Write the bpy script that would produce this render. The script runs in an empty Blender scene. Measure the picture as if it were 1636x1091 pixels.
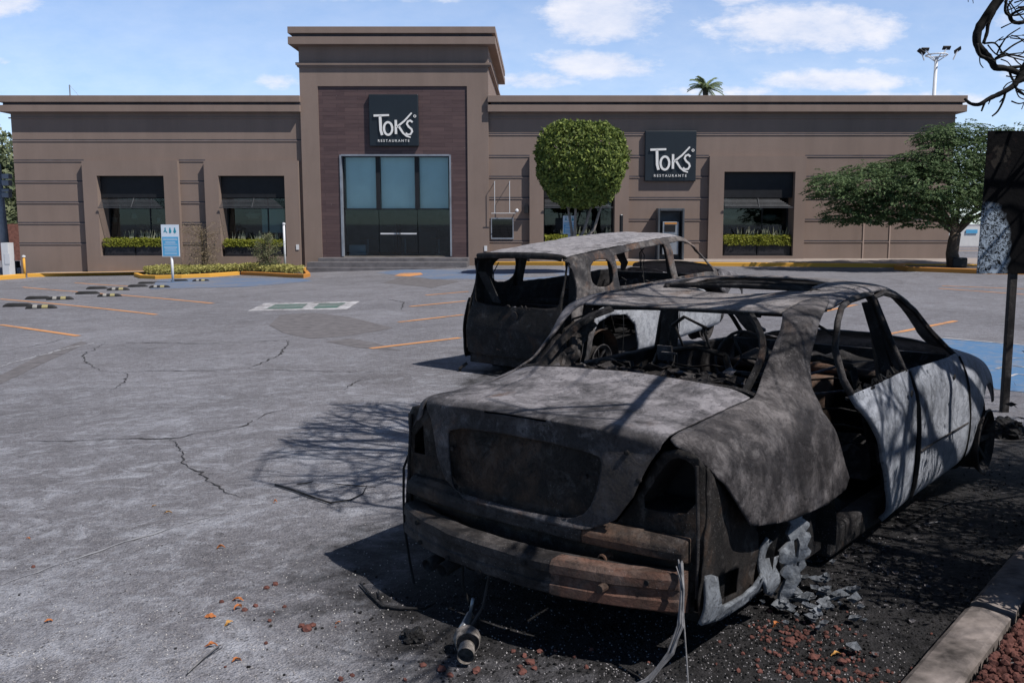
import bpy, bmesh, math, random
import numpy as np
from mathutils import Vector, Matrix, noise
from mathutils.geometry import delaunay_2d_cdt
R = math.radians
scene = bpy.context.scene
col = scene.collection
random.seed(11)

# ------------------------------------------------------------------ camera
EYE, FPX, HORV, CU = 1.66, 1500.0, 355.4, 860.0
PIT = math.atan((545.5-HORV)/FPX)
cam = bpy.data.objects.new('camera', bpy.data.cameras.new('camera'))
col.objects.link(cam)
cam.location = (0, 0, EYE)
cam.rotation_euler = (R(90)-PIT, 0, 0)
cam.data.lens = 36.0*FPX/1636.0
cam.data.sensor_width = 36
cam.data.shift_x = -(CU-818)/1636.0
cam.data.clip_end = 3000
cam.data.clip_start = .05
scene.camera = cam

# ------------------------------------------------------------------ light
TO_SUN = Vector((.62, -.40, 1.0)).normalized()
ELEV = math.asin(TO_SUN.z)
AZ = math.atan2(TO_SUN.x, TO_SUN.y)
sun = bpy.data.objects.new('sun', bpy.data.lights.new('sun', 'SUN'))
col.objects.link(sun)
sun.data.energy = 4.6
sun.data.angle = R(.53)
sun.data.color = (1.0, .94, .87)
sun.rotation_euler = TO_SUN.to_track_quat('Z', 'Y').to_euler()
world_ = bpy.data.worlds.new('World')
scene.world = world_
world_.use_nodes = True
scene.view_settings.view_transform = 'Standard'
scene.view_settings.look = 'None'
scene.view_settings.exposure = .17
scene.view_settings.gamma = 1

class NT:
    def __init__(s, tree): s.t = tree; s.n = tree.nodes; s.l = tree.links
    def new(s, kind, **kw):
        n = s.n.new(kind)
        for k, v in kw.items(): setattr(n, k, v)
        return n
    def put(s, sock, v):
        if v is None: return
        if isinstance(v, bpy.types.NodeSocket): s.l.new(v, sock)
        else: sock.default_value = v
    def math(s, op, a, b=None, c=None, clamp=False):
        n = s.new('ShaderNodeMath', operation=op, use_clamp=clamp)
        s.put(n.inputs[0], a); s.put(n.inputs[1], b); s.put(n.inputs[2], c)
        return n.outputs[0]
    def vmath(s, op, a, b=None, scale=None):
        n = s.new('ShaderNodeVectorMath', operation=op)
        s.put(n.inputs[0], a); s.put(n.inputs[1], b)
        if scale is not None: s.put(n.inputs[3], scale)
        return n.outputs['Value' if op in ('LENGTH', 'DISTANCE', 'DOT_PRODUCT') else 'Vector']
    def rng(s, v, a, b, c=0., d=1., smooth=False):
        n = s.new('ShaderNodeMapRange'); n.clamp = True
        if smooth: n.interpolation_type = 'SMOOTHSTEP'
        s.put(n.inputs[0], v); s.put(n.inputs[1], a); s.put(n.inputs[2], b); s.put(n.inputs[3], c); s.put(n.inputs[4], d)
        return n.outputs[0]
    def mix(s, f, a, b, mode='MIX'):
        n = s.new('ShaderNodeMix', data_type='RGBA', blend_type=mode)
        s.put(n.inputs[0], f)
        s.put(n.inputs[6], a if isinstance(a, bpy.types.NodeSocket) else tuple(a)+(1,) if len(a) == 3 else a)
        s.put(n.inputs[7], b if isinstance(b, bpy.types.NodeSocket) else tuple(b)+(1,) if len(b) == 3 else b)
        return n.outputs[2]
    def noise(s, vec, scale, detail=4, rough=.55, dist=0.):
        n = s.new('ShaderNodeTexNoise')
        s.put(n.inputs['Vector'], vec); n.inputs['Scale'].default_value = scale
        n.inputs['Detail'].default_value = detail; n.inputs['Roughness'].default_value = rough
        n.inputs['Distortion'].default_value = dist
        return n.outputs[0]
    def voro(s, vec, scale, feature='F1', rnd=1.):
        n = s.new('ShaderNodeTexVoronoi', feature=feature)
        s.put(n.inputs['Vector'], vec); n.inputs['Scale'].default_value = scale
        n.inputs['Randomness'].default_value = rnd
        return n
    def scale(s, vec, sc):
        return s.vmath('MULTIPLY', vec, sc)

# sky with scattered fair weather clouds
w = NT(world_.node_tree)
for n in list(w.n): w.n.remove(n)
sky = w.new('ShaderNodeTexSky', sky_type='NISHITA', sun_disc=False)
sky.sun_elevation = ELEV
sky.sun_rotation = AZ
sky.altitude = 1800
sky.air_density = 1.0
sky.dust_density = .6
sky.ozone_density = 1.6
tc = w.new('ShaderNodeTexCoord')
sep = w.new('ShaderNodeSeparateXYZ'); w.put(sep.inputs[0], tc.outputs['Generated'])
yy = w.math('MAXIMUM', sep.outputs[1], .05)
az = w.math('DIVIDE', sep.outputs[0], yy)
el = w.math('DIVIDE', sep.outputs[2], yy)
cv = w.new('ShaderNodeCombineXYZ'); w.put(cv.inputs[0], az); w.put(cv.inputs[1], el)
nz = w.noise(w.scale(cv.outputs[0], (16., 36., 1.)), 1.0, 9, .66)
nz2 = w.noise(w.scale(cv.outputs[0], (3.2, 9., 1.)), 1.0, 5, .6)
tot = None
for (a, e, wa, we, k) in [(.068,.212,.062,.032,1.15),(.28,.198,.11,.028,1.),(.06,.162,.075,.017,.95),(.31,.145,.10,.013,.9),(-.165,.233,.06,.008,.9),
                          (-.56,.222,.045,.014,1.),(-.27,.146,.03,.012,.7),(-.15,.232,.09,.010,.8),(-.56,.226,.05,.016,1.),(.20,.23,.03,.01,.9),(-.005,.147,.06,.013,.8),(.50,.16,.04,.02,.6),(.2,.135,.12,.009,.6),
                          (.36,.166,.05,.006,.5),(.48,.205,.03,.012,.5),(-.56,.165,.02,.006,.6),(.40,.128,.14,.010,.7)]:
    d = w.vmath('LENGTH', w.scale(w.vmath('SUBTRACT', cv.outputs[0], (a, e, 0)), (1/wa, 1/we, 0)))
    g = w.math('MULTIPLY', w.rng(d, 1.7, .1, 0, 1, True), k)
    tot = g if tot is None else w.math('MAXIMUM', tot, g)
dens = w.rng(w.math('ADD', w.math('MULTIPLY', tot, .62), w.math('MULTIPLY', nz, .95)), .54, 1.04, 0, 1, True)
wisp = w.math('MULTIPLY', w.rng(nz2, .5, .8, 0, 1, True), .22)
hz = w.rng(el, .08, .30, .40, .16)
cl = w.math('MAXIMUM', w.math('MAXIMUM', w.math('MULTIPLY', dens, .86), wisp), hz)
up = w.math('GREATER_THAN', sep.outputs[1], .05)
cl = w.math('MULTIPLY', cl, up)
cloudc = w.mix(w.rng(nz, .35, .75), (5.0, 5.4, 6.5), (7.2, 7.0, 7.2))
skyc = w.mix(1.0, sky.outputs[0], (.84, 1.0, 1.16), 'MULTIPLY')
nrmz = w.vmath('NORMALIZE', tc.outputs['Generated'])
sz = w.new('ShaderNodeSeparateXYZ'); w.put(sz.inputs[0], nrmz)
zen = w.rng(sz.outputs[2], .22, .62, 1.0, .36, True)
front = w.rng(sep.outputs[1], -.3, .5, .62, 1.0, True)
skyc = w.mix(1.0, skyc, w.mix(w.math('MULTIPLY', zen, front), (0,0,0), (1,1,1)), 'MULTIPLY')
bg = w.new('ShaderNodeBackground')
w.put(bg.inputs[0], w.mix(cl, skyc, cloudc))
bg.inputs[1].default_value = .13
wo = w.new('ShaderNodeOutputWorld'); w.l.new(bg.outputs[0], wo.inputs[0])

# ------------------------------------------------------------------ helpers
def gz(x, y):
    def ss(a, b, t):
        t = min(1., max(0., (t-a)/(b-a))); return t*t*(3-2*t)
    far = -.59+.51*ss(-22, 4, x)
    return -.18*ss(4, 11, y)+(far+.18)*ss(12, 34, y)
def ray(u, v):
    a = (u-CU)/FPX; b = -(v-545.5)/FPX
    return Vector((a, math.cos(PIT)+b*math.sin(PIT), -math.sin(PIT)+b*math.cos(PIT)))
def W(u, v, Y):
    d = ray(u, v); t = Y/d.y
    return Vector((d.x*t, Y, EYE+d.z*t))
def G(u, v, h=0.):
    d = ray(u, v); z = -.1
    for _ in range(30):
        t = (z+h-EYE)/d.z; x, y = d.x*t, d.y*t
        z = gz(x, y)
    return Vector((x, y, z+h))

def tag(o, label=None, cat=None, group=None, kind=None):
    if label: o['label'] = label
    if cat: o['category'] = cat
    if group: o['group'] = group
    if kind: o['kind'] = kind
    return o
def empty(name, loc=(0,0,0), rz=0., label=None, cat=None, group=None):
    o = bpy.data.objects.new(name, None); col.objects.link(o)
    o.empty_display_size = .1
    o.location = loc; o.rotation_euler = (0, 0, rz)
    return tag(o, label, cat, group)
class MB:
    def __init__(s): s.v = []; s.f = []
    def add(s, vs, fs, M=None):
        b = len(s.v)
        for p in vs:
            p = Vector(p); s.v.append(M @ p if M is not None else p)
        s.f += [tuple(b+i for i in f) for f in fs]
        return s
    def box(s, a, b, M=None):
        x0,y0,z0 = a; x1,y1,z1 = b
        return s.add([(x0,y0,z0),(x1,y0,z0),(x1,y1,z0),(x0,y1,z0),(x0,y0,z1),(x1,y0,z1),(x1,y1,z1),(x0,y1,z1)],
                     [(0,3,2,1),(4,5,6,7),(0,1,5,4),(1,2,6,5),(2,3,7,6),(3,0,4,7)], M)
    def cbox(s, c, d, M=None):
        return s.box([c[i]-d[i]/2 for i in range(3)], [c[i]+d[i]/2 for i in range(3)], M)
    def prism(s, pts, ext, M=None):
        n = len(pts); e = Vector(ext)
        return s.add([Vector(p) for p in pts]+[Vector(p)+e for p in pts],
                     [tuple(range(n))[::-1], tuple(range(n, 2*n))]+[(i,(i+1)%n,n+(i+1)%n,n+i) for i in range(n)], M)
    def tube(s, path, r, n=6, M=None, cap=True):
        P = [Vector(p) for p in path]; k = len(P)
        rs = r if isinstance(r, (list, tuple)) else [r]*k
        vs = []; fs = []; up = None
        for i in range(k):
            t = (P[min(i+1,k-1)]-P[max(i-1,0)])
            if t.length < 1e-9: t = Vector((0,0,1))
            t.normalize()
            if up is None: up = t.orthogonal()
            a = up-t*up.dot(t)
            if a.length < 1e-6: a = t.orthogonal()
            a.normalize(); up = a; b = t.cross(a)
            for j in range(n):
                q = 2*math.pi*j/n
                vs.append(P[i]+(a*math.cos(q)+b*math.sin(q))*rs[i])
        for i in range(k-1):
            for j in range(n):
                fs.append((i*n+j, i*n+(j+1)%n, (i+1)*n+(j+1)%n, (i+1)*n+j))
        if cap: fs += [tuple(range(n))[::-1], tuple((k-1)*n+j for j in range(n))]
        return s.add(vs, fs, M)
    def lathe(s, prof, n=24, M=None, cap=True):
        vs = []; fs = []; k = len(prof)
        for (r, z) in prof:
            for j in range(n):
                q = 2*math.pi*j/n; vs.append((r*math.cos(q), r*math.sin(q), z))
        for i in range(k-1):
            for j in range(n): fs.append((i*n+j, i*n+(j+1)%n, (i+1)*n+(j+1)%n, (i+1)*n+j))
        if cap: fs += [tuple(range(n))[::-1], tuple((k-1)*n+j for j in range(n))]
        return s.add(vs, fs, M)
    def build(s, name, m, parent=None, smooth=False, bevel=0., autos=None):
        me = bpy.data.meshes.new(name)
        me.from_pydata([tuple(v) for v in s.v], [], s.f); me.update()
        if m: me.materials.append(m)
        o = bpy.data.objects.new(name, me); col.objects.link(o)
        if parent: o.parent = parent
        if smooth or autos:
            for p in me.polygons: p.use_smooth = True
            if autos: me.set_sharp_from_angle(angle=R(autos))
        if bevel:
            b = o.modifiers.new('bevel', 'BEVEL'); b.width = bevel; b.segments = 2; b.limit_method = 'ANGLE'
        return o

# ------------------------------------------------------------------ materials
MATS = {}
def mat(name, base=None, rough=.8, metal=0., spec=.3):
    m = bpy.data.materials.new(name); m.use_nodes = True
    t = NT(m.node_tree); b = t.n['Principled BSDF']
    if base: b.inputs['Base Color'].default_value = tuple(base)+(1,)
    b.inputs['Roughness'].default_value = rough; b.inputs['Metallic'].default_value = metal
    b.inputs['Specular IOR Level'].default_value = spec
    MATS[name] = m
    return m, t, b
def bump(t, b, h, strength=.3, dist=.01):
    n = t.new('ShaderNodeBump'); n.inputs['Strength'].default_value = strength; n.inputs['Distance'].default_value = dist
    t.put(n.inputs['Height'], h); t.l.new(n.outputs[0], b.inputs['Normal']); return n
def objco(t):
    return t.new('ShaderNodeTexCoord').outputs['Object']
def simple(name, base, rough=.8, metal=0., var=.25, sc=3., bsc=40., bst=.15, spec=.3):
    m, t, b = mat(name, None, rough, metal, spec)
    co = objco(t); n1 = t.noise(co, sc, 5, .6); n2 = t.noise(co, bsc, 3)
    lo = [c*(1-var) for c in base]; hi = [min(1, c*(1+var)) for c in base]
    t.put(b.inputs['Base Color'], t.mix(t.rng(n1, .3, .7), lo, hi))
    if bst: bump(t, b, n2, bst, .004)
    return m

# burnt sheet metal: soot, grey ash oxide, rust blooms, flaking specks
def burnt(name, soot, ash, rust, ash_lo, ash_hi, rust_lo=.58, rust_hi=.72, speck=.5, up_ash=0., rough=.78, tail=False):
    m, t, b = mat(name, None, rough, .0, .18)
    co = objco(t)
    big = t.noise(co, 1.7, 6, .62, .8)
    mid = t.noise(co, 6.5, 7, .68, .5)
    fine = t.noise(co, 70, 4, .6)
    streak = t.noise(t.scale(co, (9, 9, 2.0)), 1.0, 5, .6)
    a = t.math('ADD', t.math('MULTIPLY', big, .5), t.math('ADD', t.math('MULTIPLY', mid, .32), t.math('MULTIPLY', streak, .18)))
    if up_ash:
        g = t.new('ShaderNodeNewGeometry'); sp = t.new('ShaderNodeSeparateXYZ'); t.put(sp.inputs[0], g.outputs['True Normal'])
        upv = t.rng(t.math('ABSOLUTE', sp.outputs[2]), .3, .95)
        a = t.math('ADD', a, t.math('MULTIPLY', upv, up_ash))
    fa = t.rng(a, ash_lo, ash_hi, 0, 1, True)
    if tail:   # shade of the upright rear face painted in by fading ash to soot
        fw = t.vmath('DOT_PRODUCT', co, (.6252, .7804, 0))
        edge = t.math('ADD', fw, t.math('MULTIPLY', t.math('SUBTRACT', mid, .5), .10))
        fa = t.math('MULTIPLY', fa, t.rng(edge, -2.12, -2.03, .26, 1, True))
    c = t.mix(fa, soot, ash)
    fl = t.noise(t.vmath('ADD', co, (2.2, 5.1, 1.7)), 11., 9, .78, .4)
    c = t.mix(t.math('MULTIPLY', t.rng(fl, .50, .545), .28), c, t.mix(.5, soot, (.0,.0,.0)))
    c = t.mix(t.math('MULTIPLY', t.rng(fl, .44, .40), .16), c, t.mix(.25, ash, (.6,.6,.6)))
    r1 = t.noise(t.vmath('ADD', co, (7.3, 1.1, 4.2)), 3.1, 7, .65, .6)
    c = t.mix(t.math('MULTIPLY', t.rng(r1, rust_lo, rust_hi, 0, 1, True), .75), c, rust)
    c = t.mix(t.rng(fine, .35, .75, 0, .45), c, t.mix(.6, c, (.02,.02,.022)))
    vo = t.voro(co, 55.); v2 = t.noise(co, 5., 3); vo3 = t.voro(co, 30.)
    sp1 = t.math('MULTIPLY', t.rng(vo.outputs['Distance'], .24, .14), t.rng(v2, .48, .58))
    sp1 = t.math('MAXIMUM', sp1, t.math('MULTIPLY', t.rng(vo3.outputs['Distance'], .24, .16), t.rng(t.noise(co, 8., 3), .50, .58)))
    c = t.mix(t.math('MULTIPLY', sp1, speck), c, (.012,.011,.012))
    vo2 = t.voro(t.vmath('ADD', co, (3,3,3)), 85.); v3 = t.noise(co, 3.3, 3)
    sp2 = t.math('MULTIPLY', t.rng(vo2.outputs['Distance'], .16, .08), t.rng(v3, .52, .60))
    c = t.mix(t.math('MULTIPLY', sp2, .5), c, (.38,.37,.37))
    t.put(b.inputs['Base Color'], c)
    t.put(b.inputs['Roughness'], t.rng(fa, 0, 1, .62, .9))
    bump(t, b, t.math('ADD', t.math('ADD', t.math('MULTIPLY', mid, .8), t.math('MULTIPLY', fine, .35)), t.math('MULTIPLY', t.rng(fl, .49, .55), .25)), .7, .012)
    return m
SOOT = (.016,.015,.017); RUST = (.105,.047,.026)
burnt('ash_metal', (.030,.028,.031), (.21,.20,.215), (.12,.085,.065), .42, .62, up_ash=.06)
burnt('quarter_metal', (.022,.020,.022), (.165,.153,.158), (.10,.066,.048), .43, .66, .58, .76, up_ash=.07)
burnt('roof_metal', (.040,.037,.040), (.24,.225,.23), (.20,.135,.10), .40, .58, .50, .70, up_ash=.03)
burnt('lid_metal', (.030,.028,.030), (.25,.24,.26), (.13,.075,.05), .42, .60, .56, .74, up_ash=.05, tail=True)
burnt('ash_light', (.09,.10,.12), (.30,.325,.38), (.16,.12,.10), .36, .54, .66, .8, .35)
burnt('ash_pale', (.12,.125,.14), (.37,.385,.42), (.13,.11,.10), .34, .52, .68, .8, .3)
burnt('side_metal', (.03,.028,.03), (.17,.155,.15), (.15,.085,.055), .42, .60, .50, .68)
burnt('lid_metal2', (.05,.048,.05), (.30,.29,.31), (.13,.08,.055), .38, .54, .60, .76, up_ash=.05)
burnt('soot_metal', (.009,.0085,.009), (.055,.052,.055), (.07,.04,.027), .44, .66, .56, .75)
burnt('mid_metal', (.014,.013,.014), (.080,.073,.073), (.085,.058,.042), .42, .62, .55, .75, .7)
burnt('tail_metal', (.011,.010,.010), (.050,.043,.040), (.080,.050,.034), .42, .66, .48, .68, .8)
burnt('rust_metal', (.028,.022,.02), (.12,.092,.076), (.13,.070,.045), .42, .62, .42, .66, .6)
burnt('red_rust', (.045,.030,.025), (.15,.108,.092), (.165,.080,.056), .40, .60, .44, .66, .6)
burnt('alloy_melt', (.05,.055,.065), (.20,.22,.25), (.15,.14,.14), .36, .56, .66, .8, .5)
burnt('char', (.008,.008,.009), (.05,.05,.055), (.04,.025,.02), .46, .70, .60, .8)
simple('charcoal', (.012,.012,.013), .9, var=.5)

# asphalt
def asphalt_mat():
    m, t, b = mat('asphalt', None, .92, 0, .25)
    g = t.new('ShaderNodeNewGeometry'); P = g.outputs['Position']
    flat = t.scale(P, (1, 1, 0))
    rot = t.new('ShaderNodeVectorRotate', rotation_type='Z_AXIS'); t.put(rot.inputs['Vector'], flat); rot.inputs['Angle'].default_value = R(-30)
    rv = rot.outputs[0]
    big = t.noise(flat, .22, 6, .62, .6)
    mid = t.noise(t.scale(rv, (.9, 1.5, 1)), 1.6, 12, .8, .4)
    fine = t.noise(flat, 14., 6, .75)
    gr = t.voro(flat, 95.)
    gr2 = t.voro(flat, 45.)
    c = t.mix(t.rng(big, .34, .68), (.150,.149,.168), (.215,.214,.240))
    c = t.mix(t.math('MULTIPLY', t.rng(mid, .50, .80, 0, 1, True), .40), c, (.34,.35,.39))
    soil = t.noise(t.scale(rv, (1.0, 1.5, 1)), .8, 9, .72, .8)
    c = t.mix(t.math('MULTIPLY', t.rng(soil, .48, .62, 0, 1, True), .30), c, (.095,.088,.095))
    stain = t.noise(flat, 5.5, 9, .8, .8)
    c = t.mix(t.math('MULTIPLY', t.rng(stain, .54, .72, 0, 1, True), .40), c, (.07,.066,.07))
    # dusty ash drifting outwards
    ash = t.noise(t.scale(rv, (1.5, 1.7, 1)), 2.3, 12, .82, .6)
    near = t.rng(t.vmath('LENGTH', t.vmath('SUBTRACT', flat, (-1., 5., 0))), 9., 3., .35, 1.)
    c = t.mix(t.math('MULTIPLY', t.rng(ash, .49, .63), t.math('MULTIPLY', near, .74)), c, (.42,.44,.50))
    broad = t.noise(t.vmath('ADD', flat, (4.7, 2.2, 0)), .55, 12, .78, .9)
    c = t.mix(t.math('MULTIPLY', t.rng(broad, .50, .64, 0, 1, True), t.math('MULTIPLY', near, .50)), c, (.40,.42,.48))
    c = t.mix(t.math('MULTIPLY', t.rng(broad, .46, .34, 0, 1, True), .40), c, (.095,.090,.098))
    c = t.mix(t.rng(fine, .30, .50, .55, 0), c, (.06,.06,.065))
    c = t.mix(t.rng(fine, .52, .75, 0, .55), c, (.30,.30,.32))
    pit = t.noise(flat, 55., 4, .7)
    c = t.mix(t.rng(pit, .44, .30, 0, .8), c, (.03,.03,.032))
    c = t.mix(t.rng(pit, .58, .72, 0, .6), c, (.42,.42,.45))
    sp = t.math('MULTIPLY', t.rng(gr.outputs['Distance'], .30, .15), t.rng(t.noise(flat, 33., 2), .56, .62))
    c = t.mix(t.math('MULTIPLY', sp, .8), c, (.52,.53,.56))
    dk = t.math('MULTIPLY', t.rng(gr2.outputs['Distance'], .34, .2), t.rng(t.noise(flat, 9., 3), .54, .60))
    c = t.mix(t.math('MULTIPLY', dk, .75), c, (.035,.033,.034))
    # scorched ground beside and beneath the burnt saloon, in its own direction
    def scorch(cx, cy, hd, rx, ry, e0, e1):
        q = t.new('ShaderNodeVectorRotate', rotation_type='Z_AXIS'); t.put(q.inputs['Vector'], t.vmath('SUBTRACT', flat, (cx, cy, 0)))
        q.inputs['Angle'].default_value = R(hd)
        d = t.vmath('LENGTH', t.scale(q.outputs[0], (1/rx, 1/ry, 0)))
        n = t.noise(flat, 2.2, 7, .7, .8)
        return t.rng(t.math('ADD', d, t.math('MULTIPLY', t.math('SUBTRACT', n, .5), 1.1)), e1, e0, 0, 1, True)
    s1 = scorch(2.75, 5.0, 38.7, 1.35, 3.4, .80, 1.12)
    s2 = scorch(.35, 4.30, 38.7, 1.6, 1.45, .62, 1.14)
    s3 = scorch(1.0, 12.2, 38.7, 1.5, 2.5, .7, 1.15)
    s = t.math('MAXIMUM', s1, t.math('MAXIMUM', s2, s3))
    burntc = t.mix(t.rng(fine, .4, .62), (.010,.010,.011), (.032,.031,.034))
    lightash = t.noise(flat, 6., 7, .8, .7)
    burntc = t.mix(t.rng(lightash, .60, .76, 0, .6), burntc, (.16,.16,.18))
    c = t.mix(s, c, burntc)
    t.put(b.inputs['Base Color'], c)
    h = t.math('ADD', t.math('MULTIPLY', fine, 1.2), t.math('ADD', t.math('MULTIPLY', gr.outputs['Distance'], .35), t.math('MULTIPLY', t.noise(flat, 38., 3), .5)))
    bump(t, b, h, 1.0, .02)
asphalt_mat()
def paint(name, c1, wear=.5, under=(.15,.145,.15)):
    m, t, b = mat(name, None, .85)
    g = t.new('ShaderNodeNewGeometry').outputs['Position']
    n = t.noise(g, 9., 8, .75); n2 = t.noise(g, 1.1, 5, .6)
    f = t.rng(t.math('ADD', t.math('MULTIPLY', n, .6), t.math('MULTIPLY', n2, .4)), wear-.10, wear+.05)
    t.put(b.inputs['Base Color'], t.mix(f, under, c1))
    bump(t, b, n, .4, .004)
    return m
paint('orange_paint', (.56,.26,.10), .45)
paint('white_paint', (.46,.46,.49), .52)
paint('green_paint', (.07,.14,.12), .51)
paint('blue_paint', (.075,.17,.32), .46, (.2,.22,.26))
paint('blue_worn', (.10,.155,.26), .50, (.19,.19,.21))
paint('kerb_yellow', (.66,.35,.06), .33, (.3,.24,.17))
paint('kerb_orange', (.50,.22,.05), .36, (.2,.14,.1))
simple('patch_asphalt', (.128,.122,.130), .93, var=.3, sc=6, bsc=60, bst=.5)
simple('crack', (.035,.034,.036), .95, var=.4, sc=20)
simple('pale_crack', (.27,.275,.30), .95, var=.25, sc=20)
simple('concrete', (.155,.135,.128), .9, var=.75, sc=7, bsc=40, bst=.7)
simple('pavement', (.30,.26,.24), .9, var=.12, sc=4, bsc=50, bst=.3)
simple('step_stone', (.125,.12,.13), .7, var=.3, sc=3, bsc=30)

# painted render of the restaurant, with faint roller marks and stains
def stucco(name, base):
    m, t, b = mat(name, None, .88, 0, .2)
    co = objco(t)
    n1 = t.noise(co, .35, 6, .6); n2 = t.noise(t.scale(co, (1.2, 1.2, .18)), 1.6, 6, .6); n3 = t.noise(co, 28., 5, .7)
    c = t.mix(t.rng(n1, .35, .68), [x*.93 for x in base], [x*1.07 for x in base])
    c = t.mix(t.rng(n2, .50, .75, 0, .40), c, [x*1.25 for x in base])
    c = t.mix(t.rng(n2, .48, .28, 0, .40), c, [x*.75 for x in base])
    c = t.mix(t.rng(n3, .3, .7, 0, .22), c, [x*.7 for x in base])
    g = t.new('ShaderNodeNewGeometry'); sp = t.new('ShaderNodeSeparateXYZ'); t.put(sp.inputs[0], g.outputs['Position'])
    dirt = t.math('MULTIPLY', t.rng(sp.outputs[2], .5, -.4), t.rng(t.noise(co, 1.5, 5), .35, .7, .05, .35))
    c = t.mix(dirt, c, (.16,.13,.11))
    t.put(b.inputs['Base Color'], c)
    bump(t, b, t.noise(co, 45., 4, .6), .25, .006)
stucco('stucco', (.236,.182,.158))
stucco('stucco_lip_lit', (.40,.31,.27))  # paler copy of the stucco, sunlight on the lips painted in
simple('slot_dark', (.07,.065,.075), .9)
def cladding():
    m, t, b = mat('cladding', None, .55, 0, .35)
    co = objco(t)
    sw = t.new('ShaderNodeSeparateXYZ'); t.put(sw.inputs[0], co)
    cb = t.new('ShaderNodeCombineXYZ'); t.put(cb.inputs[0], sw.outputs[0]); t.put(cb.inputs[1], sw.outputs[2])
    br = t.new('ShaderNodeTexBrick'); t.put(br.inputs['Vector'], cb.outputs[0])
    br.offset = .37; br.inputs['Scale'].default_value = 1.; br.inputs['Brick Width'].default_value = .9; br.inputs['Row Height'].default_value = .16
    br.inputs['Mortar Size'].default_value = .006; br.inputs['Bias'].default_value = 0.
    br.inputs['Color1'].default_value = (.065,.040,.043,1); br.inputs['Color2'].default_value = (.105,.066,.066,1); br.inputs['Mortar'].default_value = (.03,.02,.022,1)
    n = t.noise(t.scale(co, (2, 1, 22)), 1., 5, .6)
    c = t.mix(t.rng(n, .35, .7, 0, .5), br.outputs[0], (.12,.082,.082))
    vo = t.voro(t.scale(cb.outputs[0], (1, 1.3, 1)), 2.3)
    c = t.mix(t.math('MULTIPLY', t.rng(vo.outputs['Distance'], .035, .02), .7), c, (.5,.45,.43))
    t.put(b.inputs['Base Color'], c)
cladding()
simple('sign_face', (.009,.015,.022), .45, var=.12, bst=0, spec=.5)
simple('letter_white', (.78,.78,.78), .5, var=.03, bst=0)
simple('blind', (.66,.84,.76), .7, var=.08, sc=.7, bst=0)
simple('frame_dark', (.014,.015,.018), .5, var=.2)
simple('steel', (.35,.37,.4), .4, .6, var=.15)
simple('louver', (.075,.08,.09), .55, .3, var=.2)
simple('inside_wall', (.20,.18,.16), .9)
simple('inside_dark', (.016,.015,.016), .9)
simple('lamp_bowl', (.7,.62,.5), .5, var=.1, bst=0)
simple('table_wood', (.16,.07,.03), .6)
simple('planter_black', (.022,.022,.027), .5, var=.3)
simple('white_metal', (.62,.64,.68), .45, var=.06, bst=0)
simple('grey_metal', (.24,.27,.32), .5, .2, var=.2)
simple('bark', (.09,.07,.055), .9, var=.4, sc=12, bsc=30, bst=.6)
simple('burnt_bark', (.010,.010,.011), .85, var=.6, sc=12, bsc=30, bst=.6)
simple('rubber', (.014,.014,.015), .8, var=.4)
simple('stop_rubber', (.022,.022,.024), .75, var=.4)
simple('stop_yellow', (.32,.28,.14), .6)
simple('stop_white', (.34,.33,.31), .6)
simple('sign_blue', (.09,.36,.62), .5, var=.05, bst=0)
simple('sign_white', (.60,.68,.78), .5, var=.04, bst=0)
simple('sign_teal', (.03,.26,.36), .5, var=.04, bst=0)
simple('white_wall', (.62,.62,.62), .8, var=.08)
simple('brick_wall', (.20,.09,.07), .9, var=.4, sc=6)
simple('lava', (.115,.048,.040), .95, var=.55, sc=9, bsc=60, bst=.8)
simple('grey_stone', (.26,.25,.26), .95, var=.4, sc=9, bsc=60, bst=.8)
simple('dry_leaf', (.42,.15,.05), .8, var=.4, sc=30)
simple('leaf_yellow', (.50,.27,.08), .8, var=.3, sc=30)
simple('canister', (.17,.155,.145), .85, .0, var=.75, sc=40, bsc=60, bst=.9)
simple('cable', (.16,.16,.17), .7, .3, var=.4, sc=30)
def leafy(name, a, bcol, sc=1.2):
    m, t, b = mat(name, None, .65, 0, .3)
    g = t.new('ShaderNodeNewGeometry')
    n = t.noise(objco(t), sc, 4)
    c = t.mix(t.rng(t.math('ADD', t.math('MULTIPLY', g.outputs['Random Per Island'], .6), t.math('MULTIPLY', n, .4)), .15, .85), a, bcol)
    t.put(b.inputs['Base Color'], c)
    tr = t.new('ShaderNodeBsdfTranslucent'); t.put(tr.inputs[0], c)
    mx = t.new('ShaderNodeMixShader'); mx.inputs[0].default_value = .25
    t.l.new(b.outputs[0], mx.inputs[1]); t.l.new(tr.outputs[0], mx.inputs[2])
    t.l.new(mx.outputs[0], t.n['Material Output'].inputs[0])
leafy('topiary_leaf', (.025,.055,.012), (.26,.32,.075), 3.5)
leafy('acacia_leaf', (.024,.055,.022), (.14,.205,.085), 1.5)
simple('pale_bark', (.24,.21,.19), .9, var=.3, sc=12, bsc=30, bst=.6)
simple('booth_grey', (.075,.085,.10), .5, .2)
simple('pale_stone', (.50,.49,.48), .9, var=.3, sc=9)
leafy('hedge_leaf', (.11,.14,.015), (.33,.34,.045), 3)
leafy('cover_leaf', (.19,.20,.05), (.50,.46,.17), 3)
leafy('pale_leaf', (.22,.24,.15), (.50,.50,.38), 3)
leafy('bush_leaf', (.08,.10,.045), (.22,.23,.13), 3)
leafy('dry_twig', (.16,.12,.08), (.30,.25,.17), 3)
leafy('far_leaf', (.05,.08,.04), (.24,.27,.15), .8)
leafy('palm_leaf', (.09,.14,.07), (.30,.36,.18), 2)
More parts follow.
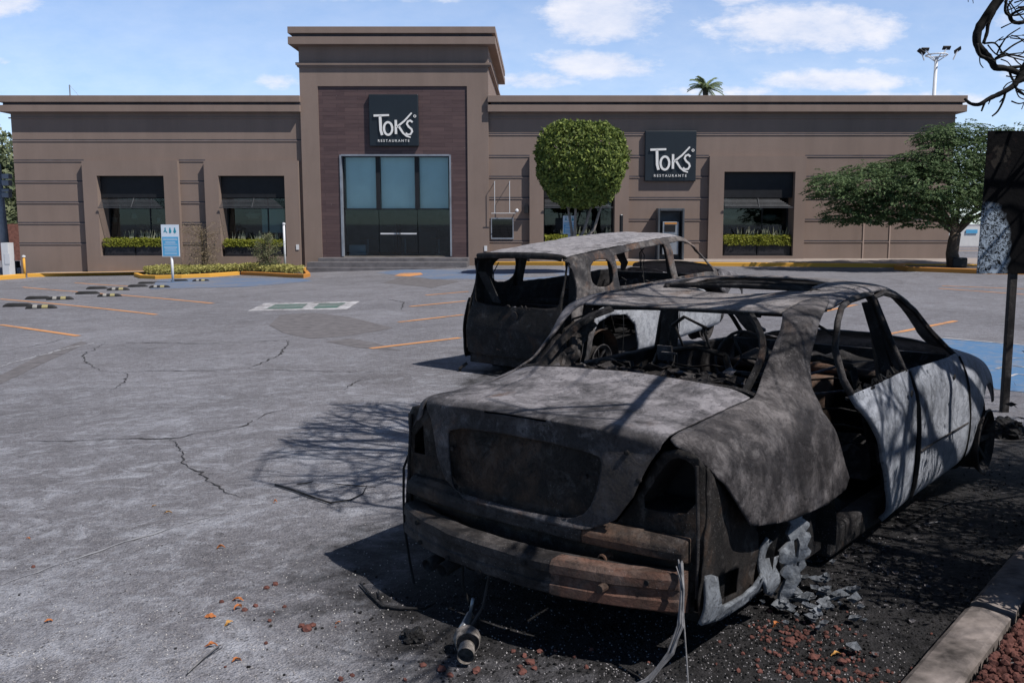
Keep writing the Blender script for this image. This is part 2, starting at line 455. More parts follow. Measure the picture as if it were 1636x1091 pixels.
def glassy(name, tint, k0, rough=.02):
    m, t, b = mat(name)
    t.n.remove(b)
    tr = t.new('ShaderNodeBsdfTransparent'); tr.inputs[0].default_value = tuple(tint)+(1,)
    gl = t.new('ShaderNodeBsdfGlossy'); gl.inputs['Roughness'].default_value = rough; gl.inputs[0].default_value = (.9,.95,1,1)
    fr = t.new('ShaderNodeFresnel'); fr.inputs[0].default_value = 1.5
    mx = t.new('ShaderNodeMixShader'); t.put(mx.inputs[0], t.math('ADD', fr.outputs[0], k0, clamp=True))
    t.l.new(tr.outputs[0], mx.inputs[1]); t.l.new(gl.outputs[0], mx.inputs[2]); t.l.new(mx.outputs[0], t.n['Material Output'].inputs[0])
glassy('glass', (.62,.72,.75), .0)
glassy('glass_blind', (.93,.97,1.), -.02)
M_ = MATS
# ================================================================== ground
def build_ground():
    xs = np.concatenate([[-400,-200,-100,-60], np.linspace(-40, 24, 129), [40,60,100,200,400]])
    ys = np.concatenate([[-600,-200,-80,-40,-20,-8,-4], np.linspace(-2, 14, 81), np.linspace(14.5, 50, 72), [60,80,120,200,400,900]])
    vs = [(x, y, gz(x, y)) for y in ys for x in xs]
    n = len(xs)
    fs = [(j*n+i, j*n+i+1, (j+1)*n+i+1, (j+1)*n+i) for j in range(len(ys)-1) for i in range(n-1)]
    mb = MB().add(vs, fs)
    tag(mb.build('ground', M_['asphalt'], smooth=True), kind='structure')
build_ground()

def sheet(name, pix, m, h=.004, sub=.7, label=None):
    """flat marking laid on the ground surface, corners given where they lie on the ground"""
    P = [G(u, v) for u, v in pix]
    bm = bmesh.new()
    vs = [bm.verts.new((p.x, p.y, 0)) for p in P]
    bm.faces.new(vs)
    L = max((P[i]-P[i-1]).length for i in range(len(P)))
    cuts = 0
    k = 0
    while k < 4 and max(e.calc_length() for e in bm.edges) > sub:
        es = [e for e in bm.edges if e.calc_length() > sub]
        bmesh.ops.subdivide_edges(bm, edges=es, cuts=1, use_grid_fill=True); k += 1
    bmesh.ops.triangulate(bm, faces=bm.faces[:])
    for v in bm.verts: v.co.z = gz(v.co.x, v.co.y)+h
    bmesh.ops.recalc_face_normals(bm, faces=bm.faces[:])
    me = bpy.data.meshes.new(name); bm.to_mesh(me); bm.free(); me.materials.append(M_[m])
    o = bpy.data.objects.new(name, me); col.objects.link(o)
    return tag(o, kind='structure')
def strip(name, pix, width, m, h=.004, taper=False, wob=0.):
    P = [G(u, v) for u, v in pix]
    Q = []
    for a, b in zip(P[:-1], P[1:]):
        k = max(1, int((b-a).length/(.05 if wob else .25)))
        for i in range(k): Q.append(a.lerp(b, i/k))
    Q.append(P[-1])
    vs = []; fs = []
    for i, p in enumerate(Q):
        t = Q[min(i+1, len(Q)-1)]-Q[max(i-1, 0)]; nrm = Vector((-t.y, t.x, 0)).normalized()
        wd = width*.5
        if taper: wd *= .35+.65*math.sin(math.pi*min(1, max(.05, i/max(1, len(Q)-1))))
        if wob:
            p = p+nrm*wob*(noise.noise(p*3.1)+.7*noise.noise(p*9)+.4*noise.noise(p*23)); wd *= .15+1.9*abs(noise.noise(p*5))+.7*abs(noise.noise(p*19))
        for s in (-1, 1):
            q = p+nrm*wd*s; vs.append((q.x, q.y, gz(q.x, q.y)+h))
    for i in range(len(Q)-1): fs.append((2*i, 2*i+1, 2*i+3, 2*i+2))
    o = MB().add(vs, fs).build(name, M_[m])
    return tag(o, kind='structure')

for a, b in [((0,519),(125,537)),((0,478),(250,503)),((36,459),(340,485)),((120,452),(215,458)),((592,557),(735,540)),((637,515),(740,503)),((655,490),(745,481)),((680,472),(748,466)),
             ((1410,536),(1527,513)),((1290,503),(1368,487)),((1505,457),(1640,462)),((1500,461),(1640,471))]:
    strip('parking_line', [a, b], .11, 'orange_paint', .006)
sheet('parking_marking', [(252,447),(300,443),(480,445),(500,449),(400,458),(240,462)], 'blue_worn', .004)
sheet('parking_marking', [(600,436),(640,431),(900,431),(960,437),(900,448),(690,446)], 'blue_worn', .004)
sheet('parking_marking', [(1500,541),(1700,557),(1760,640),(1590,622)], 'blue_paint', .004)
strip('parking_line', [(1500,540),(1700,557)], .09, 'white_paint', .008)
for pts in ([(1592,590),(1612,584),(1640,588)], [(1600,606),(1625,598),(1648,601)], [(1606,574),(1636,572),(1650,580)]):
    strip('parking_line', pts, .05, 'white_paint', .008)
sheet('parking_marking', [(630,441),(640,437),(672,436),(676,439),(655,442)], 'orange_paint', .008)
# assembly-point box: white frame, green panel, white bars
sheet('floor_marking', [(396,497),(423,484.5),(575,481.5),(554,494.5)], 'white_paint', .004)
sheet('floor_marking', [(424,494.5),(440,486.8),(492,485.6),(482,493.4)], 'green_paint', .008)
sheet('floor_marking', [(500,493),(510,485.3),(553,484.2),(538,492.3)], 'green_paint', .008)
strip('floor_marking', [(432,491),(545,488.5)], .07, 'white_paint', .011)
# repaired, darker rectangles of asphalt
for q in ([(430,520),(448,503),(500,500),(560,507),(628,524),(600,530),(545,538),(495,541),(455,533)], [(520,546),(560,541),(600,548),(640,560),(575,556)],
          [(612,452),(640,443),(700,446),(735,450),(690,460)], [(0,600),(60,570),(130,545),(140,548),(60,585),(0,614)]):
    sheet('asphalt_patch', q, 'patch_asphalt', .0035)
# cracks
CR = [([(0,706),(60,705),(130,703),(200,702),(275,700),(310,694),(350,688),(390,680),(425,662),(450,655)], .022), ([(275,700),(288,722),(300,742),(330,762),(352,780),(385,797)], .016),
      ([(170,547),(260,548),(330,549),(400,546),(455,544),(460,546)], .03), ([(460,546),(452,562),(428,576),(398,589)], .03), ([(398,589),(330,592),(250,593),(190,596),(160,592)], .022),
      ([(398,589),(470,592),(560,594),(640,592)], .022), ([(160,592),(140,580),(128,570),(150,558),(170,547)], .02), ([(200,596),(205,604),(190,616),(170,625)], .016),
      ([(545,625),(555,617),(575,608),(600,603)], .014), ([(0,560),(60,552),(110,540)], .02), ([(560,482),(620,478),(645,483),(640,495)], .03), ([(900,0+1080),(700,1091)], .0)]
for pts, wd in CR:
    if wd: strip('ground_crack', pts, wd, 'crack', .0045, True, .05)
strip('ground_crack', [(0,935),(60,915),(120,893),(200,866),(290,838),(380,812)], .018, 'pale_crack', .004, True, .03)
strip('ground_crack', [(290,548),(370,548.5),(420,545)], .05, 'pale_crack', .004, True, .03)
strip('ground_crack', [(0,587),(50,572),(110,556),(160,546)], .08, 'pale_crack', .004, True, .08)
strip('ground_crack', [(300,1080),(330,1052),(352,1034)], .012, 'crack', .0045, True, .02)

# kerbs and raised strips -------------------------------------------------
def kerb(name, pix, width, height, m, side=1, pieces=False, parent=None):
    P = [G(u, v) for u, v in pix]
    Q = []
    for a, b in zip(P[:-1], P[1:]):
        k = max(1, int((b-a).length/1.0))
        for i in range(k): Q.append(a.lerp(b, i/k))
    Q.append(P[-1])
    mb = MB(); n = len(Q); vs = []
    for i, p in enumerate(Q):
        t = Q[min(i+1, n-1)]-Q[max(i-1, 0)]; nrm = Vector((-t.y, t.x, 0)).normalized()*side
        z = gz(p.x, p.y)
        q = p+nrm*width; r = p+nrm*.02
        vs += [(p.x,p.y,z-.1),(p.x,p.y,z+height*.88),(r.x,r.y,z+height),(q.x,q.y,z+height),(q.x,q.y,z-.1)]
    fs = []
    for i in range(n-1):
        for k in range(4): fs.append((5*i+k, 5*i+5+k, 5*i+6+k, 5*i+1+k))
    fs += [(0,1,2,3,4), tuple(5*(n-1)+k for k in (4,3,2,1,0))]
    mb.add(vs, fs)
    o = mb.build(name, M_[m], parent)
    if not parent: tag(o, kind='structure')
    return o
kerb('kerb', [(44,443),(120,441),(215,439),(300,437),(420,434.5),(487,433)], .16, .15, 'kerb_yellow')
kerb('kerb', [(-40,449),(0,447.5),(41,444.5)], .3, .17, 'kerb_yellow')
kerb('kerb', [(748,424),(900,424.5),(1100,425),(1300,426.5),(1460,428),(1600,429),(1680,430)], .18, .15, 'kerb_yellow')
# pavement behind the right kerb, in front of the wall
def pave(name, xs, y0, y1, top, m='pavement'):
    mb = MB(); vs = []
    for x in xs:
        z0 = gz(x, y0)+.145
        vs += [(x,y0,z0),(x,y1,top(x)),(x,y0,z0-.4),(x,y1,-1)]
    n = len(xs); fs = []
    for i in range(n-1):
        a = 4*i; b = a+4; fs += [(a,b,b+1,a+1),(a+2,b+2,b,a)]
    mb.add(vs, fs)
    return tag(mb.build(name, M_[m]), kind='structure')
YF = 40.0
# curb front positions on ground for the right side
kx0, kx1 = G(748,424), G(1680,430)
def pstrip(name, pa, pb, ya, zt, m='pavement', n=10):
    A, B = G(*pa), G(*pb); mb = MB(); vs = []
    for i in range(n+1):
        p = A.lerp(B, i/n); z = gz(p.x, p.y)+.147
        vs += [(p.x, p.y+.17, z), (p.x, ya, zt(p.x))]
    mb.add(vs, [(2*i, 2*i+2, 2*i+3, 2*i+1) for i in range(n)])
    return tag(mb.build(name, M_[m]), kind='structure')
pstrip('pavement', (748,424), (1680,430), YF+.6, lambda x: .14)
pstrip('pavement', (44,443), (487,433), YF+.6, lambda x: gz(x, YF)+.14)

# lava-rock bed with the low concrete kerb at the right of the saloon
bedA, bedB = G(1453,1095), G(1632,885)
dv = (bedB-bedA).normalized(); nv = Vector((dv.y, -dv.x, 0))
def rough_bar(a, length, wdt, h, seg=.06, seed=0):
    mb = MB(); n = int(length/seg); vs = []
    pr = [(0,-.05),(0,h*.8),(.02,h),(wdt*.35,h+.003),(wdt*.7,h+.002),(wdt-.02,h),(wdt,h*.85),(wdt,-.05)]
    for i in range(n+1):
        for (w_, z_) in pr:
            p = a+dv*(i*seg)+nv*w_; q = Vector((p.x+seed, p.y, z_*3))
            k = noise.noise(q*9)*.009+noise.noise(q*30)*.004
            vs.append((p.x+nv.x*k, p.y+nv.y*k, gz(p.x,p.y)+z_+k*1.2))
    m_ = len(pr); fs = [(i*m_+j, i*m_+j+1, (i+1)*m_+j+1, (i+1)*m_+j) for i in range(n) for j in range(m_-1)]
    fs += [tuple(range(m_))[::-1], tuple(n*m_+j for j in range(m_))]
    return mb.add(vs, fs)
kb = MB()
for i, (s0, ln) in enumerate([(-1.2, 1.95), (.79, .98), (1.81, 1.6), (3.45, 1.6), (5.1, 1.6)]):
    q = rough_bar(bedA+dv*s0, ln, .175, .065, seed=i*5.3); kb.add(q.v, q.f)
tag(kb.build('low_kerb', M_['concrete'], smooth=False), kind='structure')
def bed():
    mb = MB(); vs = []; n = 40; m_ = 14
    for i in range(n+1):
        for j in range(m_+1):
            p = bedA+dv*(-1.6+i*.25)+nv*(.19+j*.25); z = gz(p.x,p.y)+.035+.03*noise.noise(p*1.3)+.02*min(j,4)*.5
            vs.append((p.x,p.y,z))
    mb.add(vs, [(i*(m_+1)+j, (i+1)*(m_+1)+j, (i+1)*(m_+1)+j+1, i*(m_+1)+j+1) for i in range(n) for j in range(m_)])
    return tag(mb.build('planting_bed', M_['patch_asphalt'], smooth=True), kind='structure')
bed()
def rock_verts(r, seed, n=1):
    bm = bmesh.new(); bmesh.ops.create_icosphere(bm, subdivisions=n, radius=r)
    for v in bm.verts:
        q = v.co.normalized()*1.7+Vector((seed*3.1, seed*1.7, seed))
        v.co *= 1+.35*noise.noise(q)+.2*noise.noise(q*2.3)
        v.co.z *= .75
    vs = [v.co.copy() for v in bm.verts]; fs = [tuple(v.index for v in f.verts) for f in bm.faces]
    bm.free(); return vs, fs
ROCKS = [rock_verts(1., i) for i in range(12)]
def scatter_rocks(name, pts, rng_, m, label=None):
    mb = MB(); rnd = random.Random(5)
    for p in pts:
        vs, fs = rnd.choice(ROCKS); r = rnd.uniform(*rng_)
        Mx = Matrix.Translation(p) @ Matrix.Rotation(rnd.uniform(0,6.28),4,'Z') @ Matrix.Rotation(rnd.uniform(0,6.28),4,'X') @ Matrix.Scale(r,4)
        mb.add(vs, fs, Mx)
    return tag(mb.build(name, M_[m]), kind='stuff')
rnd = random.Random(3)
pts = []
for _ in range(15000):
    s_, t_ = rnd.uniform(-1.5, 6.0)**1, .21+1.9*rnd.random()**1.7
    if s_ > 1.5 and rnd.random() < .55: continue
    p = bedA+dv*s_+nv*t_; pts.append(Vector((p.x, p.y, gz(p.x,p.y)+.05+.02*min(t_*4,4)*.5+.03*noise.noise(p*1.3)+rnd.uniform(-.008,.014))))
tag(scatter_rocks('lava_gravel', pts, (.007,.021), 'lava'), 'red volcanic gravel filling the planting bed at bottom right', 'gravel')
# loose gravel spilled on the asphalt by the saloon
pts = []; pg = []; pc = []
for (u, v, su, sv, k) in [(1300,1045,55,28,90),(1270,1010,40,14,80),(1330,1075,60,16,60),(870,1062,40,16,8),(1180,1065,90,14,12),(430,985,60,30,7),(560,1040,120,30,4)]:
    for _ in range(k):
        p = G(rnd.gauss(u, su), min(1130, rnd.gauss(v, sv))); pts.append(p+Vector((0,0,.004)))
tag(scatter_rocks('lava_pebbles', pts, (.004,.013), 'lava'), 'small red volcanic pebbles spilled on the asphalt near the saloon', 'pebbles')
for _ in range(8200):
    u = rnd.uniform(-20, 1450); v = 1130-abs(rnd.gauss(0, 190))
    if v < 560: continue
    p = G(u, v); pg.append(p+Vector((0,0,.001)))
pw = [p.copy() for i, p in enumerate(pg) if i % 4 == 0 and (p.x < -.6 or i % 5 == 0)]; pg = [p for i, p in enumerate(pg) if i % 3]
tag(scatter_rocks('pale_grit', pw, (.0012,.0036), 'pale_stone'), 'tiny pale chips strewn over the near asphalt', 'grit')
tag(scatter_rocks('grit', pg, (.0014,.0042), 'grey_stone'), 'fine grey grit strewn over the near asphalt', 'grit')
for _ in range(2300):
    u = rnd.gauss(1120, 260); v = rnd.gauss(1015, 45)
    if v > 1125 or v < 880: continue
    pc.append(G(u, v)+Vector((0,0,.002)))
for _ in range(1100):
    pc.append(G(rnd.uniform(1180,1640), rnd.uniform(720,1000))+Vector((0,0,.002)))
tag(scatter_rocks('charred_debris', pc, (.0022,.009), 'char'), 'black charred crumbs on the scorched ground around the saloon', 'debris')
# ash and flakes around the saloon
def flakes(name, pts, size, m, seed=1, lift=.01):
    mb = MB(); rnd = random.Random(seed)
    for p in pts:
        r = rnd.uniform(*size); k = rnd.randint(5, 7); a0 = rnd.uniform(0, 6.28); vs = []
        cz = rnd.uniform(-.35, .35); cx = rnd.uniform(-.6, .6)
        for i in range(k):
            a = a0+6.283*i/k; q = r*rnd.uniform(.5, 1.1)
            x, y = q*math.cos(a), q*math.sin(a)
            vs.append((p[0]+x, p[1]+y, p[2]+lift+abs(cx)*x*x/r*1.2+cz*y+rnd.uniform(0, .25)*r))
        vs.append((p[0], p[1], p[2]+lift*.5))
        mb.add(vs, [(i, (i+1)%k, k) for i in range(k)])
    o = mb.build(name, M_[m])
    sd = o.modifiers.new('thick', 'SOLIDIFY'); sd.thickness = .0015
    return o
fp = [G(rnd.gauss(1400,110), rnd.gauss(890,60)) for _ in range(120)]
tag(flakes('ash_flakes', fp, (.005,.020), 'ash_metal', 4), 'pale ash flakes lying on the scorched ground right of the saloon', 'ash', kind='stuff')

# ================================================================== restaurant
bld = empty('restaurant', (-6, YF, gz(-6, YF)), 0, 'brown flat-roofed restaurant with a taller central entrance tower', 'building')
bpy.context.view_layer.update()
def keep(o):      # parent to the building while keeping world coordinates
    o.parent = bld; o.matrix_parent_inverse = Matrix.Translation(bld.location).inverted(); return o
YR = YF+.22      # recessed plaster fields
YT = YF+.06      # tower front
def xz(u, v, Y=YF): p = W(u, v, Y); return p.x, p.z
def fbox(mb, u0, v0, u1, v1, Y0, Y1, zbot=None, ref=None):
    """block on the facade: left/right given at mid height"""
    x0, z1 = xz(u0, v0, Y0); x1, z0 = xz(u1, v1, Y0)
    if zbot is not None: z0 = zbot
    mb.box((min(x0,x1), Y0, z0), (max(x0,x1), Y1, z1)); return x0, x1, z0, z1
BOT = -1.2
zt = lambda v, Y=YF: W(900, v, Y).z
xu = lambda u, v, Y=YF: W(u, v, Y).x
ZC0 = zt(179.3)     # underside of wing cornice
ZT = zt(154)
ZG = [zt(224.5), zt(257), zt(290.6), zt(324), zt(357), zt(390)]
XL = xu(12, 180)    # left end
XTL, XTR = xu(479, 150, YT), xu(780, 150, YT)
XRR = xu(1530, 190)
# window openings (left, right, top, bottom v, frame left, frame right)
WIN = [dict(l=xu(154,281), r=xu(261,281), t=zt(281), b=zt(409), fl=xu(130,260), fr=xu(283,260)),
       dict(l=xu(348.5,281), r=xu(454,281), t=zt(281), b=zt(410), fl=xu(325,260), fr=xu(476,260)),
       dict(l=xu(868.6,300), r=xu(982.5,300), t=zt(277), b=zt(406), fl=xu(846,300), fr=xu(1005,300)),
       dict(l=xu(1157.5,275), r=xu(1271,275), t=zt(274.5), b=zt(409), fl=xu(1134,260), fr=xu(1289,260))]
FTOP = [zt(257)]*2+[zt(249.5)]*2
BACK = YF+12
wall = MB()
ZTT = zt(103, YT)
def wing(x0, x1, wins, zf):
    # upper wall
    wall.box((x0, YR, zf+.002), (x1, YF+.5, ZC0+.35))
    xs = x0
    for i in wins:
        w_ = WIN[i]
        if w_['fl'] > xs+.02: wall.box((xs, YR, BOT), (w_['fl'], YF+.5, zf))   # recessed field
        wall.box((w_['fl'], YF, BOT), (w_['l'], YF+.5, zf))
        wall.box((w_['r'], YF, BOT), (w_['fr'], YF+.5, zf))
        wall.box((w_['l'], YF, w_['t']), (w_['r'], YF+.5, zf))
        wall.box((w_['l'], YF, BOT), (w_['r'], YF+.5, w_['b']))
        # deep reveals
        for (a, b) in ((w_['l']-.12, w_['l']), (w_['r'], w_['r']+.12)):
            wall.box((a, YF+.5, BOT), (b, YF+1.05, w_['t']+.12))
        wall.box((w_['l']-.0, YF+.5, w_['b']-.12), (w_['r'], YF+1.05, w_['b']))
        wall.box((w_['l'], YF+.5, w_['t']), (w_['r'], YF+1.05, w_['t']+.12))
        xs = w_['fr']
    if x1 > xs+.02: wall.box((xs, YR, BOT), (x1, YF+.5, zf))
wing(XL, XTL+.3, (0, 1), FTOP[0])
wing(XTR-.3, XRR, (2, 3), FTOP[2])
# side and back walls, roof
wall.box((XL, YF+.5, BOT), (XL+.3, BACK, ZT-.3)); wall.box((XRR-.3, YF+.5, BOT), (XRR, BACK, ZT-.3))
wall.box((XL+.3, BACK-.3, BOT), (XRR-.3, BACK, ZT-.3))
wo_ = keep(wall.build('wall', M_['stucco']))
rf = MB(); rf.box((XL+.3, YF+.5, ZC0+.35), (XRR-.3, BACK-.3, ZC0+.5)); keep(rf.build('roof', M_['pavement']))
# grooves: dark thin strips, lower lip painted paler as if sunlit
gr = MB()
def groove(x0, x1, z, Y):
    n = max(2, int(abs(x1-x0)/.8)); gr.box((x0, Y-.012, z), (x1, Y+.01, z+.06))
lw = [(XL, WIN[0]['fl']), (WIN[0]['fr'], WIN[1]['fl'])]
groove(XL, XTL, ZG[0], YR)
for z in ZG[1:]:
    for a, b in lw: groove(a, b, z, YR)
ZH = [zt(214.5), zt(283), zt(317), zt(352), zt(386.5)]
groove(XTR, XRR, ZH[0], YR)
for z in [FTOP[2]]+ZH[1:]:
    for a, b in [(XTR, WIN[2]['fl']), (WIN[2]['fr'], WIN[3]['fl']), (WIN[3]['fr'], XRR)]: groove(a, b, z, YR)
gr_o = keep(gr.build('wall_groove', M_['slot_dark']))
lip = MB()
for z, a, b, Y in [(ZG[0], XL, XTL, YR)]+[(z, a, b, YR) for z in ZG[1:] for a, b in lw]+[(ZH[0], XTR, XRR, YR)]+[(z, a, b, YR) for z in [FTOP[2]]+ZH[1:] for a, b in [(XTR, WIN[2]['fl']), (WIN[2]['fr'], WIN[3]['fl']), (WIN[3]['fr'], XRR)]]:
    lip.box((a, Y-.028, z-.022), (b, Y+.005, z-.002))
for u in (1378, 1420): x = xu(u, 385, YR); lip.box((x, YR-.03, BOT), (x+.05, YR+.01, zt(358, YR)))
keep(lip.build('wall_lip', M_['stucco_lip_lit']))
# cornices
def cornice(name, x0, x1, zb, zs0, zs1, ztop, Yw, pr, left=True, right=True, depth=12):
    l = pr if left else 0; r = pr if right else 0
    a = MB(); a.box((x0-l, Yw-pr, zb), (x1+r, Yw+depth+pr, zs0))
    a.box((x0-l, Yw-pr, zs1), (x1+r, Yw+depth+pr, ztop))
    o = keep(a.build(name, M_['stucco'], bevel=.01))
    b = MB(); b.box((x0-l+.14, Yw-pr+.14, zs0), (x1+r-.14 if r else x1, Yw+depth+pr-.14, zs1)); b.build('cornice_slot', M_['slot_dark'], o)
    return o
cornice('cornice', XL, XTL+.02, ZC0, zt(168.5), zt(163.8), ZT+.02, YR, .33, True, False)
cornice('cornice', XTR-.02, XRR, ZC0, zt(168.3), zt(163.8), ZT+.02, YR, .33, False, True)
# thin moulding under wing cornice
mo = MB(); mo.box((XL-.08, YR-.05, zt(189)), (XTL, YR+.02, zt(187))); mo.box((XTR, YR-.05, zt(189)), (XRR+.04, YR+.02, zt(187)))
keep(mo.build('moulding', M_['stucco']))
# tower: frame around the cladding, with a real opening
CLx0, CLx1, CLt = xu(509,200,YT), xu(746.5,200,YT), zt(138, YT)
GLx0, GLx1, GLt, GLb = xu(544,300,YT), xu(720,300,YT), zt(247.5, YT), zt(409, YT+.4)
TD = 10.5
tw = MB()
ZTC = zt(74, YT)
tw.box((XTL, YT, BOT), (CLx0, YT+.6, ZTC+.3)); tw.box((CLx1, YT, BOT), (XTR, YT+.6, ZTC+.3))
tw.box((CLx0, YT, CLt), (CLx1, YT+.6, ZTC+.3))
tw.box((XTL, YT+.6, BOT), (XTL+.3, YT+TD, ZTC+.3)); tw.box((XTR-.3, YT+.6, BOT), (XTR, YT+TD, ZTC+.3)); tw.box((XTL+.3, YT+TD-.3, BOT), (XTR-.3, YT+TD, ZTC+.3))
keep(tw.build('tower_wall', M_['stucco']))
ZMOL = zt(102, YT)
mo = MB(); mo.box((XTL-.12, YT-.12, ZMOL-.07), (XTR+.12, YT+TD+.1, ZMOL+.03)); mo.box((XTL-.07, YT-.07, ZMOL-.14), (XTR+.07, YT+TD+.06, ZMOL-.07))
keep(mo.build('moulding', M_['stucco']))
xc0, xc1 = xu(458,60,YT-.55), xu(791,60,YT-.55)
a = MB(); a.box((xc0, YT-.41, ZTC), (xc1, YT+TD+.5, zt(62,YT))); a.box((xc0, YT-.41, zt(56.5,YT)), (xc1, YT+TD+.5, zt(46,YT)))
o = keep(a.build('cornice', M_['stucco'], bevel=.01))
b = MB(); b.box((xc0+.15, YT-.27, zt(62,YT)), (xc1-.15, YT+TD+.35, zt(56.5,YT))); b.build('cornice_slot', M_['slot_dark'], o)
YC = YT+.06
cl_ = MB()
cl_.box((CLx0, YC, BOT), (GLx0, YC+.12, CLt)); cl_.box((GLx1, YC, BOT), (CLx1, YC+.12, CLt)); cl_.box((GLx0, YC, GLt), (GLx1, YC+.12, CLt))
clo = keep(cl_.build('wood_cladding', M_['cladding']))
# metal jamb around the entrance glass
YGl = YC+.28
jm = MB(); t_ = .05
jm.box((GLx0-.02, YC-.04, GLb), (GLx0+t_, YGl+.1, GLt)); jm.box((GLx1-t_, YC-.04, GLb), (GLx1+.02, YGl+.1, GLt)); jm.box((GLx0+t_, YC-.04, GLt-t_), (GLx1-t_, YGl+.1, GLt+.02))
keep(jm.build('door_surround', M_['grey_metal']))
gx = [GLx0+.05, xu(604.5,300,YGl), xu(666.5,300,YGl), GLx1-.05]
gm = zt(334, YGl)
fr = MB()
for x in gx[1:3]: fr.box((x-.09, YGl-.05, gm), (x+.09, YGl+.05, GLt-.05))
fr.box((GLx0+.05, YGl-.04, gm-.03), (GLx1-.05, YGl+.04, gm+.02))
fr.box((GLx0+.05, YGl-.04, GLb), (GLx0+.11, YGl+.04, GLt-.05)); 
keep(fr.build('door_frame', M_['frame_dark']))
for i in range(3):
    g_ = MB().box((gx[i]+.02, YGl-.006, gm+.02), (gx[i+1]-.02, YGl+.006, GLt-.05)); keep(g_.build('window_pane', M_['glass_blind']))
    bl = MB()
    n = 12
    x0, x1 = gx[i]+.10, gx[i+1]-.10
    for k in range(n):
        a_, b_ = x0+(x1-x0)*k/n, x0+(x1-x0)*(k+1)/n; bl.box((a_, YGl+.16+.008*math.sin(k*1.3), gm-.02), (b_, YGl+.165+.008*math.sin(k*1.3), GLt-.08))
    keep(bl.build('roller_blind', M_['blind']))
for i in range(3):
    d_ = keep(MB().box((gx[i]+.012, YGl-.008, GLb+.02), (gx[i+1]-.012, YGl+.008, gm-.035)).build('glass_door', M_['glass']))
    if i == 1:
        h = MB()
        cxm = (gx[1]+gx[2])/2
        for s in (-1, 1): h.tube([(cxm+s*.07, YGl-.06, GLb+.35), (cxm+s*.07, YGl-.06, GLb+1.35)], .02)
        h.build('door_handle', M_['frame_dark'], d_)
        s_ = MB().box((gx[1]+.05, YGl-.014, GLb+.92), (gx[2]-.05, YGl-.009, GLb+.98)); s_.build('door_strip', M_['white_metal'], d_)
# dark interior of the lobby and dining rooms
ins = MB()
ins.box((GLx0-1, YGl+5, GLb-.1), (GLx1+1, YGl+5.1, GLt+.5)); ins.box((GLx0-1, YC+.12, GLb-.12), (GLx1+1, YGl+5, GLb))
keep(ins.build('lobby_wall', M_['inside_wall']))
for w_ in WIN:
    x0, x1 = w_['l']-.12, w_['r']+.12; Yg = YF+1.0
    b_ = w_['b']; t_ = w_['t']
    fr = MB()
    for x in (w_['l'], (w_['l']+w_['r'])/2+.35, w_['r']-.05): fr.box((x, Yg-.03, b_), (x+.05, Yg+.03, t_))
    fr.box((w_['l'], Yg-.03, t_-.06), (w_['r'], Yg+.031, t_))
    f_ = keep(fr.build('window', M_['frame_dark']))
    MB().box((w_['l'], Yg-.005, b_+.4), (w_['r'], Yg+.005, t_-.06)).build('pane', M_['glass'], f_)
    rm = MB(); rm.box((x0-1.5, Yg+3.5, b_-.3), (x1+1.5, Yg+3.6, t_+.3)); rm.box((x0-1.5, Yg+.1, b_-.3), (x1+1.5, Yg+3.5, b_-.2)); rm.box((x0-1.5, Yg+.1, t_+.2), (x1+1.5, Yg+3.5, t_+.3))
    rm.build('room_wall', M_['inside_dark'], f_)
    # dark blank awning with louvre strip
    aw = MB(); za = W(0, 316, YF).z
    aw.box((w_['l']+.02, YF+.30, za), (w_['r']-.02, YF+.33, t_)); 
    ao = keep(aw.build('awning', M_['frame_dark']))
    lv = MB(); k = 7
    for j in range(k):
        q = j/(k-1); yb = YF+.28-.34*q; z_ = za-.06-.33*q
        lv.add([(w_['l']+.04, yb, z_), (w_['r']-.45*(1-q)-.1, yb, z_), (w_['r']-.45*(1-q)-.1, yb-.01, z_-.022), (w_['l']+.04, yb-.01, z_-.022)], [(0,1,2,3)])
    lv.box((w_['l']+.02, YF-.10, za-.43), (w_['r']-.08, YF-.06, za-.39))
    xm = (w_['l']+w_['r'])/2; lv.tube([(xm, YF-.07, za-.40), (xm, YF+.26, za-.02)], .02)
    l_ = lv.build('louver', M_['louver'], ao); sd = l_.modifiers.new('t', 'SOLIDIFY'); sd.thickness = .006
# lobby furniture seen through the entrance glass
def cafe_table(x, y, z, label, k=0):
    e = empty('cafe_table', (x, y, z), 0, label, 'table', 'small tables in the lobby')
    MB().lathe([(.0,.70),(.38,.70),(.38,.74),(.0,.74)], 20).build('tabletop', M_['table_wood'], e)
    MB().lathe([(.22,0),(.2,.03),(.04,.05),(.035,.70)], 12).build('stand', M_['steel'], e)
for i, (dx, dy, lb) in enumerate([(.75,1.6,'round wooden table behind the left glass door'),(2.3,2.4,'round wooden table behind the middle glass door'),(3.9,1.7,'round wooden table behind the right glass door')]): cafe_table(GLx0+dx, YGl+dy, GLb, lb)
rc = MB(); rc.box((GLx0+1.6, YGl+3.6, GLb), (GLx0+3.6, YGl+4.2, GLb+1.05)); rc.box((GLx0+1.5, YGl+3.55, GLb+1.05), (GLx0+3.7, YGl+4.25, GLb+1.12)); tag(rc.build('reception_desk', M_['planter_black'], bevel=.02), 'dark reception desk at the back of the lobby', 'desk')
# entrance steps
st = MB(); yst = YT+.3
x0, x1 = xu(508,412,YT-1.0), xu(748,412,YT-.8)
zA = GLb-.02
st.box((x0, YT-1.0, BOT), (x1, YT+.7, zA-.02))
zB = (zA-.02+gz(-6,38))/2
st.box((xu(491,425,YT-1.7), YT-1.75, BOT), (x1+.02, YT-1.0, zB+.08))
st.box((xu(489,428,YT-2.2), YT-2.15, BOT), (x1-.4, YT-1.75, zB-.12))
keep(st.build('entrance_steps', M_['step_stone'], bevel=.015))
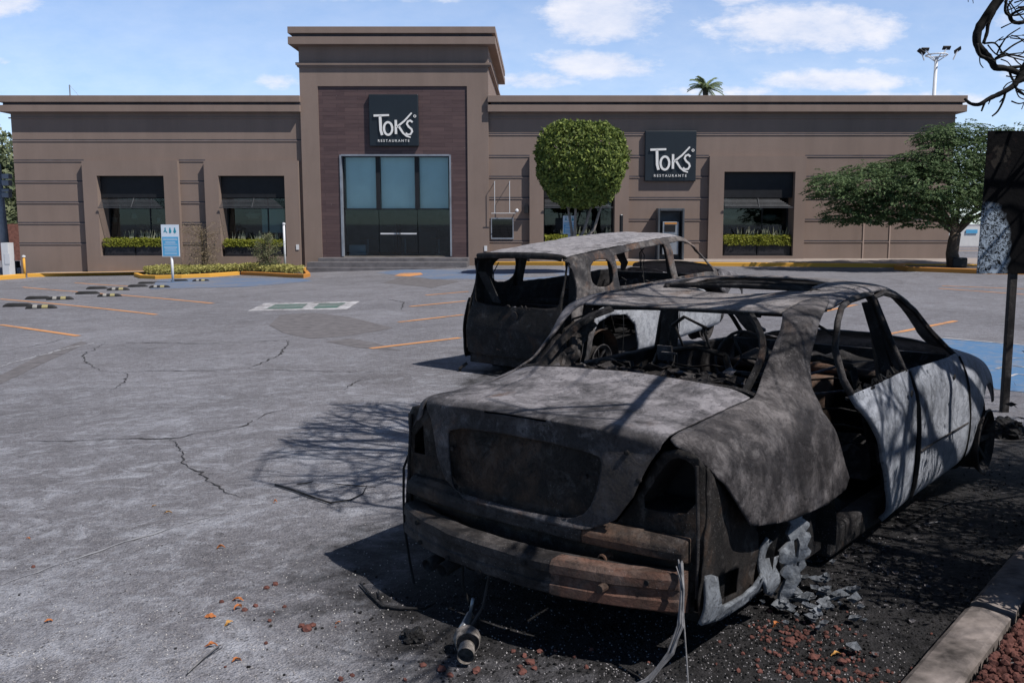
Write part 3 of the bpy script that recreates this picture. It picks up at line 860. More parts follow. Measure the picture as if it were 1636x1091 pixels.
# small service hatch with lamp bracket frame (wall between tower and tree)
hx0, hx1, hz0, hz1 = xu(786,365,YR), xu(819,365,YR), zt(380,YR), zt(350,YR)
h = MB(); h.box((hx0, YR-.04, hz0), (hx1, YR+.02, hz1)); ho = keep(h.build('service_window', M_['glass']))
h = MB(); h.box((hx0-.04, YR-.05, hz0-.06), (hx1+.04, YR-.0, hz0)); h.box((hx0-.04, YR-.05, hz1), (hx1+.04, YR, hz1+.05)); h.box((hx1, YR-.05, hz0), (hx1+.04, YR, hz1)); h.box((hx0-.04, YR-.05, hz0), (hx0, YR, hz1)); h.build('frame', M_['grey_metal'], ho)
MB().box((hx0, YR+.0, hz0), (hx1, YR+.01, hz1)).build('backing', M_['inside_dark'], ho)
br = MB()
for u in (790, 814):
    x = xu(u, 310, YR-.5); br.tube([(x, YR, zt(290)), (x, YR-.4, zt(290)), (x, YR-.4, zt(341))], .014)
br.tube([(xu(785,341,YR-.4), YR-.4, zt(341)), (xu(824,341,YR-.4), YR-.4, zt(341))], .014)
bo = keep(br.build('wall_bracket', M_['white_metal']))
cmo = MB(); cmo.tube([(xu(826,336,YR), YR, zt(334)), (xu(826,336,YR-.3), YR-.28, zt(337))], .02); cmo.lathe([(.02,-.1),(.06,-.06),(.07,.08),(.03,.1)], 12, Matrix.Translation((xu(826,336,YR-.3), YR-.34, zt(337))) @ Matrix.Rotation(R(80),4,'X'))
keep(cmo.build('security_camera', M_['white_metal']))
cb2 = MB(); cb2.box((xu(838,337,YR), YR-.3, zt(341)), (xu(844,337,YR), YR, zt(329))); keep(cb2.build('wall_lamp', M_['frame_dark']))
pl = MB()
for u, v in ((475.5,395),(776,397)):
    pl = MB(); p = W(u, v, YF if u < 480 else YT); pl.box((p.x-.06, p.y-.03, p.z-.11), (p.x+.06, p.y+.02, p.z+.11)); keep(pl.build('outlet_box', M_['white_metal']))

# interior items seen through the panes
pend = []
for i, (u, v) in enumerate([(405,345),(1166,348),(1230,348),(183,352),(255,352),(215,345)]):
    p = W(u, v, YF+2.6)
    e = empty('pendant_lamp', p, 0, None, 'lamp', 'pendant lamps inside the dining room')
    m_ = MB().lathe([(.05,.16),(.20,.14),(.34,.10),(.36,.04),(.22,-.12),(.12,-.14)] if i < 3 else [(.04,.12),(.10,.1),(.14,-.12),(.12,-.12)], 20, cap=False); m_.build('lamp_shade', M_['lamp_bowl'], e, smooth=True)
    MB().tube([(0,0,.14),(0,0,1.1)], .01).build('cord', M_['frame_dark'], e)
    pend.append(e)
for e, l in zip(pend, ['white bowl pendant lamp behind the second window from the left', 'white bowl pendant lamp, left one behind the rightmost window', 'white bowl pendant lamp, right one behind the rightmost window',
                       'small cream pendant lamp at the left behind the leftmost window', 'small cream pendant lamp at the right behind the leftmost window', 'small cream pendant lamp in the middle behind the leftmost window']): e['label'] = l
tb = MB(); a0 = W(218, 362, YF+2.2); b0 = W(262, 364, YF+2.2); tb.box((a0.x, a0.y, a0.z-.08), (b0.x, a0.y+.7, a0.z+.06)); tb.box((a0.x+.1, a0.y+.3, a0.z-1.0), (a0.x+.2, a0.y+.4, a0.z-.08)); tb.box((b0.x-.2, a0.y+.3, a0.z-1.0), (b0.x-.1, a0.y+.4, a0.z-.08))
tag(tb.build('dining_counter', M_['table_wood']), 'orange brown wooden counter seen inside the leftmost window', 'counter')
pn = MB(); a0 = W(418, 334, YF+1.6); b0 = W(455, 372, YF+1.6); pn.box((a0.x, a0.y, b0.z), (b0.x, a0.y+.05, a0.z)); pn.box((a0.x+.2, a0.y+.01, b0.z-1.2), (a0.x+.28, a0.y+.04, b0.z))
tag(pn.build('frosted_screen', M_['blind']), 'pale blue screen panel inside the second window from the left', 'screen')
bx = W(571, 399, YGl+.8); q = MB().box((bx.x-.36, bx.y, GLb), (bx.x+.36, bx.y+.4, GLb+.45)); q.box((bx.x-.30, bx.y-.012, GLb+.06), (bx.x+.30, bx.y-.002, GLb+.39))
tag(q.build('storage_box', M_['white_metal'], bevel=.04), 'pale rounded box on the lobby floor behind the entrance glass', 'box')

# ------------------------------------------------------------------ logo signs
def logo_sign(u0, v0, u1, v1, Y, label):
    p0, p1 = W(u0, v0, Y), W(u1, v1, Y)
    Wd, Hd = p1.x-p0.x, p0.z-p1.z
    e = empty('restaurant_sign', ((p0.x+p1.x)/2, Y, p1.z), 0, label, 'sign', 'dark square restaurant signs')
    MB().box((-Wd/2, 0, 0), (Wd/2, .16, Hd)).build('panel', M_['sign_face'], e, bevel=.03)
    L = MB(); s = Wd; yb = -.06
    def stroke(pts, w0, w1=None, y=yb, th=.05):
        w1 = w0 if w1 is None else w1
        P = [Vector((a*s, 0, b*s)) for a, b in pts]; n = len(P); A = []; B = []
        for i in range(n):
            t = P[min(i+1,n-1)]-P[max(i-1,0)]; t.normalize(); nn = Vector((-t.z, 0, t.x)); ww = (w0+(w1-w0)*i/(n-1))*s/2
            A.append(P[i]+nn*ww); B.append(P[i]-nn*ww)
        for i in range(n-1):
            L.prism([A[i]+Vector((0,y,0)), A[i+1]+Vector((0,y,0)), B[i+1]+Vector((0,y,0)), B[i]+Vector((0,y,0))], (0, th, 0))
    def arc(cx, cz, rx, rz, a0, a1, n=16): return [(cx+rx*math.cos(R(a0+(a1-a0)*i/n)), cz+rz*math.sin(R(a0+(a1-a0)*i/n))) for i in range(n+1)]
    b0 = .22
    stroke([(-.40,b0+.385),(-.09,b0+.395)], .042, .036)      # T bar
    stroke([(-.27,b0+.38),(-.262,b0+.10),(-.235,b0-.0)], .052, .05)
    stroke(arc(-.112, b0+.13, .085, .125, 0, 360, 26), .042)        # o
    stroke([(.045,b0+.30),(.045,b0+.02)], .045)                # K
    stroke([(.37,b0+.44),(.22,b0+.28),(.06,b0+.155)], .028, .04)
    stroke([(.10,b0+.18),(.19,b0+.04),(.26,b0-.02),(.34,b0-.045)], .042, .026)
    stroke([(.385,b0+.255),(.34,b0+.29),(.29,b0+.27),(.27,b0+.22),(.305,b0+.165),(.36,b0+.12),(.375,b0+.07),(.34,b0+.015),(.28,b0+.01),(.245,b0+.04)], .04, .036)  # s
    stroke(arc(.432, b0+.375, .022, .022, 0, 360, 12), .014)   # small circle
    L.build('lettering', M_['letter_white'], e)
    cu = bpy.data.curves.new('caption', 'FONT'); cu.body = 'RESTAURANTE'; cu.size = .070*s; cu.extrude = .008; cu.align_x = 'CENTER'; cu.space_character = 1.5; cu.offset = .001
    to = bpy.data.objects.new('tmp', cu); col.objects.link(to); bpy.context.view_layer.update()
    me = bpy.data.meshes.new_from_object(to.evaluated_get(bpy.context.evaluated_depsgraph_get())); bpy.data.objects.remove(to)
    me.materials.clear(); me.materials.append(M_['letter_white'])
    co = bpy.data.objects.new('caption', me); col.objects.link(co); co.parent = e; co.rotation_euler = (R(90),0,0); co.location = (-.005*s, -.045, .085*s)
    return e
logo_sign(588.5, 151, 669, 234, YC-.17, 'square dark sign with white logo above the glass entrance of the tower')
logo_sign(1031, 209, 1111.5, 290, YR-.17, 'square dark sign with white logo on the wall above the cash machine')

# cash machine
def atm():
    p0 = W(1050, 333, YF-.25); p1 = W(1091, 411, YF-.25); wd = p1.x-p0.x; z0 = .10; ht = p0.z-z0
    e = empty('cash_machine', ((p0.x+p1.x)/2, YR-.75, z0), 0, 'grey cash machine booth standing against the wall under the right sign', 'cash machine')
    h = wd/2
    b = MB(); b.box((-h,0,0),(-h+.09,.73,ht)); b.box((h-.09,0,0),(h,.73,ht)); b.box((-h+.09,0,ht-.12),(h-.09,.73,ht)); b.box((-h+.09,.6,0),(h-.09,.73,ht-.12))
    b.build('housing', M_['booth_grey'], e, bevel=.02)
    b = MB(); b.box((-h+.22,.14,ht*.1),(h-.22,.6,ht*.74)); b.build('machine', M_['steel'], e, bevel=.02)
    b = MB(); b.box((-h+.3,.12,ht*.54),(h-.36,.14,ht*.68)); b.box((-h+.3,.11,ht*.42),(h-.55,.14,ht*.49)); b.box((h-.5,.11,ht*.42),(h-.3,.14,ht*.48)); b.build('screen', M_['frame_dark'], e)
    b = MB(); b.box((-h+.3,.125,ht*.69),(h-.3,.14,ht*.725)); b.build('top_strip', M_['kerb_orange'], e)
atm()
# ================================================================== burnt vehicles
# sedan master surface: stations s, rows t ; entries (x,y,z) right half
def sec(x, rows):
    return [ (r if len(r)==3 else (x,r[0],r[1])) for r in rows]
SED=[
 [(.09,.66,.26),(.09,.69,.34),(.09,.70,.44),(.09,.69,.50),(.09,.67,.55),(.085,.63,.54),(.08,.57,.53),(.075,.50,.52),(.07,.41,.51),(.065,.31,.51),(.06,.17,.51),(.055,0,.51)],
 [(.10,.71,.25),(.10,.74,.33),(.10,.745,.44),(.10,.74,.57),(.10,.715,.68),(.09,.66,.69),(.07,.59,.68),(.055,.51,.67),(.045,.42,.66),(.035,.32,.66),(.03,.17,.66),(.03,0,.66)],
 [(.14,.76,.24),(.14,.79,.32),(.14,.80,.44),(.14,.79,.60),(.14,.765,.78),(.12,.71,.86),(.10,.64,.87),(.085,.55,.90),(.068,.45,.92),(.060,.34,.935),(.055,.19,.94),(.05,0,.945)],
 [(.23,.79,.24),(.23,.82,.32),(.23,.835,.44),(.23,.83,.61),(.22,.80,.81),(.19,.74,.925),(.145,.67,.975),(.115,.57,.992),(.098,.47,.998),(.088,.35,1.003),(.082,.19,1.007),(.078,0,1.01)],
 sec(.36,[(.80,.24),(.83,.32),(.845,.44),(.845,.62),(.815,.82),(.755,.935),(.685,.985),(.575,1.005),(.465,1.012),(.35,1.018),(.19,1.023),(0,1.025)]),
 sec(.58,[(.80,.24),(.84,.32),(.857,.44),(.858,.62),(.83,.83),(.77,.94),(.70,.992),(.60,1.015),(.48,1.025),(.36,1.032),(.19,1.038),(0,1.04)]),
 sec(.84,[(.80,.23),(.845,.31),(.862,.44),(.864,.62),(.84,.83),(.785,.945),(.715,1.005),(.645,1.045),(.56,1.07),(.44,1.075),(.22,1.08),(0,1.085)]),
 sec(1.12,[(.80,.22),(.845,.30),(.864,.44),(.866,.62),(.846,.83),(.795,.95),(.735,1.025),(.675,1.105),(.615,1.175),(.51,1.205),(.26,1.222),(0,1.228)]),
 sec(1.45,[(.79,.21),(.842,.29),(.864,.43),(.867,.61),(.85,.82),(.80,.95),(.755,1.03),(.69,1.16),(.625,1.285),(.52,1.35),(.28,1.37),(0,1.375)]),
 sec(1.9,[(.78,.20),(.84,.28),(.862,.42),(.867,.60),(.85,.81),(.80,.945),(.757,1.03),(.685,1.18),(.615,1.325),(.52,1.39),(.28,1.405),(0,1.408)]),
 sec(2.3,[(.78,.20),(.84,.28),(.862,.42),(.866,.60),(.85,.80),(.80,.94),(.757,1.02),(.685,1.18),(.61,1.345),(.515,1.41),(.28,1.43),(0,1.437)]),
 sec(2.7,[(.78,.20),(.84,.28),(.862,.42),(.864,.60),(.848,.79),(.797,.93),(.755,1.01),(.69,1.16),(.605,1.315),(.515,1.385),(.28,1.41),(0,1.415)]),
 sec(3.05,[(.78,.20),(.84,.28),(.862,.42),(.862,.59),(.843,.78),(.792,.92),(.757,.99),(.705,1.09),(.64,1.18),(.53,1.24),(.28,1.265),(0,1.27)]),
 sec(3.4,[(.79,.21),(.84,.28),(.862,.42),(.862,.58),(.838,.765),(.785,.90),(.745,.945),(.70,.98),(.62,1.005),(.50,1.03),(.27,1.055),(0,1.065)]),
 sec(3.75,[(.79,.22),(.84,.29),(.864,.42),(.864,.57),(.835,.745),(.775,.85),(.71,.89),(.64,.905),(.52,.925),(.40,.94),(.21,.955),(0,.96)]),
 sec(4.1,[(.77,.23),(.81,.30),(.838,.42),(.838,.56),(.81,.71),(.75,.80),(.68,.835),(.60,.855),(.49,.875),(.37,.888),(.20,.898),(0,.90)]),
 [(4.36,.71,.23),(4.36,.74,.30),(4.36,.77,.42),(4.35,.77,.55),(4.34,.745,.665),(4.34,.70,.735),(4.35,.64,.765),(4.37,.56,.785),(4.39,.46,.80),(4.40,.35,.81),(4.42,.19,.82),(4.43,0,.825)],
 [(4.45,.60,.23),(4.45,.63,.30),(4.45,.66,.42),(4.45,.66,.52),(4.45,.64,.60),(4.45,.60,.64),(4.46,.55,.66),(4.48,.48,.67),(4.50,.39,.68),(4.51,.30,.685),(4.52,.16,.69),(4.53,0,.69)],
]
def cr(A,u):
    """catmull-rom over axis 0 at positions u (array)"""
    A=np.asarray(A,float); n=len(A); u=np.clip(np.asarray(u,float),0,n-1-1e-9); i=u.astype(int); f=u-i
    g=lambda k:A[np.clip(k,0,n-1)]
    p0,p1,p2,p3=g(i-1),g(i),g(i+1),g(i+2)
    sh=f.reshape(f.shape+(1,)*(A.ndim-1))
    a=0.5*((2*p1)+(p2-p0)*sh+(2*p0-5*p1+4*p2-p3)*sh**2+(3*p1-p0-3*p2+p3)*sh**3)
    return a
def ev(C,s,t):
    C=np.asarray(C,float); s=np.atleast_1d(s).astype(float); t=np.atleast_1d(t).astype(float)
    R=cr(C,s)            # (N,rows,3)
    n=C.shape[1]; t=np.clip(t,0,2*(n-1)-1e-9); i=t.astype(int); f=(t-i)[:,None]; k=np.arange(len(t))
    def g(j):
        # mirror across centre line at the last row
        j=np.where(j<0,0,j); m=j>n-1; jj=np.clip(np.where(m,2*(n-1)-j,j),0,n-1); P=R[k,jj].copy(); P[m,1]*=-1; return P
    p0,p1,p2,p3=g(i-1),g(i),g(i+1),g(i+2)
    return 0.5*((2*p1)+(p2-p0)*f+(2*p0-5*p1+4*p2-p3)*f**2+(3*p1-p0-3*p2+p3)*f**3)
def in_poly(x, y, poly):
    c = False; n = len(poly); j = n-1
    for i in range(n):
        xi, yi = poly[i]; xj, yj = poly[j]
        if (yi > y) != (yj > y) and x < (xj-xi)*(y-yi)/(yj-yi)+xi: c = not c
        j = i
    return c
def densify(poly, step):
    out = []
    for i in range(len(poly)):
        a, b = poly[i], poly[(i+1) % len(poly)]
        k = max(1, int(math.hypot(b[0]-a[0], (b[1]-a[1])*.6)/step))
        for j in range(k): out.append((a[0]+(b[0]-a[0])*j/k, a[1]+(b[1]-a[1])*j/k))
    return out
def smooth_poly(p, it=2):
    for _ in range(it):
        q = []
        for i in range(len(p)):
            a, b = p[i], p[(i+1) % len(p)]
            q += [(a[0]*.75+b[0]*.25, a[1]*.75+b[1]*.25), (a[0]*.25+b[0]*.75, a[1]*.25+b[1]*.75)]
        p = q
    return p
def panel(C, outline, holes=(), ds=.09, dt=.16, step=.06, warp=None, dent=.005, mirror=False):
    """sheet-metal panel cut out of a master surface; returns vertices and faces"""
    out = densify(outline, step); hs = [densify(h, step) for h in holes]
    pts = []; loops = []
    for lp in [out]+hs:
        b = len(pts); pts += lp; loops.append(list(range(b, b+len(lp))))
    ss = [p[0] for p in outline]; ts = [p[1] for p in outline]
    rnd = random.Random(2); s = min(ss)+ds/2
    while s < max(ss):
        t = min(ts)+dt/2
        while t < max(ts):
            q = (s+rnd.uniform(-.15,.15)*ds, t+rnd.uniform(-.15,.15)*dt)
            if in_poly(*q, outline) and not any(in_poly(*q, h) for h in holes): pts.append(q)
            t += dt
        s += ds
    vv, ee, ff, *_ = delaunay_2d_cdt([Vector(p) for p in pts], [], loops, 2, 1e-5)
    F = []
    for f in ff:
        cx = sum(vv[i][0] for i in f)/len(f); cy = sum(vv[i][1] for i in f)/len(f)
        if in_poly(cx, cy, outline) and not any(in_poly(cx, cy, h) for h in holes): F.append(tuple(f))
    S = np.array([v[0] for v in vv]); T = np.array([v[1] for v in vv])
    P = ev(C, S, T)
    V = []
    for i, p in enumerate(P):
        q = Vector(p)
        if dent:
            k = noise.noise(q*2.6)*dent*1.6+noise.noise(q*8.1+Vector((3,3,3)))*dent*.7+noise.noise(q*24)*dent*.25
            q.z += k*.7; q.y += k*(1 if q.y > 0 else -1)*.8; q.x += k*.3
        if warp: q = Vector(warp(q, S[i], T[i]))
        if mirror: q.y = -q.y
        V.append(q)
    if not mirror: F = [f[::-1] for f in F]
    return V, F
def add_panel(name, C, outline, holes, m, parent, thick=.006, warp=None, dent=.005, mirror=False, ds=.09, dt=.16, step=.06, post=None):
    V, F = panel(C, outline, holes, ds, dt, step, warp, dent, mirror)
    if post: V = [post(v) for v in V]
    o = MB().add(V, F).build(name, M_[m], parent, smooth=True)
    sd = o.modifiers.new('thick', 'SOLIDIFY'); sd.thickness = thick; sd.offset = -1
    return o
def pose(e, X, Y, h, sink, tp, z0):
    # car x forward / y right / z up  ->  world
    h = R(h)
    f = Vector((math.sin(h), math.cos(h), tp)); r = Vector((math.cos(h), -math.sin(h), 0)); u = Vector((0,0,1))
    M = Matrix(((f.x, r.x, 0, X-2*0*f.x), (f.y, r.y, 0, Y), (tp, 0, 1, z0-sink-2*tp), (0,0,0,1)))
    return M
class Car:
    """root sits at the vehicle's rear centre on the ground; geometry is baked to it through matrix M"""
    def __init__(s, name, X, Y, h, sink, tp, z0, label, cat):
        s.M = pose(None, X, Y, h, sink, tp, z0)
        f = Vector((math.sin(R(h)), math.cos(R(h)), 0))
        base = Vector((X, Y, z0))+f*2.2
        s.e = empty(name, base, 0, label, cat)
        s.T = Matrix.Translation(-base) @ s.M
    def fin(s, o, parent=None):
        if s.e.name.startswith('burnt_saloon'):      # the left roof side has spread and slumped backwards
            for v in o.data.vertices:
                c = v.co
                if c.y < .1 and c.z > 1.0:
                    k = min(1, (c.z-1.0)/.32)*min(1, (.1-c.y)/.5); c.x -= .13*k*math.exp(-((c.x-1.35)/.75)**2); c.y -= .10*k
        # object data from car space to root space
        o.data.transform(s.T)
        # (x fwd, y right, z up) is left handed: flip faces
        o.data.flip_normals()
        o.parent = parent or s.e
        return o
    def panel(s, name, *a, **k):
        parent = k.pop('parent', None)
        o = add_panel(name, a[0], a[1], a[2], a[3], None, **k); return s.fin(o, parent)
    def mb(s, mb, name, m, parent=None, **k):
        return s.fin(mb.build(name, M_[m], None, **k), parent)

# ------------------------------------------------------------------ saloon
C_ = [list(r) for r in SED]
C_[8][8] = (1.45,.655,1.285); C_[8][9] = (1.45,.565,1.345); C_[9][8] = (1.9,.62,1.33); C_[12][8] = (3.05,.635,1.205); C_[12][7] = (3.05,.70,1.10); C_[11][8] = (2.7,.605,1.335)
C_ = np.array(C_, float)
car = Car('burnt_saloon', -.086, 3.684, 38.7, .10, .008, 0., 'burnt-out ash grey saloon car without glass, nearest the camera', 'car')
def sag(q, s, t):
    k = math.exp(-((q.x-1.85)/.42)**2)*math.exp(-((q.y+.05)/.36)**2)*.055
    k += math.exp(-((q.x-1.50)/.10)**2)*max(0, 1-(q.y/.55)**2)*.012
    q.z -= k
    return q
QP = [(2.97,6.40),(3.55,6.53),(4.15,6.66),(5.29,6.93),(5.8,6.95),(6.42,7.84),(7.18,8.78),(7.85,9.31),(8.4,9.25),(8.93,9.05),(8.62,8.72),(8.4,8.55),(8.12,8.25),(7.94,7.99),(7.48,6.92),(7.19,6.02),(7.07,4.87),(7.2,4.26),(7.43,3.53),(7.66,2.98),(7.55,2.72),(6.85,2.60),(5.53,2.74),(4.35,2.98),(4.12,3.05),(3.93,3.24),(3.45,3.69),(2.92,4.26),(2.72,4.89),(2.72,5.57),(2.80,6.10)]
qR = car.panel('quarter_panel', C_, QP, [], 'quarter_metal', thick=.010)
QPL = QP[:21]+[(7.3,2.2),(6.9,3.2),(6.4,3.55),(5.9,3.2),(5.55,2.4),(5.4,1.2),(4.1,.8),(3.0,.7),(2.2,.8),(1.6,2.0),(2.2,3.2)]+[(2.05,4.6),(2.1,5.4),(2.3,5.9),(2.7,6.2)]
qL = car.panel('quarter_panel', C_, QPL, [], 'ash_metal', thick=.010, mirror=True)
mir = lambda pts: pts+[(s, 22-t) for s, t in pts[::-1]]
def lidwarp(q, s, t):
    a = abs(11-t)
    # lip along the lower edge
    if s < .78: q.x -= .020*math.sin(min(1, (.78-s)/.18)*math.pi)
    # shallow crease where the lid turns down
    return q
LID = [(2.92,6.52),(2.45,6.55),(2.06,6.76),(1.37,7.12),(.99,7.70),(.80,8.5),(.67,9.3),(.61,10.54),(.60,11)]
LIDT = [(5.93,11),(5.9,9.6),(5.84,8.2),(5.76,7.05),(5.29,7.02),(4.15,6.76),(3.55,6.63)]
lid_half = LIDT+LID
lid_out = [(5.93,11)]+LIDT[1:]+LID[:-1]+[(.60,11)]+[(s,22-t) for s,t in (LIDT[1:]+LID[:-1])[::-1]]
slot = [(2.40,10.45),(2.62,10.45),(2.62,12.2),(2.40,12.2)]
rc0 = [(.80,9.9),(.78,11.2),(.80,13.5),(.92,13.85),(1.72,14.05),(1.82,13.85),(1.86,11),(1.82,8.85),(1.72,8.62),(1.25,8.72),(.92,9.2)]
recess = smooth_poly(rc0, 1)
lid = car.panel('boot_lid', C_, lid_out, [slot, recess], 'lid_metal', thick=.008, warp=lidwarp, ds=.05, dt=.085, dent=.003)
def recwarp(q, s, t):
    a = max(11-t, t-11.65); k = min(1, max(0, (s-.72)/.14), max(0, (1.90-s)/.12), max(0, (2.5-a)/.25)); q.x += .006+.034*k*k*(3-2*k); return q
rec_out = smooth_poly([(11+0*t, t) if 0 else ((s-1.3)*1.10+1.3, (t-11)*1.05+11) for s, t in rc0], 1)
car.panel('plate_recess', C_, rec_out, [], 'tail_metal', thick=.004, warp=recwarp, ds=.05, dt=.085, dent=.004, parent=lid)
# small rivets, studs and holes on the rear
for (y, z) in [(-.42,.80),(.18,.62),(-.12,.60),(.30,.80),(.48,.92),(.53,.82)]:
    car.mb(MB().lathe([(.009,-.012),(.010,.004),(.0,.006)], 8, Matrix.Translation((.045+y*y*.1, y, z)) @ Matrix.Rotation(R(-90),4,'Y')), 'bolt', 'soot_metal', lid)
# roof and rails
roof_out = [(7.85,9.33),(8.4,9.30),(8.93,9.10),(9.6,8.95),(10.4,8.9),(11.0,8.95),(11.28,9.1),(11.32,11)]
roof_out = [(7.83,11)]+[(7.83,10.1)]+roof_out+[(s,22-t) for s,t in roof_out[:-1][::-1]]+[(7.83,11.9)]
sun_hole = smooth_poly([(9.22,12.2),(9.22,9.8),(10.36,9.8),(10.36,12.2)], 1)
roof = car.panel('roof', C_, roof_out, [sun_hole], 'roof_metal', thick=.010, warp=sag, ds=.08, dt=.14)
rail = [(8.93,9.07),(9.6,8.9),(10.4,8.85),(11.0,8.9),(11.3,9.05),(12.0,8.95),(12.7,8.75),(13.25,8.3),(13.35,7.2),(13.0,7.35),(12.5,7.9),(12.0,8.2),(11.4,8.32),(10.8,8.38),(10.1,8.42),(9.4,8.42),(8.9,8.38),(8.6,8.35),(8.40,8.53),(8.62,8.70)]
for mi in (False, True): car.panel('roof_rail', C_, rail, [], 'ash_metal', thick=.022, mirror=mi)
# sun roof frame remains
mb = MB()
for x in (2.02, 2.34): mb.tube([(x,-.40,1.395),(x,-.2,1.40),(x,.0,1.41),(x,.3,1.405),(x,.42,1.39)], .014)
for y in (-.38,.38): mb.tube([(1.98,y,1.385),(2.2,y,1.41),(2.4,y,1.405)], .012)
mb.tube([(2.0,-.36,1.40),(2.06,-.1,1.42),(2.02,.1,1.43),(2.1,.34,1.405)], .009)
car.mb(mb, 'sunroof_frame', 'soot_metal')
# headliner cross members
mb = MB()
for x in (1.55, 1.85, 2.62):
    z = 1.33 if x < 2 else 1.37
    mb.box((x, -.50, z-.03), (x+.07, .50, z-.012))
car.mb(mb, 'roof_bow', 'soot_metal')
# hood and front wings
hood_out = [(13.45,11),(13.45,8.2),(13.6,7.3),(14.3,7.0),(15.2,6.9),(16.0,6.9),(16.6,7.6),(16.75,9.5),(16.8,11)]
hood_out = hood_out+[(s,22-t) for s,t in hood_out[1:-1][::-1]]
car.panel('bonnet', C_, hood_out, [], 'ash_light', thick=.006)
FEN = [(13.12,7.0),(13.6,7.1),(14.3,6.85),(15.2,6.75),(16.0,6.75),(16.3,6.4),(16.45,5.2),(16.45,3.8),(15.9,2.4),(15.55,2.6),(15.2,3.35),(14.75,3.65),(14.25,3.6),(13.9,3.1),(13.65,2.2),(13.55,1.0),(13.14,.6),(13.05,2.0),(13.04,3.5),(13.03,5.4)]
for mi in (False, True): car.panel('front_wing', C_, FEN, [], 'ash_light' if not mi else 'ash_metal', thick=.010, mirror=mi)
# front doors
FD = [(10.20,5.30),(11.5,5.25),(12.4,5.3),(12.97,5.6),(12.99,3.5),(13.0,2.0),(13.05,.25),(11.6,.25),(10.30,.25),(10.17,1.6),(10.16,3.4)]
def fdent(q, s, t):
    k = math.exp(-((q.x-2.75)/.5)**2-((q.z-.62)/.16)**2)*.022; q.y -= k*(1 if q.y > 0 else -1); return q
for mi in (False, True):
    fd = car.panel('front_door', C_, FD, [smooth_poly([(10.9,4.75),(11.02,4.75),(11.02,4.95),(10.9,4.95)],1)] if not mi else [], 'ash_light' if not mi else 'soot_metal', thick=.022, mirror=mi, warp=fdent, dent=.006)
    # window frame hoop of the door
    hoop = [(10.12,5.3),(10.12,6.6),(10.14,8.1),(10.6,8.22),(11.2,8.18),(11.8,8.0),(12.4,7.55),(12.95,6.6),(13.0,5.6)]
    hp = ev(C_, [a for a, b in hoop], [b for a, b in hoop]); y = -1 if mi else 1
    mb = MB().tube([(p[0], y*(p[1]-.012), p[2]-.01) for p in hp], .017, 6)
    bp = ev(C_, [10.12]*5, [5.2,6,7,7.8,8.3])
    mb.prism([(p[0]-.035, y*(p[1]-.02), p[2]) for p in bp]+[(p[0]+.03, y*(p[1]-.02), p[2]) for p in bp[::-1]], (0, -.03*y, 0))
    car.mb(mb, 'window_frame', 'mid_metal' if not mi else 'soot_metal', fd)
# rear doors: right one stands ajar, swung out from its hinge
hinge = Vector((2.40, .835, 0)); ang = R(2.0)
def swing(v):
    d = v-hinge; c, s = math.cos(ang), math.sin(ang)
    # rear edge (negative x) moves outwards (+y)
    return Vector((hinge.x+d.x*c+d.y*s*1.0, hinge.y-d.x*s+d.y*c, v.z))
RD = [(8.04,5.25),(9.0,5.22),(10.06,5.28),(10.0,3.4),(10.0,1.6),(10.08,.25),(9.30,.15),(9.12,1.3),(8.92,2.3),(8.66,3.2),(8.32,4.0),(8.10,4.7)]
for mi in (False, True):
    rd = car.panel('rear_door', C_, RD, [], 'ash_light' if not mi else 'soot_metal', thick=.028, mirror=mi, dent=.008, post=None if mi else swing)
    hoop = [(8.04,5.25),(8.02,6.1),(8.14,7.1),(8.40,7.85),(8.78,8.24),(9.3,8.36),(9.9,8.34),(10.06,8.2),(10.04,6.8),(10.06,5.3)]
    hp = ev(C_, [a for a, b in hoop], [b for a, b in hoop]); y = -1 if mi else 1
    P = [Vector((p[0], y*(p[1]-.008), p[2]-.005)) for p in hp]
    if not mi: P = [swing(p) for p in P]
    mb = MB(); mb.tube(P, [.016]*len(P), 6)
    i_ = [p+Vector((.02,-.015*y,-.015)) for p in P]; mb.tube(i_, .010, 5)
    car.mb(mb, 'window_frame', 'mid_metal' if not mi else 'soot_metal', rd, smooth=True)
    if not mi:
        # charred inner edge and rags along the sill
        mb = MB(); rr = random.Random(4)
        for k in range(26):
            x = 1.52+.033*k; p = swing(Vector((x, .775+rr.uniform(-.03,.02), .945+rr.uniform(-.01,.02))))
            mb.tube([p-Vector((.03,0,0)), p+Vector((rr.uniform(-.01,.03), rr.uniform(-.03,.01), rr.uniform(-.005,.03))), p+Vector((.04,0,0))], .005+rr.random()*.005, 4)
        car.mb(mb, 'window_seal', 'char', rd)
# shut lines, handle holes and the pressed side line
for s_, r_ in ((10.11,.014),(13.0,.006)):
    bp = ev(C_, [s_]*11, np.linspace(.5,5.2,11)); car.mb(MB().tube([(p[0],p[1]+.004,p[2]) for p in bp], r_, 5), 'door_gap', 'charcoal')
for s_, t_ in ((9.72,4.42),(12.2,4.3)):
    p = ev(C_, [s_], [t_])[0]; k_ = .035 if s_ < 10 else .003
    car.mb(MB().lathe([(.0,0),(.020,0),(.016,.004)], 9, Matrix.Translation((p[0], p[1]+k_, p[2])) @ Matrix.Rotation(R(-90),4,'X')), 'handle_hole', 'charcoal')
ss_ = np.linspace(10.25,12.9,20); bp = ev(C_, ss_, [2.55]*20); car.mb(MB().tube([(p[0],p[1]+.001,p[2]) for p in bp], .005, 5), 'rub_strip', 'mid_metal')
# right side middle pillar
for y in (1, -1):
    mb = MB().prism([(2.28,y*.76,.25),(2.44,y*.76,.25),(2.42,y*.735,.95),(2.38,y*.60,1.32),(2.30,y*.60,1.32),(2.28,y*.735,.95)], (0,-.06*y,0))
    car.mb(mb, 'door_pillar', 'soot_metal')
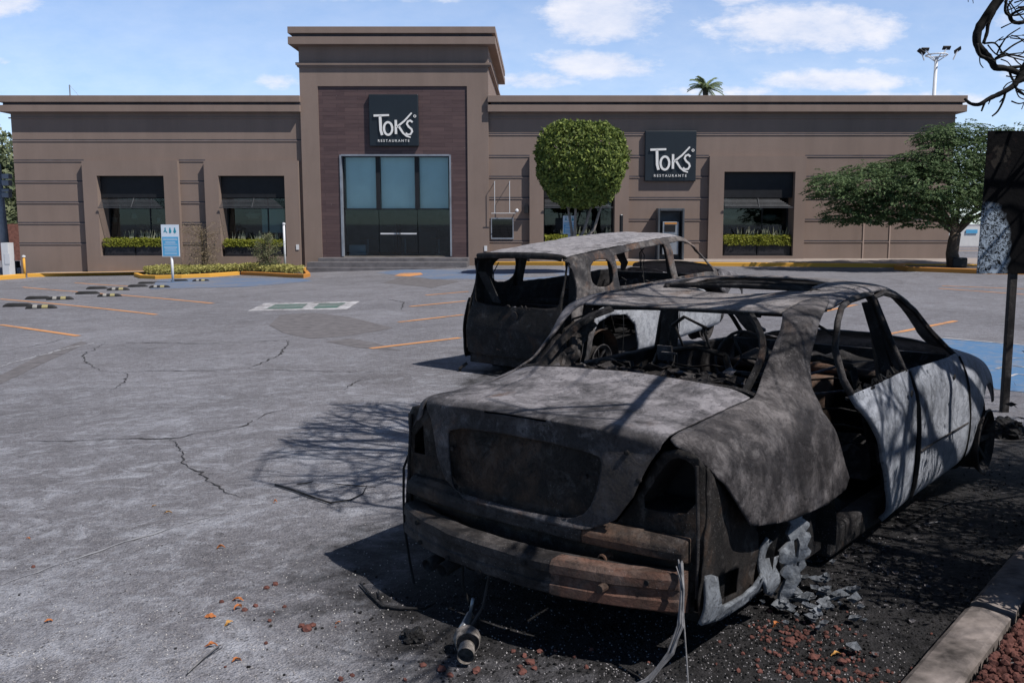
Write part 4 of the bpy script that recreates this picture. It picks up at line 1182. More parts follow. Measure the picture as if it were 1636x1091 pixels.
# rockers
for y in (1,-1):
    mb = MB().box((1.45, y*.70-.05, .16), (3.4, y*.70+.05, .30)); car.mb(mb, 'sill', 'soot_metal', bevel=.02)
# floor, bulkheads, inner structure
mb = MB(); mb.box((.35,-.70,.20),(4.2,.70,.24)); mb.box((2.1,-.12,.24),(3.3,.12,.42)); mb.box((.3,-.62,.24),(.36,.62,.50))
car.mb(mb, 'floor_pan', 'soot_metal')
mb = MB(); mb.box((3.30,-.72,.24),(3.34,.72,.93)); mb.box((4.30,-.55,.30),(4.36,.55,.60)); car.mb(mb, 'bulkhead', 'soot_metal')
mb = MB(); mb.box((3.5,-.30,.30),(4.2,.28,.66)); mb.box((3.55,-.2,.66),(4.1,.16,.72)); car.mb(mb, 'engine', 'rust_metal', bevel=.03)
# wheel houses
for y in (1,-1):
    for cx_ in (1.03, 3.745):
        mb = MB(); n = 14; vs = []
        for i in range(n+1):
            a = R(-10+200*i/n); x, z = cx_+.35*math.cos(a), .32+.35*math.sin(a)
            vs += [(x, y*.82 if False else y*.80, z), (x, y*.50, z)]
        mb.add(vs, [(2*i,2*i+1,2*i+3,2*i+2) for i in range(n)])
        b0 = len(mb.v); mb.add([(cx_, y*.50, .32)]+[vs[2*i+1] for i in range(n+1)], [(0,i+1,i+2) for i in range(n)])
        car.mb(mb, 'wheel_housing', 'char')
# ---- rear: tail panel behind the beam, lamp housings, corner structure
def plate(name, outline, holes, fn, m, parent=None, step=.035, thick=.008, dent=.004, rot=True):
    pts = []; loops = []
    def dens(p, st):
        out = []
        for i in range(len(p)):
            a, b = p[i], p[(i+1) % len(p)]; k = max(1, int(math.hypot(b[0]-a[0], b[1]-a[1])/st))
            out += [(a[0]+(b[0]-a[0])*j/k, a[1]+(b[1]-a[1])*j/k) for j in range(k)]
        return out
    for lp in [outline]+list(holes):
        d = dens(lp, step*.7); b = len(pts); pts += d; loops.append(list(range(b, b+len(d))))
    x0, x1 = min(p[0] for p in outline), max(p[0] for p in outline); z0, z1 = min(p[1] for p in outline), max(p[1] for p in outline)
    ok = lambda x, z: in_poly(x, z, outline) and not any(in_poly(x, z, h) for h in holes)
    x = x0+step/2
    while x < x1:
        z = z0+step/2
        while z < z1:
            if ok(x, z): pts.append((x, z))
            z += step
        x += step
    vv, ee, ff, *_ = delaunay_2d_cdt([Vector(p) for p in pts], [], loops, 2, 1e-5)
    F = [tuple(f) for f in ff if ok(sum(vv[i][0] for i in f)/len(f), sum(vv[i][1] for i in f)/len(f))]
    V = []
    for v in vv:
        q = Vector(fn(v[0], v[1])); k = noise.noise(q*6)*dent+noise.noise(q*17)*dent*.5; V.append(q+Vector((k, k, k*.5)))
    o = MB().add(V, F).build(name, M_[m], None, smooth=True); sd = o.modifiers.new('thick', 'SOLIDIFY'); sd.thickness = thick; sd.offset = 0
    return car.fin(o, parent)
rp = [(.66,.31),(.72,.385),(.772,.53),(.778,.62),(.770,.895),(.739,.935),(.668,.952),(.60,.93),(.55,.862),(.47,.71),(.40,.612),(.26,.585)]
rp = rp+[(-y, z) for y, z in rp[::-1]]
lh = smooth_poly([(.50,.703),(.598,.868),(.655,.922),(.715,.910),(.735,.875),(.738,.718),(.60,.700)], 1)
lhl = [(-.66,.72),(-.66,.86),(-.735,.80),(-.735,.72)]
inn = plate('tail_panel', rp, [lh, lhl], lambda y, z: (.13-.045*max(0, 1-(y/.5)**2)+.05*max(0, abs(y)-.70)/.08*.3, y, z), 'tail_metal')
# bucket behind the right lamp: sloping walls
mb = MB(); L1 = [(.50,.703),(.598,.868),(.655,.922),(.715,.910),(.735,.875),(.738,.718),(.60,.700)]
mb.add([(.135,y,z) for y, z in L1]+[(.25,.62+(y-.62)*.75,.80+(z-.80)*.75) for y, z in L1], [(i,(i+1)%7,7+(i+1)%7,7+i) for i in range(7)])
car.mb(mb, 'lamp_bucket', 'soot_metal', inn)
# pressed ribs and vertical corner flange
for y, z0, z1 in ((.755,.40,.90),(-.755,.40,.90)):
    mb = MB().tube([(.128,y,z0),(.122,y*1.005,(z0+z1)/2),(.13,y*.985,z1)], .007, 6); car.mb(mb, 'corner_flange', 'mid_metal', inn)
sp_ = [(.144,.898),(.32,.751),(.57,.575),(.62,.52),(.64,.419),(.62,.29),(.452,.255),(.122,.329),(.10,.40),(.135,.601)]
for y in (1,-1):
    plate('side_structure', sp_, [[(.251,.457),(.46,.42),(.465,.32),(.266,.353)]], lambda x, z, y=y: (x, y*(.765+.012*math.sin(x*9)), z), 'tail_metal', None, .035, .008, .008)
aU = [(.13,.492),(.17,.485),(.212,.466),(.205,.42),(.222,.366),(.273,.334),(.456,.313),(.538,.326),(.575,.37),(.605,.331),(.62,.281),(.486,.262),(.275,.275),(.09,.325),(.105,.40)]
plate('melted_skirt', aU, [], lambda x, z: (x, .785+.02*math.sin(z*20), z-.0), 'alloy_melt', None, .02, .016, .006)
aR = [(.607,.383),(.62,.45),(.64,.50),(.668,.46),(.70,.47),(.658,.402),(.72,.385),(.768,.381),(.709,.352),(.726,.293),(.706,.231),(.627,.271),(.593,.334)]
plate('melted_skirt', aR, [], lambda x, z: (x, .785+.02*math.sin(z*26), z), 'alloy_melt', None, .02, .016, .006)
# dark box behind the lamp opening
for y in (1,-1):
    mb = MB(); mb.prism([(.30,y*.44,.50),(.34,y*.44,.50),(.34,y*.44,.92),(.30,y*.44,.92)], (0,y*.30,0)); car.mb(mb, 'lamp_recess', 'charcoal')
# ledge under lamps and lid
def loft_y(ys, prof, xf, name, m, parent=None, wob=.003, bevel=0):
    mb = MB(); n = len(prof); vs = []
    for y in ys:
        for (dx, z) in prof:
            q = Vector((xf(y)+dx, y, z)); k = noise.noise(q*7)*wob
            vs.append((q.x+k, q.y, q.z+k))
    m_ = len(ys); fs = [(i*n+j, (i+1)*n+j, (i+1)*n+(j+1)%n, i*n+(j+1)%n) for i in range(m_-1) for j in range(n)]
    fs += [tuple(range(n)), tuple((m_-1)*n+j for j in range(n))[::-1]]
    mb.add(vs, fs); return car.mb(mb, name, m, parent, bevel=bevel)
xr = lambda y: .065+.055*(abs(y)/.74)**2.5
ledge_prof = [(-.020,.605),(-.040,.595),(-.045,.575),(-.042,.545),(.0,.53),(.05,.53),(.05,.625),(.0,.622)]
for a, b, mm in ((.30,.725,'rust_metal'),(-.725,.30,'mid_metal')):
    loft_y(np.linspace(a, b, 24), ledge_prof, xr, 'rear_ledge', mm, bevel=.006)
# hooks / towing eye plate and studs
mb = MB(); mb.lathe([(.020,0),(.020,.05),(.014,.052),(.014,.02)], 12, Matrix.Translation((.075,.40,.50)) @ Matrix.Rotation(R(-90),4,'Y'))
car.mb(mb, 'towing_lug', 'rust_metal')
# bumper beam
xb = lambda y: -.070+.165*(abs(y)/.72)**2.2
beam_prof = [(-.03,.360),(-.045,.370),(-.045,.405),(-.036,.412),(-.036,.445),(-.045,.452),(-.045,.485),(-.03,.498),(.05,.500),(.055,.348)]
beam = loft_y(np.linspace(-.72,.72,60), beam_prof, xb, 'bumper_beam', 'mid_metal', wob=.004)
prof2 = [(a-.007 if a < 0 else a-.03, z+(.005 if z > .49 else (-.005 if z < .36 else 0))) for a, z in beam_prof]
loft_y(np.linspace(.25,.725,26), prof2, xb, 'beam_sleeve', 'red_rust', beam, wob=.004)
for y, z in [(-.55,.465),(-.52,.385),(-.1,.375),(.08,.385),(.13,.465),(.62,.47),(-.30,.38)]:
    car.mb(MB().lathe([(.0,-.001),(.011,0),(.011,.004)], 10, Matrix.Translation((xb(y)-.052, y, z)) @ Matrix.Rotation(R(-90),4,'Y')), 'bolt_hole', 'charcoal', beam)
mb = MB(); mb.tube([(xb(.47)-.045,.47,.435),(xb(.47)-.085,.47,.435)], .016, 10); car.mb(mb, 'tow_socket', 'rust_metal', beam)
for y in (-.48,.5): car.mb(MB().box((.04,y-.05,.37),(.16,y+.05,.47)), 'beam_bracket', 'soot_metal')
# trunk sides
for y in (1,-1):
    mb = MB(); mb.prism([(.36,y*.70,.24),(1.35,y*.70,.24),(1.45,y*.70,.86),(.36,y*.70,.90)], (0,-.02*y,0)); car.mb(mb, 'boot_side', 'char')
mb = MB().box((1.30,-.70,.24),(1.33,.70,.92)); car.mb(mb, 'seat_bulkhead', 'char')
# parcel shelf and everything that fell on it
mb = MB(); n = 30; m_ = 12; vs = []
for i in range(n+1):
    for j in range(m_+1):
        y = -.66+1.32*i/n; x = .86+.52*j/m_; q = Vector((x, y, 0)); vs.append((x, y, .955+.035*noise.noise(q*6)+.02*noise.noise(q*16)-.08*max(0,(x-1.2))))
mb.add(vs, [(i*(m_+1)+j,(i+1)*(m_+1)+j,(i+1)*(m_+1)+j+1,i*(m_+1)+j+1) for i in range(n) for j in range(m_)])
shelf = car.mb(mb, 'parcel_shelf', 'mid_metal', smooth=False)
rr = random.Random(8)
pts = [(rr.uniform(.78,1.34), rr.uniform(-.62,.60), .965+rr.uniform(-.005,.03)) for _ in range(230)]
o = flakes('charred_flakes', pts, (.02,.075), 'mid_metal', 6, .02); tag(o, kind='stuff'); car.fin(o, shelf)
pts = [(rr.uniform(.80,1.34), rr.uniform(-.62,.60), .97+rr.uniform(-.005,.03)) for _ in range(70)]
o = flakes('ash_flakes', pts, (.02,.055), 'ash_metal', 9, .02); tag(o, kind='stuff'); car.fin(o, shelf)
# lower window lip
mb = MB(); lp = ev(C_, [5.93]*17, np.linspace(7.2,14.8,17)); mb.tube([(p[0]+.01,p[1],p[2]-.012) for p in lp], .013); car.mb(mb, 'window_lip', 'mid_metal')
# ragged rubber and sealing hanging on rear window frame
mb = MB()
for y in (1,-1):
    pts = ev(C_, np.linspace(6.0,7.8,9), np.linspace(7.75,9.75,9)); mb.tube([(p[0]+.012, y*(p[1]-.02), p[2]-.03) for p in pts], .018, 5)
lp = ev(C_, [7.86]*13, np.linspace(9.7,12.3,13)); mb.tube([(p[0]+.01,p[1],p[2]-.035) for p in lp], .014, 5)
car.mb(mb, 'window_surround', 'soot_metal')
# wires / melted strands along the left pillar
mb = MB(); rr = random.Random(12)
for k in range(9):
    P = [(1.0+.07*i+rr.uniform(-.02,.02), -.62+.012*i+rr.uniform(-.03,.03), 1.0+.045*i+rr.uniform(-.03,.03)-.03*k/3) for i in range(8)]
    mb.tube(P, rr.uniform(.005,.018), 5)
car.mb(mb, 'hanging_wiring', 'mid_metal')
# seats: sprung frames
def seat(x, y, w_, m='soot_metal'):
    mb = MB()
    for s in (-1,1):
        mb.tube([(x+.42,y+s*w_/2,.38),(x+.02,y+s*w_/2,.40),(x-.12,y+s*w_*.47,.70),(x-.20,y+s*w_*.36,.98)], .020, 6)
        mb.tube([(x+.42,y+s*w_/2,.38),(x+.42,y+s*w_/2,.25)], .018)
    mb.tube([(x-.20,y-w_*.36,.98),(x-.215,y,1.02),(x-.20,y+w_*.36,.98)], .020, 6)
    mb.tube([(x+.42,y-w_/2,.38),(x+.45,y,.37),(x+.42,y+w_/2,.38)], .018, 6)
    for z in (.52,.62,.72,.82,.90): 
        xx = x+.02-.42*(z-.42); mb.tube([(xx,y-w_*.45,z),(xx+.02,y-.06,z-.015),(xx+.01,y+.08,z+.01),(xx,y+w_*.45,z)], .006, 5)
    for k in range(6): yy = y-w_*.4+w_*.8*k/5; mb.tube([(x+.38,yy,.39),(x+.2,yy,.36),(x+.02,yy,.41)], .006, 4)
    for s in (-.09,.09): mb.tube([(x-.21,y+s,1.0),(x-.23,y+s,1.14)], .008)
    mb.tube([(x-.23,y-.11,1.14),(x-.24,y,1.20),(x-.23,y+.11,1.14)], .010)
    car.mb(mb, 'seat_frame', m, smooth=True)
seat(2.35, .38, .50); seat(2.35, -.38, .50)
mb = MB()
for s in (-.6,-.2,.2,.6): mb.tube([(1.38,s,.40),(1.36,s,.60),(1.34,s,.90)], .018)
mb.tube([(1.36,-.62,.90),(1.35,-.2,.93),(1.36,.2,.92),(1.36,.62,.90)], .022); mb.tube([(1.8,-.6,.38),(1.8,.6,.38)], .02)
for s in (-.4,0,.4): mb.tube([(1.35,s-.08,.93),(1.33,s-.08,1.03),(1.33,s+.08,1.03),(1.35,s+.08,.93)], .009)
for k in range(9): z=.45+.05*k; mb.tube([(1.37,-.6,z),(1.39,0,z-.01),(1.37,.6,z)], .005, 4)
car.mb(mb, 'rear_seat_frame', 'soot_metal', smooth=True)
# lumps of burnt upholstery
def lump(x0, x1, y0, y1, z, h, m, name, seed=0):
    mb = MB(); nx = 14; ny = 14; vs = []
    for i in range(nx+1):
        for j in range(ny+1):
            a = i/nx; b = j/ny; x = x0+(x1-x0)*a; y = y0+(y1-y0)*b
            k = (math.sin(math.pi*a)*math.sin(math.pi*b))**.5
            q = Vector((x*5, y*5, seed)); vs.append((x, y, z+h*k*(.7+.8*noise.noise(q)+.4*noise.noise(q*2.7))))
    mb.add(vs, [(i*(ny+1)+j,(i+1)*(ny+1)+j,(i+1)*(ny+1)+j+1,i*(ny+1)+j+1) for i in range(nx) for j in range(ny)])
    return car.mb(mb, name, m)
lump(2.2,2.8,.12,.64,.36,.16,'soot_metal','burnt_cushion',1); lump(2.2,2.8,-.64,-.12,.36,.18,'char','burnt_cushion',2); lump(1.38,2.0,-.66,.66,.26,.20,'char','burnt_cushion',3)
lump(3.0,3.36,-.70,.70,.78,.14,'soot_metal','dashboard',4)
mb = MB(); mb.tube([(3.0,-.70,.80),(3.02,0,.82),(3.0,.70,.80)], .030, 8)
mb.tube([(2.98,-.1,.80),(2.9,-.1,.45)], .02); mb.box((2.85,-.14,.42),(3.0,.14,.78))
car.mb(mb, 'dashboard_beam', 'rust_metal', smooth=True)
# steering wheel (left-hand drive)
mb = MB(); pts = []
for i in range(25):
    a = 2*math.pi*i/24; pts.append((2.72+.07*math.sin(a), -.38+.18*math.cos(a), .88+.165*math.sin(a)))
mb.tube(pts, .010, 6); 
for a in (0, 120, 240): mb.tube([(2.74,-.38,.88),(2.72+.07*math.sin(R(a)), -.38+.18*math.cos(R(a)), .88+.165*math.sin(R(a)))], .008)
mb.tube([(2.74,-.38,.88),(3.05,-.38,.78)], .018); car.mb(mb, 'steering_wheel', 'mid_metal', smooth=True)
# perforated bracket and loose bits inside the right side
mb = MB(); mb.box((2.05,-.60,.93),(2.07,-.50,1.02)); mb.box((2.0,-.55,.98),(2.02,-.45,.99)); mb.tube([(2.1,-.1,.9),(2.5,.1,.83),(2.9,.2,.86)], .008); mb.tube([(1.4,.2,1.0),(1.8,.35,.85),(2.3,.5,.83)], .006)
mb.tube([(1.4,.35,.88),(1.95,.45,.70),(2.3,.3,.55)], .014); mb.tube([(1.5,-.3,.95),(1.7,-.1,.7)], .02)
car.mb(mb, 'loose_fittings', 'ash_metal')
# wheels: front right rim bare on the ground, front left, rear left; rear right has melted away
def rim(cx, cy, cz, name='wheel', m='mid_metal', tilt=0):
    mb = MB(); y = 1 if cy > 0 else -1
    Mx = Matrix.Translation((cx, cy, cz)) @ Matrix.Rotation(R(-90)*y,4,'X') @ Matrix.Rotation(R(tilt),4,'Y')
    mb.lathe([(.20,-.11),(.215,-.11),(.205,-.08),(.185,-.06),(.18,.04),(.205,.07),(.218,.09),(.205,.095),(.19,.075),(.165,.05),(.16,-.07),(.20,-.105)], 36, Mx, cap=False)
    mb.lathe([(.0,.02),(.035,.03),(.055,.03),(.06,.0),(.05,-.04)], 20, Mx, cap=False)
    for k in range(7):
        a = 2*math.pi*k/7; c, s = math.cos(a), math.sin(a)
        mb.prism([(.04*c-.022*-s*-1, .04*s-.022*c, .015),(.04*c+.022*-s, .04*s+.022*c, .015),(.185*c+.016*-s, .185*s+.016*c, .045),(.185*c-.016*-s, .185*s-.016*c, .045)], (0,0,.022), Mx)
    o = car.mb(mb, name, m, autos=40)
    d = MB().lathe([(.0,-.03),(.14,-.03),(.14,-.015),(.0,-.015)], 24, Mx); car.mb(d, 'brake_disc', 'rust_metal', o)
    return o
rim(3.745,.80,.315); rim(3.745,-.74,.315); rim(1.03,-.74,.31)
mb = MB(); Mx = Matrix.Translation((1.03,.62,.32)) @ Matrix.Rotation(R(-90),4,'X'); mb.lathe([(.0,-.03),(.145,-.03),(.145,-.01),(.06,-.01),(.06,.04),(.0,.04)], 24, Mx)
mb.tube([(1.03,.62,.30),(1.03,.3,.28),(1.03,-.6,.30)], .03, 8)
car.mb(mb, 'rear_hub', 'char')
# melted rim remnant standing under the right rear arch
def remnant():
    # scalloped slab in side view (x along the car, z up), bent
    prof = [(0,.02),(.05,.0),(.085,.05),(.075,.11),(.10,.15),(.085,.19),(.115,.22),(.095,.26),(.135,.285),(.10,.32),(.14,.355),(.10,.39),(.125,.425),(.09,.455),(.105,.49),(.07,.52),(.06,.55),(.035,.56),(.02,.53),(-.005,.50),(.012,.44),(-.015,.40),(.01,.36),(-.06,.32),(-.055,.27),(0,.25),(-.045,.20),(.0,.17),(-.01,.10)]
    holes = [[(.03,.28),(.05,.27),(.06,.33),(.05,.37),(.03,.36)], [(.055,.22),(.07,.22),(.07,.25),(.055,.25)]]
    pts = []; loops = []
    for lp in [prof]+holes:
        b = len(pts); pts += lp; loops.append(list(range(b, b+len(lp))))
    gp = [(x*.012, z*.012) for x in range(-8,14) for z in range(0,48)]
    pts += [g for g in gp if in_poly(g[0], g[1], prof) and not any(in_poly(g[0],g[1],h) for h in holes)]
    vv, ee, ff, *_ = delaunay_2d_cdt([Vector(p) for p in pts], [], loops, 2, 1e-5)
    F = [tuple(f) for f in ff if (lambda c: in_poly(c[0],c[1],prof) and not any(in_poly(c[0],c[1],h) for h in holes))((sum(vv[i][0] for i in f)/3, sum(vv[i][1] for i in f)/3))]
    V = []
    for v in vv:
        q = Vector((v[0]*9, v[1]*9, 0)); V.append((.88+v[0]*.85, .74+.05*math.sin(v[1]*5)+.012*noise.noise(q)+.008*noise.noise(q*3)+.35*(v[0]-.04)**1, v[1]*.88+.10))
    o = MB().add(V, F).build('melted_rim', M_['alloy_melt'], None, smooth=False); sd = o.modifiers.new('t','SOLIDIFY'); sd.thickness = .014
    return car.fin(o)
remnant()
pts = [(.98+rr.gauss(.0,.16), .86+rr.gauss(0,.11), .10+rr.uniform(0,.04)) for _ in range(60)]
o = flakes('melted_scraps', pts, (.010,.048), 'alloy_melt', 14, .025); tag(o, kind='stuff'); car.fin(o)
# under-body: exhaust tips
mb = MB()
for y in (-.50,-.41): mb.tube([(.12,y,.30),(-.02,y,.275)], .032, 12, cap=False)
mb.tube([(.2,-.45,.28),(.9,-.4,.28)], .08, 12)
o = car.mb(mb, 'exhaust_pipe', 'soot_metal', smooth=True); sd = o.modifiers.new('t','SOLIDIFY'); sd.thickness = .003
# cables trailing from the right end of the beam, and one off the left corner
mb = MB()
base = [(.06,.72,.55),(.02,.755,.47),(-.02,.775,.36),(-.06,.76,.26),(-.12,.70,.16),(-.20,.60,.115)]
for k in range(13):
    P = [(a+rr.uniform(-.010,.010), b+rr.uniform(-.010,.010), c+rr.uniform(-.012,.012)) for a, b, c in base]
    P += [(-.27-rr.uniform(0,.05), .48-.09*rr.random(), .108), (-.33-rr.uniform(0,.12), .30-.25*rr.random(), .106)]
    mb.tube(P, rr.uniform(.0022,.0045), 5)
mb.tube([(.02,.76,.40),(-.05,.82,.24),(-.10,.86,.13),(-.06,.80,.11)], .003, 5)
car.mb(mb, 'trailing_cable', 'cable')
car.mb(MB().tube([(.15,-.775,.72),(.12,-.79,.64),(.115,-.79,.50),(.10,-.77,.36),(.08,-.72,.22),(.05,-.66,.13)], .006, 6), 'hanging_hose', 'charcoal')
car.mb(MB().tube([(-.02,-.12,.38),(-.10,-.10,.22),(-.16,-.14,.11)], .006), 'hanging_hose', 'mid_metal')
car.mb(MB().tube([(.0,-.3,.38),(-.03,-.28,.25),(-.0,-.25,.12)], .005), 'hanging_hose', 'charcoal')

# ------------------------------------------------------------------ small burnt sport-utility
def sc(x, rows): return [(r if len(r) == 3 else (x, r[0], r[1])) for r in rows]
SUV = [
 [(.06,.70,.33),(.05,.72,.36),(.04,.74,.38),(.04,.75,.40),(.04,.74,.41),(.035,.72,.41),(.03,.68,.41),(.025,.62,.41),(.02,.55,.41),(.015,.42,.41),(.01,.2,.41),(.01,0,.41)],
 [(.08,.78,.33),(.06,.80,.42),(.06,.81,.55),(.06,.815,.68),(.06,.81,.74),(.05,.79,.75),(.035,.75,.75),(.02,.68,.75),(.01,.58,.75),(.005,.44,.75),(.0,.2,.75),(.0,0,.75)],
 [(.10,.79,.33),(.09,.82,.42),(.09,.835,.60),(.09,.83,.80),(.10,.80,.98),(.10,.775,1.02),(.09,.74,1.03),(.07,.68,1.03),(.06,.58,1.03),(.055,.44,1.03),(.05,.2,1.03),(.05,0,1.03)],
 [(.12,.79,.33),(.11,.825,.42),(.12,.84,.60),(.13,.835,.82),(.15,.80,1.02),(.16,.765,1.18),(.165,.74,1.32),(.17,.71,1.42),(.165,.65,1.50),(.15,.50,1.53),(.14,.25,1.54),(.14,0,1.54)],
 [(.16,.79,.33),(.15,.83,.42),(.17,.845,.60),(.20,.84,.82),(.22,.805,1.02),(.23,.775,1.18),(.22,.75,1.34),(.19,.72,1.48),(.17,.65,1.565),(.15,.50,1.585),(.14,.25,1.59),(.14,0,1.595)],
 sc(.45,[(.79,.30),(.835,.38),(.85,.55),(.845,.80),(.815,1.0),(.79,1.13),(.765,1.28),(.735,1.44),(.67,1.575),(.52,1.61),(.27,1.62),(0,1.625)]),
 sc(.95,[(.78,.28),(.835,.36),(.85,.52),(.85,.78),(.82,.97),(.795,1.08),(.765,1.24),(.73,1.42),(.66,1.575),(.52,1.62),(.27,1.635),(0,1.64)]),
 sc(1.5,[(.78,.26),(.835,.34),(.85,.50),(.85,.76),(.82,.95),(.79,1.05),(.755,1.22),(.715,1.42),(.645,1.575),(.51,1.625),(.27,1.64),(0,1.645)]),
 sc(2.1,[(.78,.26),(.835,.34),(.85,.50),(.85,.75),(.82,.93),(.79,1.03),(.75,1.20),(.71,1.40),(.635,1.56),(.51,1.61),(.27,1.625),(0,1.63)]),
 sc(2.55,[(.78,.26),(.835,.34),(.85,.50),(.85,.74),(.82,.92),(.79,1.02),(.75,1.19),(.705,1.38),(.62,1.52),(.50,1.565),(.27,1.585),(0,1.59)]),
 sc(2.9,[(.78,.26),(.835,.34),(.85,.50),(.85,.73),(.82,.91),(.785,1.01),(.755,1.12),(.72,1.22),(.64,1.31),(.50,1.345),(.27,1.37),(0,1.375)]),
 sc(3.2,[(.78,.26),(.83,.34),(.85,.50),(.85,.72),(.82,.89),(.775,.98),(.745,1.03),(.70,1.06),(.62,1.09),(.48,1.11),(.26,1.13),(0,1.135)]),
 sc(3.55,[(.78,.27),(.82,.35),(.84,.50),(.84,.70),(.81,.86),(.76,.94),(.71,.975),(.64,.99),(.53,1.01),(.40,1.02),(.21,1.035),(0,1.04)]),
 sc(3.85,[(.72,.27),(.76,.35),(.78,.50),(.78,.66),(.75,.80),(.71,.86),(.66,.89),(.58,.905),(.48,.92),(.36,.93),(.19,.94),(0,.945)]),
 sc(4.02,[(.55,.27),(.60,.35),(.62,.50),(.62,.62),(.60,.70),(.57,.74),(.53,.76),(.47,.77),(.39,.78),(.29,.785),(.15,.79),(0,.79)]),
]
C_ = np.array(SUV, float)
C_[:,:,0] = np.where(C_[:,:,0] > .25, .25+(C_[:,:,0]-.25)*1.15, C_[:,:,0]); C_[:,:,1] *= 1.035; C_[:,:,2] += .04*np.clip((C_[:,:,2]-.9)/.6, 0, 1)
suv = Car('burnt_hatchback', -.32, 11.08, 38.7, .02, .088, -.18, 'burnt-out small boxy hatchback with open rear window, behind the saloon', 'car')
car = suv
gate_side = [(3.85,8.25),(3.2,7.9),(2.0,7.2),(1.0,6.3),(.15,5.6),(.1,8),(.1,11)]
gate = [(3.85,11)]+gate_side+[(s,22-t) for s,t in gate_side[:-1][::-1]]
gw = smooth_poly([(3.12,7.95),(3.32,8.25),(3.38,9.5),(3.42,11),(3.38,12.5),(3.32,13.75),(3.12,14.05),(2.2,14.45),(2.02,14.2),(1.98,11),(2.02,7.8),(2.2,7.55)], 1)
gp = suv.panel('tailgate', C_, gate, [gw], 'soot_metal', thick=.035, dent=.006)
mb = MB(); mb.lathe([(.045,0),(.055,0),(.055,.012),(.045,.012)], 20, Matrix.Translation((.028,.02,.93)) @ Matrix.Rotation(R(-90),4,'Y')); mb.lathe([(.0,0),(.02,0),(.02,.01),(0,.01)], 12, Matrix.Translation((.028,.02,.93)) @ Matrix.Rotation(R(-90),4,'Y'))
for y in (-.12,.10,.16,-.1): mb.tube([(.04,y,1.035),(.035,y+.03,1.055),(.04,y+.05,1.03)], .008, 5)
suv.mb(mb, 'badge_ring', 'mid_metal', gp)
suv.mb(loft_y.__globals__['MB']().box((.005,-.25,.50),(.03,.35,.56)), 'gate_patch', 'red_rust', gp, bevel=.01)
roof_s = [(9.25,11),(9.25,8.55),(8.5,8.3),(7.5,8.25),(6.5,8.25),(5.3,8.25),(4.4,8.2),(4.0,8.3)]
ro = roof_s+[(4.0,11)]+[(s,22-t) for s,t in roof_s[1:][::-1]]
slot2 = [(4.18,12.6),(4.18,10.9),(4.38,10.9),(4.38,12.6)]
def rsag(q, s, t):
    q.z -= .035*math.exp(-((q.x-1.9)/.5)**2-((q.y-.1)/.35)**2)-.012*math.exp(-((q.x-.9)/.3)**2); return q
suv.panel('roof', C_, ro, [slot2], 'lid_metal2', thick=.012, dent=.014, warp=rsag)
rr = random.Random(31)
for k in range(7):
    x = .45+.38*k; y0 = rr.uniform(-.6,.6); suv.mb(MB().tube([(x,y0,1.50),(x+rr.uniform(-.1,.1),y0+rr.uniform(-.1,.1),1.38),(x+rr.uniform(-.2,.2),y0+rr.uniform(-.2,.2),1.22-rr.random()*.15)], rr.uniform(.005,.012), 5), 'hanging_trim', 'char')
suv.mb(MB().prism([(.14,-.66,1.42),(.14,-.52,1.42),(.15,-.30,1.05),(.15,-.42,1.05)], (.02,0,0)), 'gate_strut', 'char')
mb = MB(); rr = random.Random(3)
suv_bits = [(rr.uniform(.3,2.4), rr.uniform(-.5,.5), 1.62+.0) for _ in range(26)]
o = flakes('charred_flakes', suv_bits, (.012,.04), 'char', 21, .012); tag(o, kind='stuff'); suv.fin(o)
# side shell with window openings (quarter, rear door, front door)
side = [(3.9,8.2),(4.4,8.1),(5.3,8.15),(6.5,8.15),(7.5,8.15),(8.5,8.2),(9.25,8.45),(9.6,8.5),(10.2,8.2),(10.75,7.6),(10.9,6.6),(10.95,5.0),(10.95,.3),(6.65,.3),(6.6,1.5),(6.45,2.6),(6.1,3.2),(5.6,3.35),(5.15,3.1),(4.85,2.3),(4.75,1.3),(4.6,.4),(1.6,.4),(1.0,.6),(.6,1.4),(1.2,3.2),(1.8,4.2),(2.0,5.2),(2.6,6.2),(3.3,7.2)]
cav = smooth_poly([(2.3,4.0),(2.2,6.1),(3.0,6.9),(3.6,7.3),(4.1,6.6),(4.0,5.0),(3.4,4.0)], 1)
q1 = smooth_poly([(5.08,5.7),(5.1,7.35),(5.9,7.5),(5.9,5.5)], 2)
q2 = [(6.05,5.5),(6.05,7.5),(7.0,7.6),(7.85,7.62),(7.95,5.35)]
q3 = [(8.15,5.35),(8.1,7.62),(8.7,7.7),(9.35,7.7),(9.9,7.3),(10.5,6.4),(10.6,5.4)]
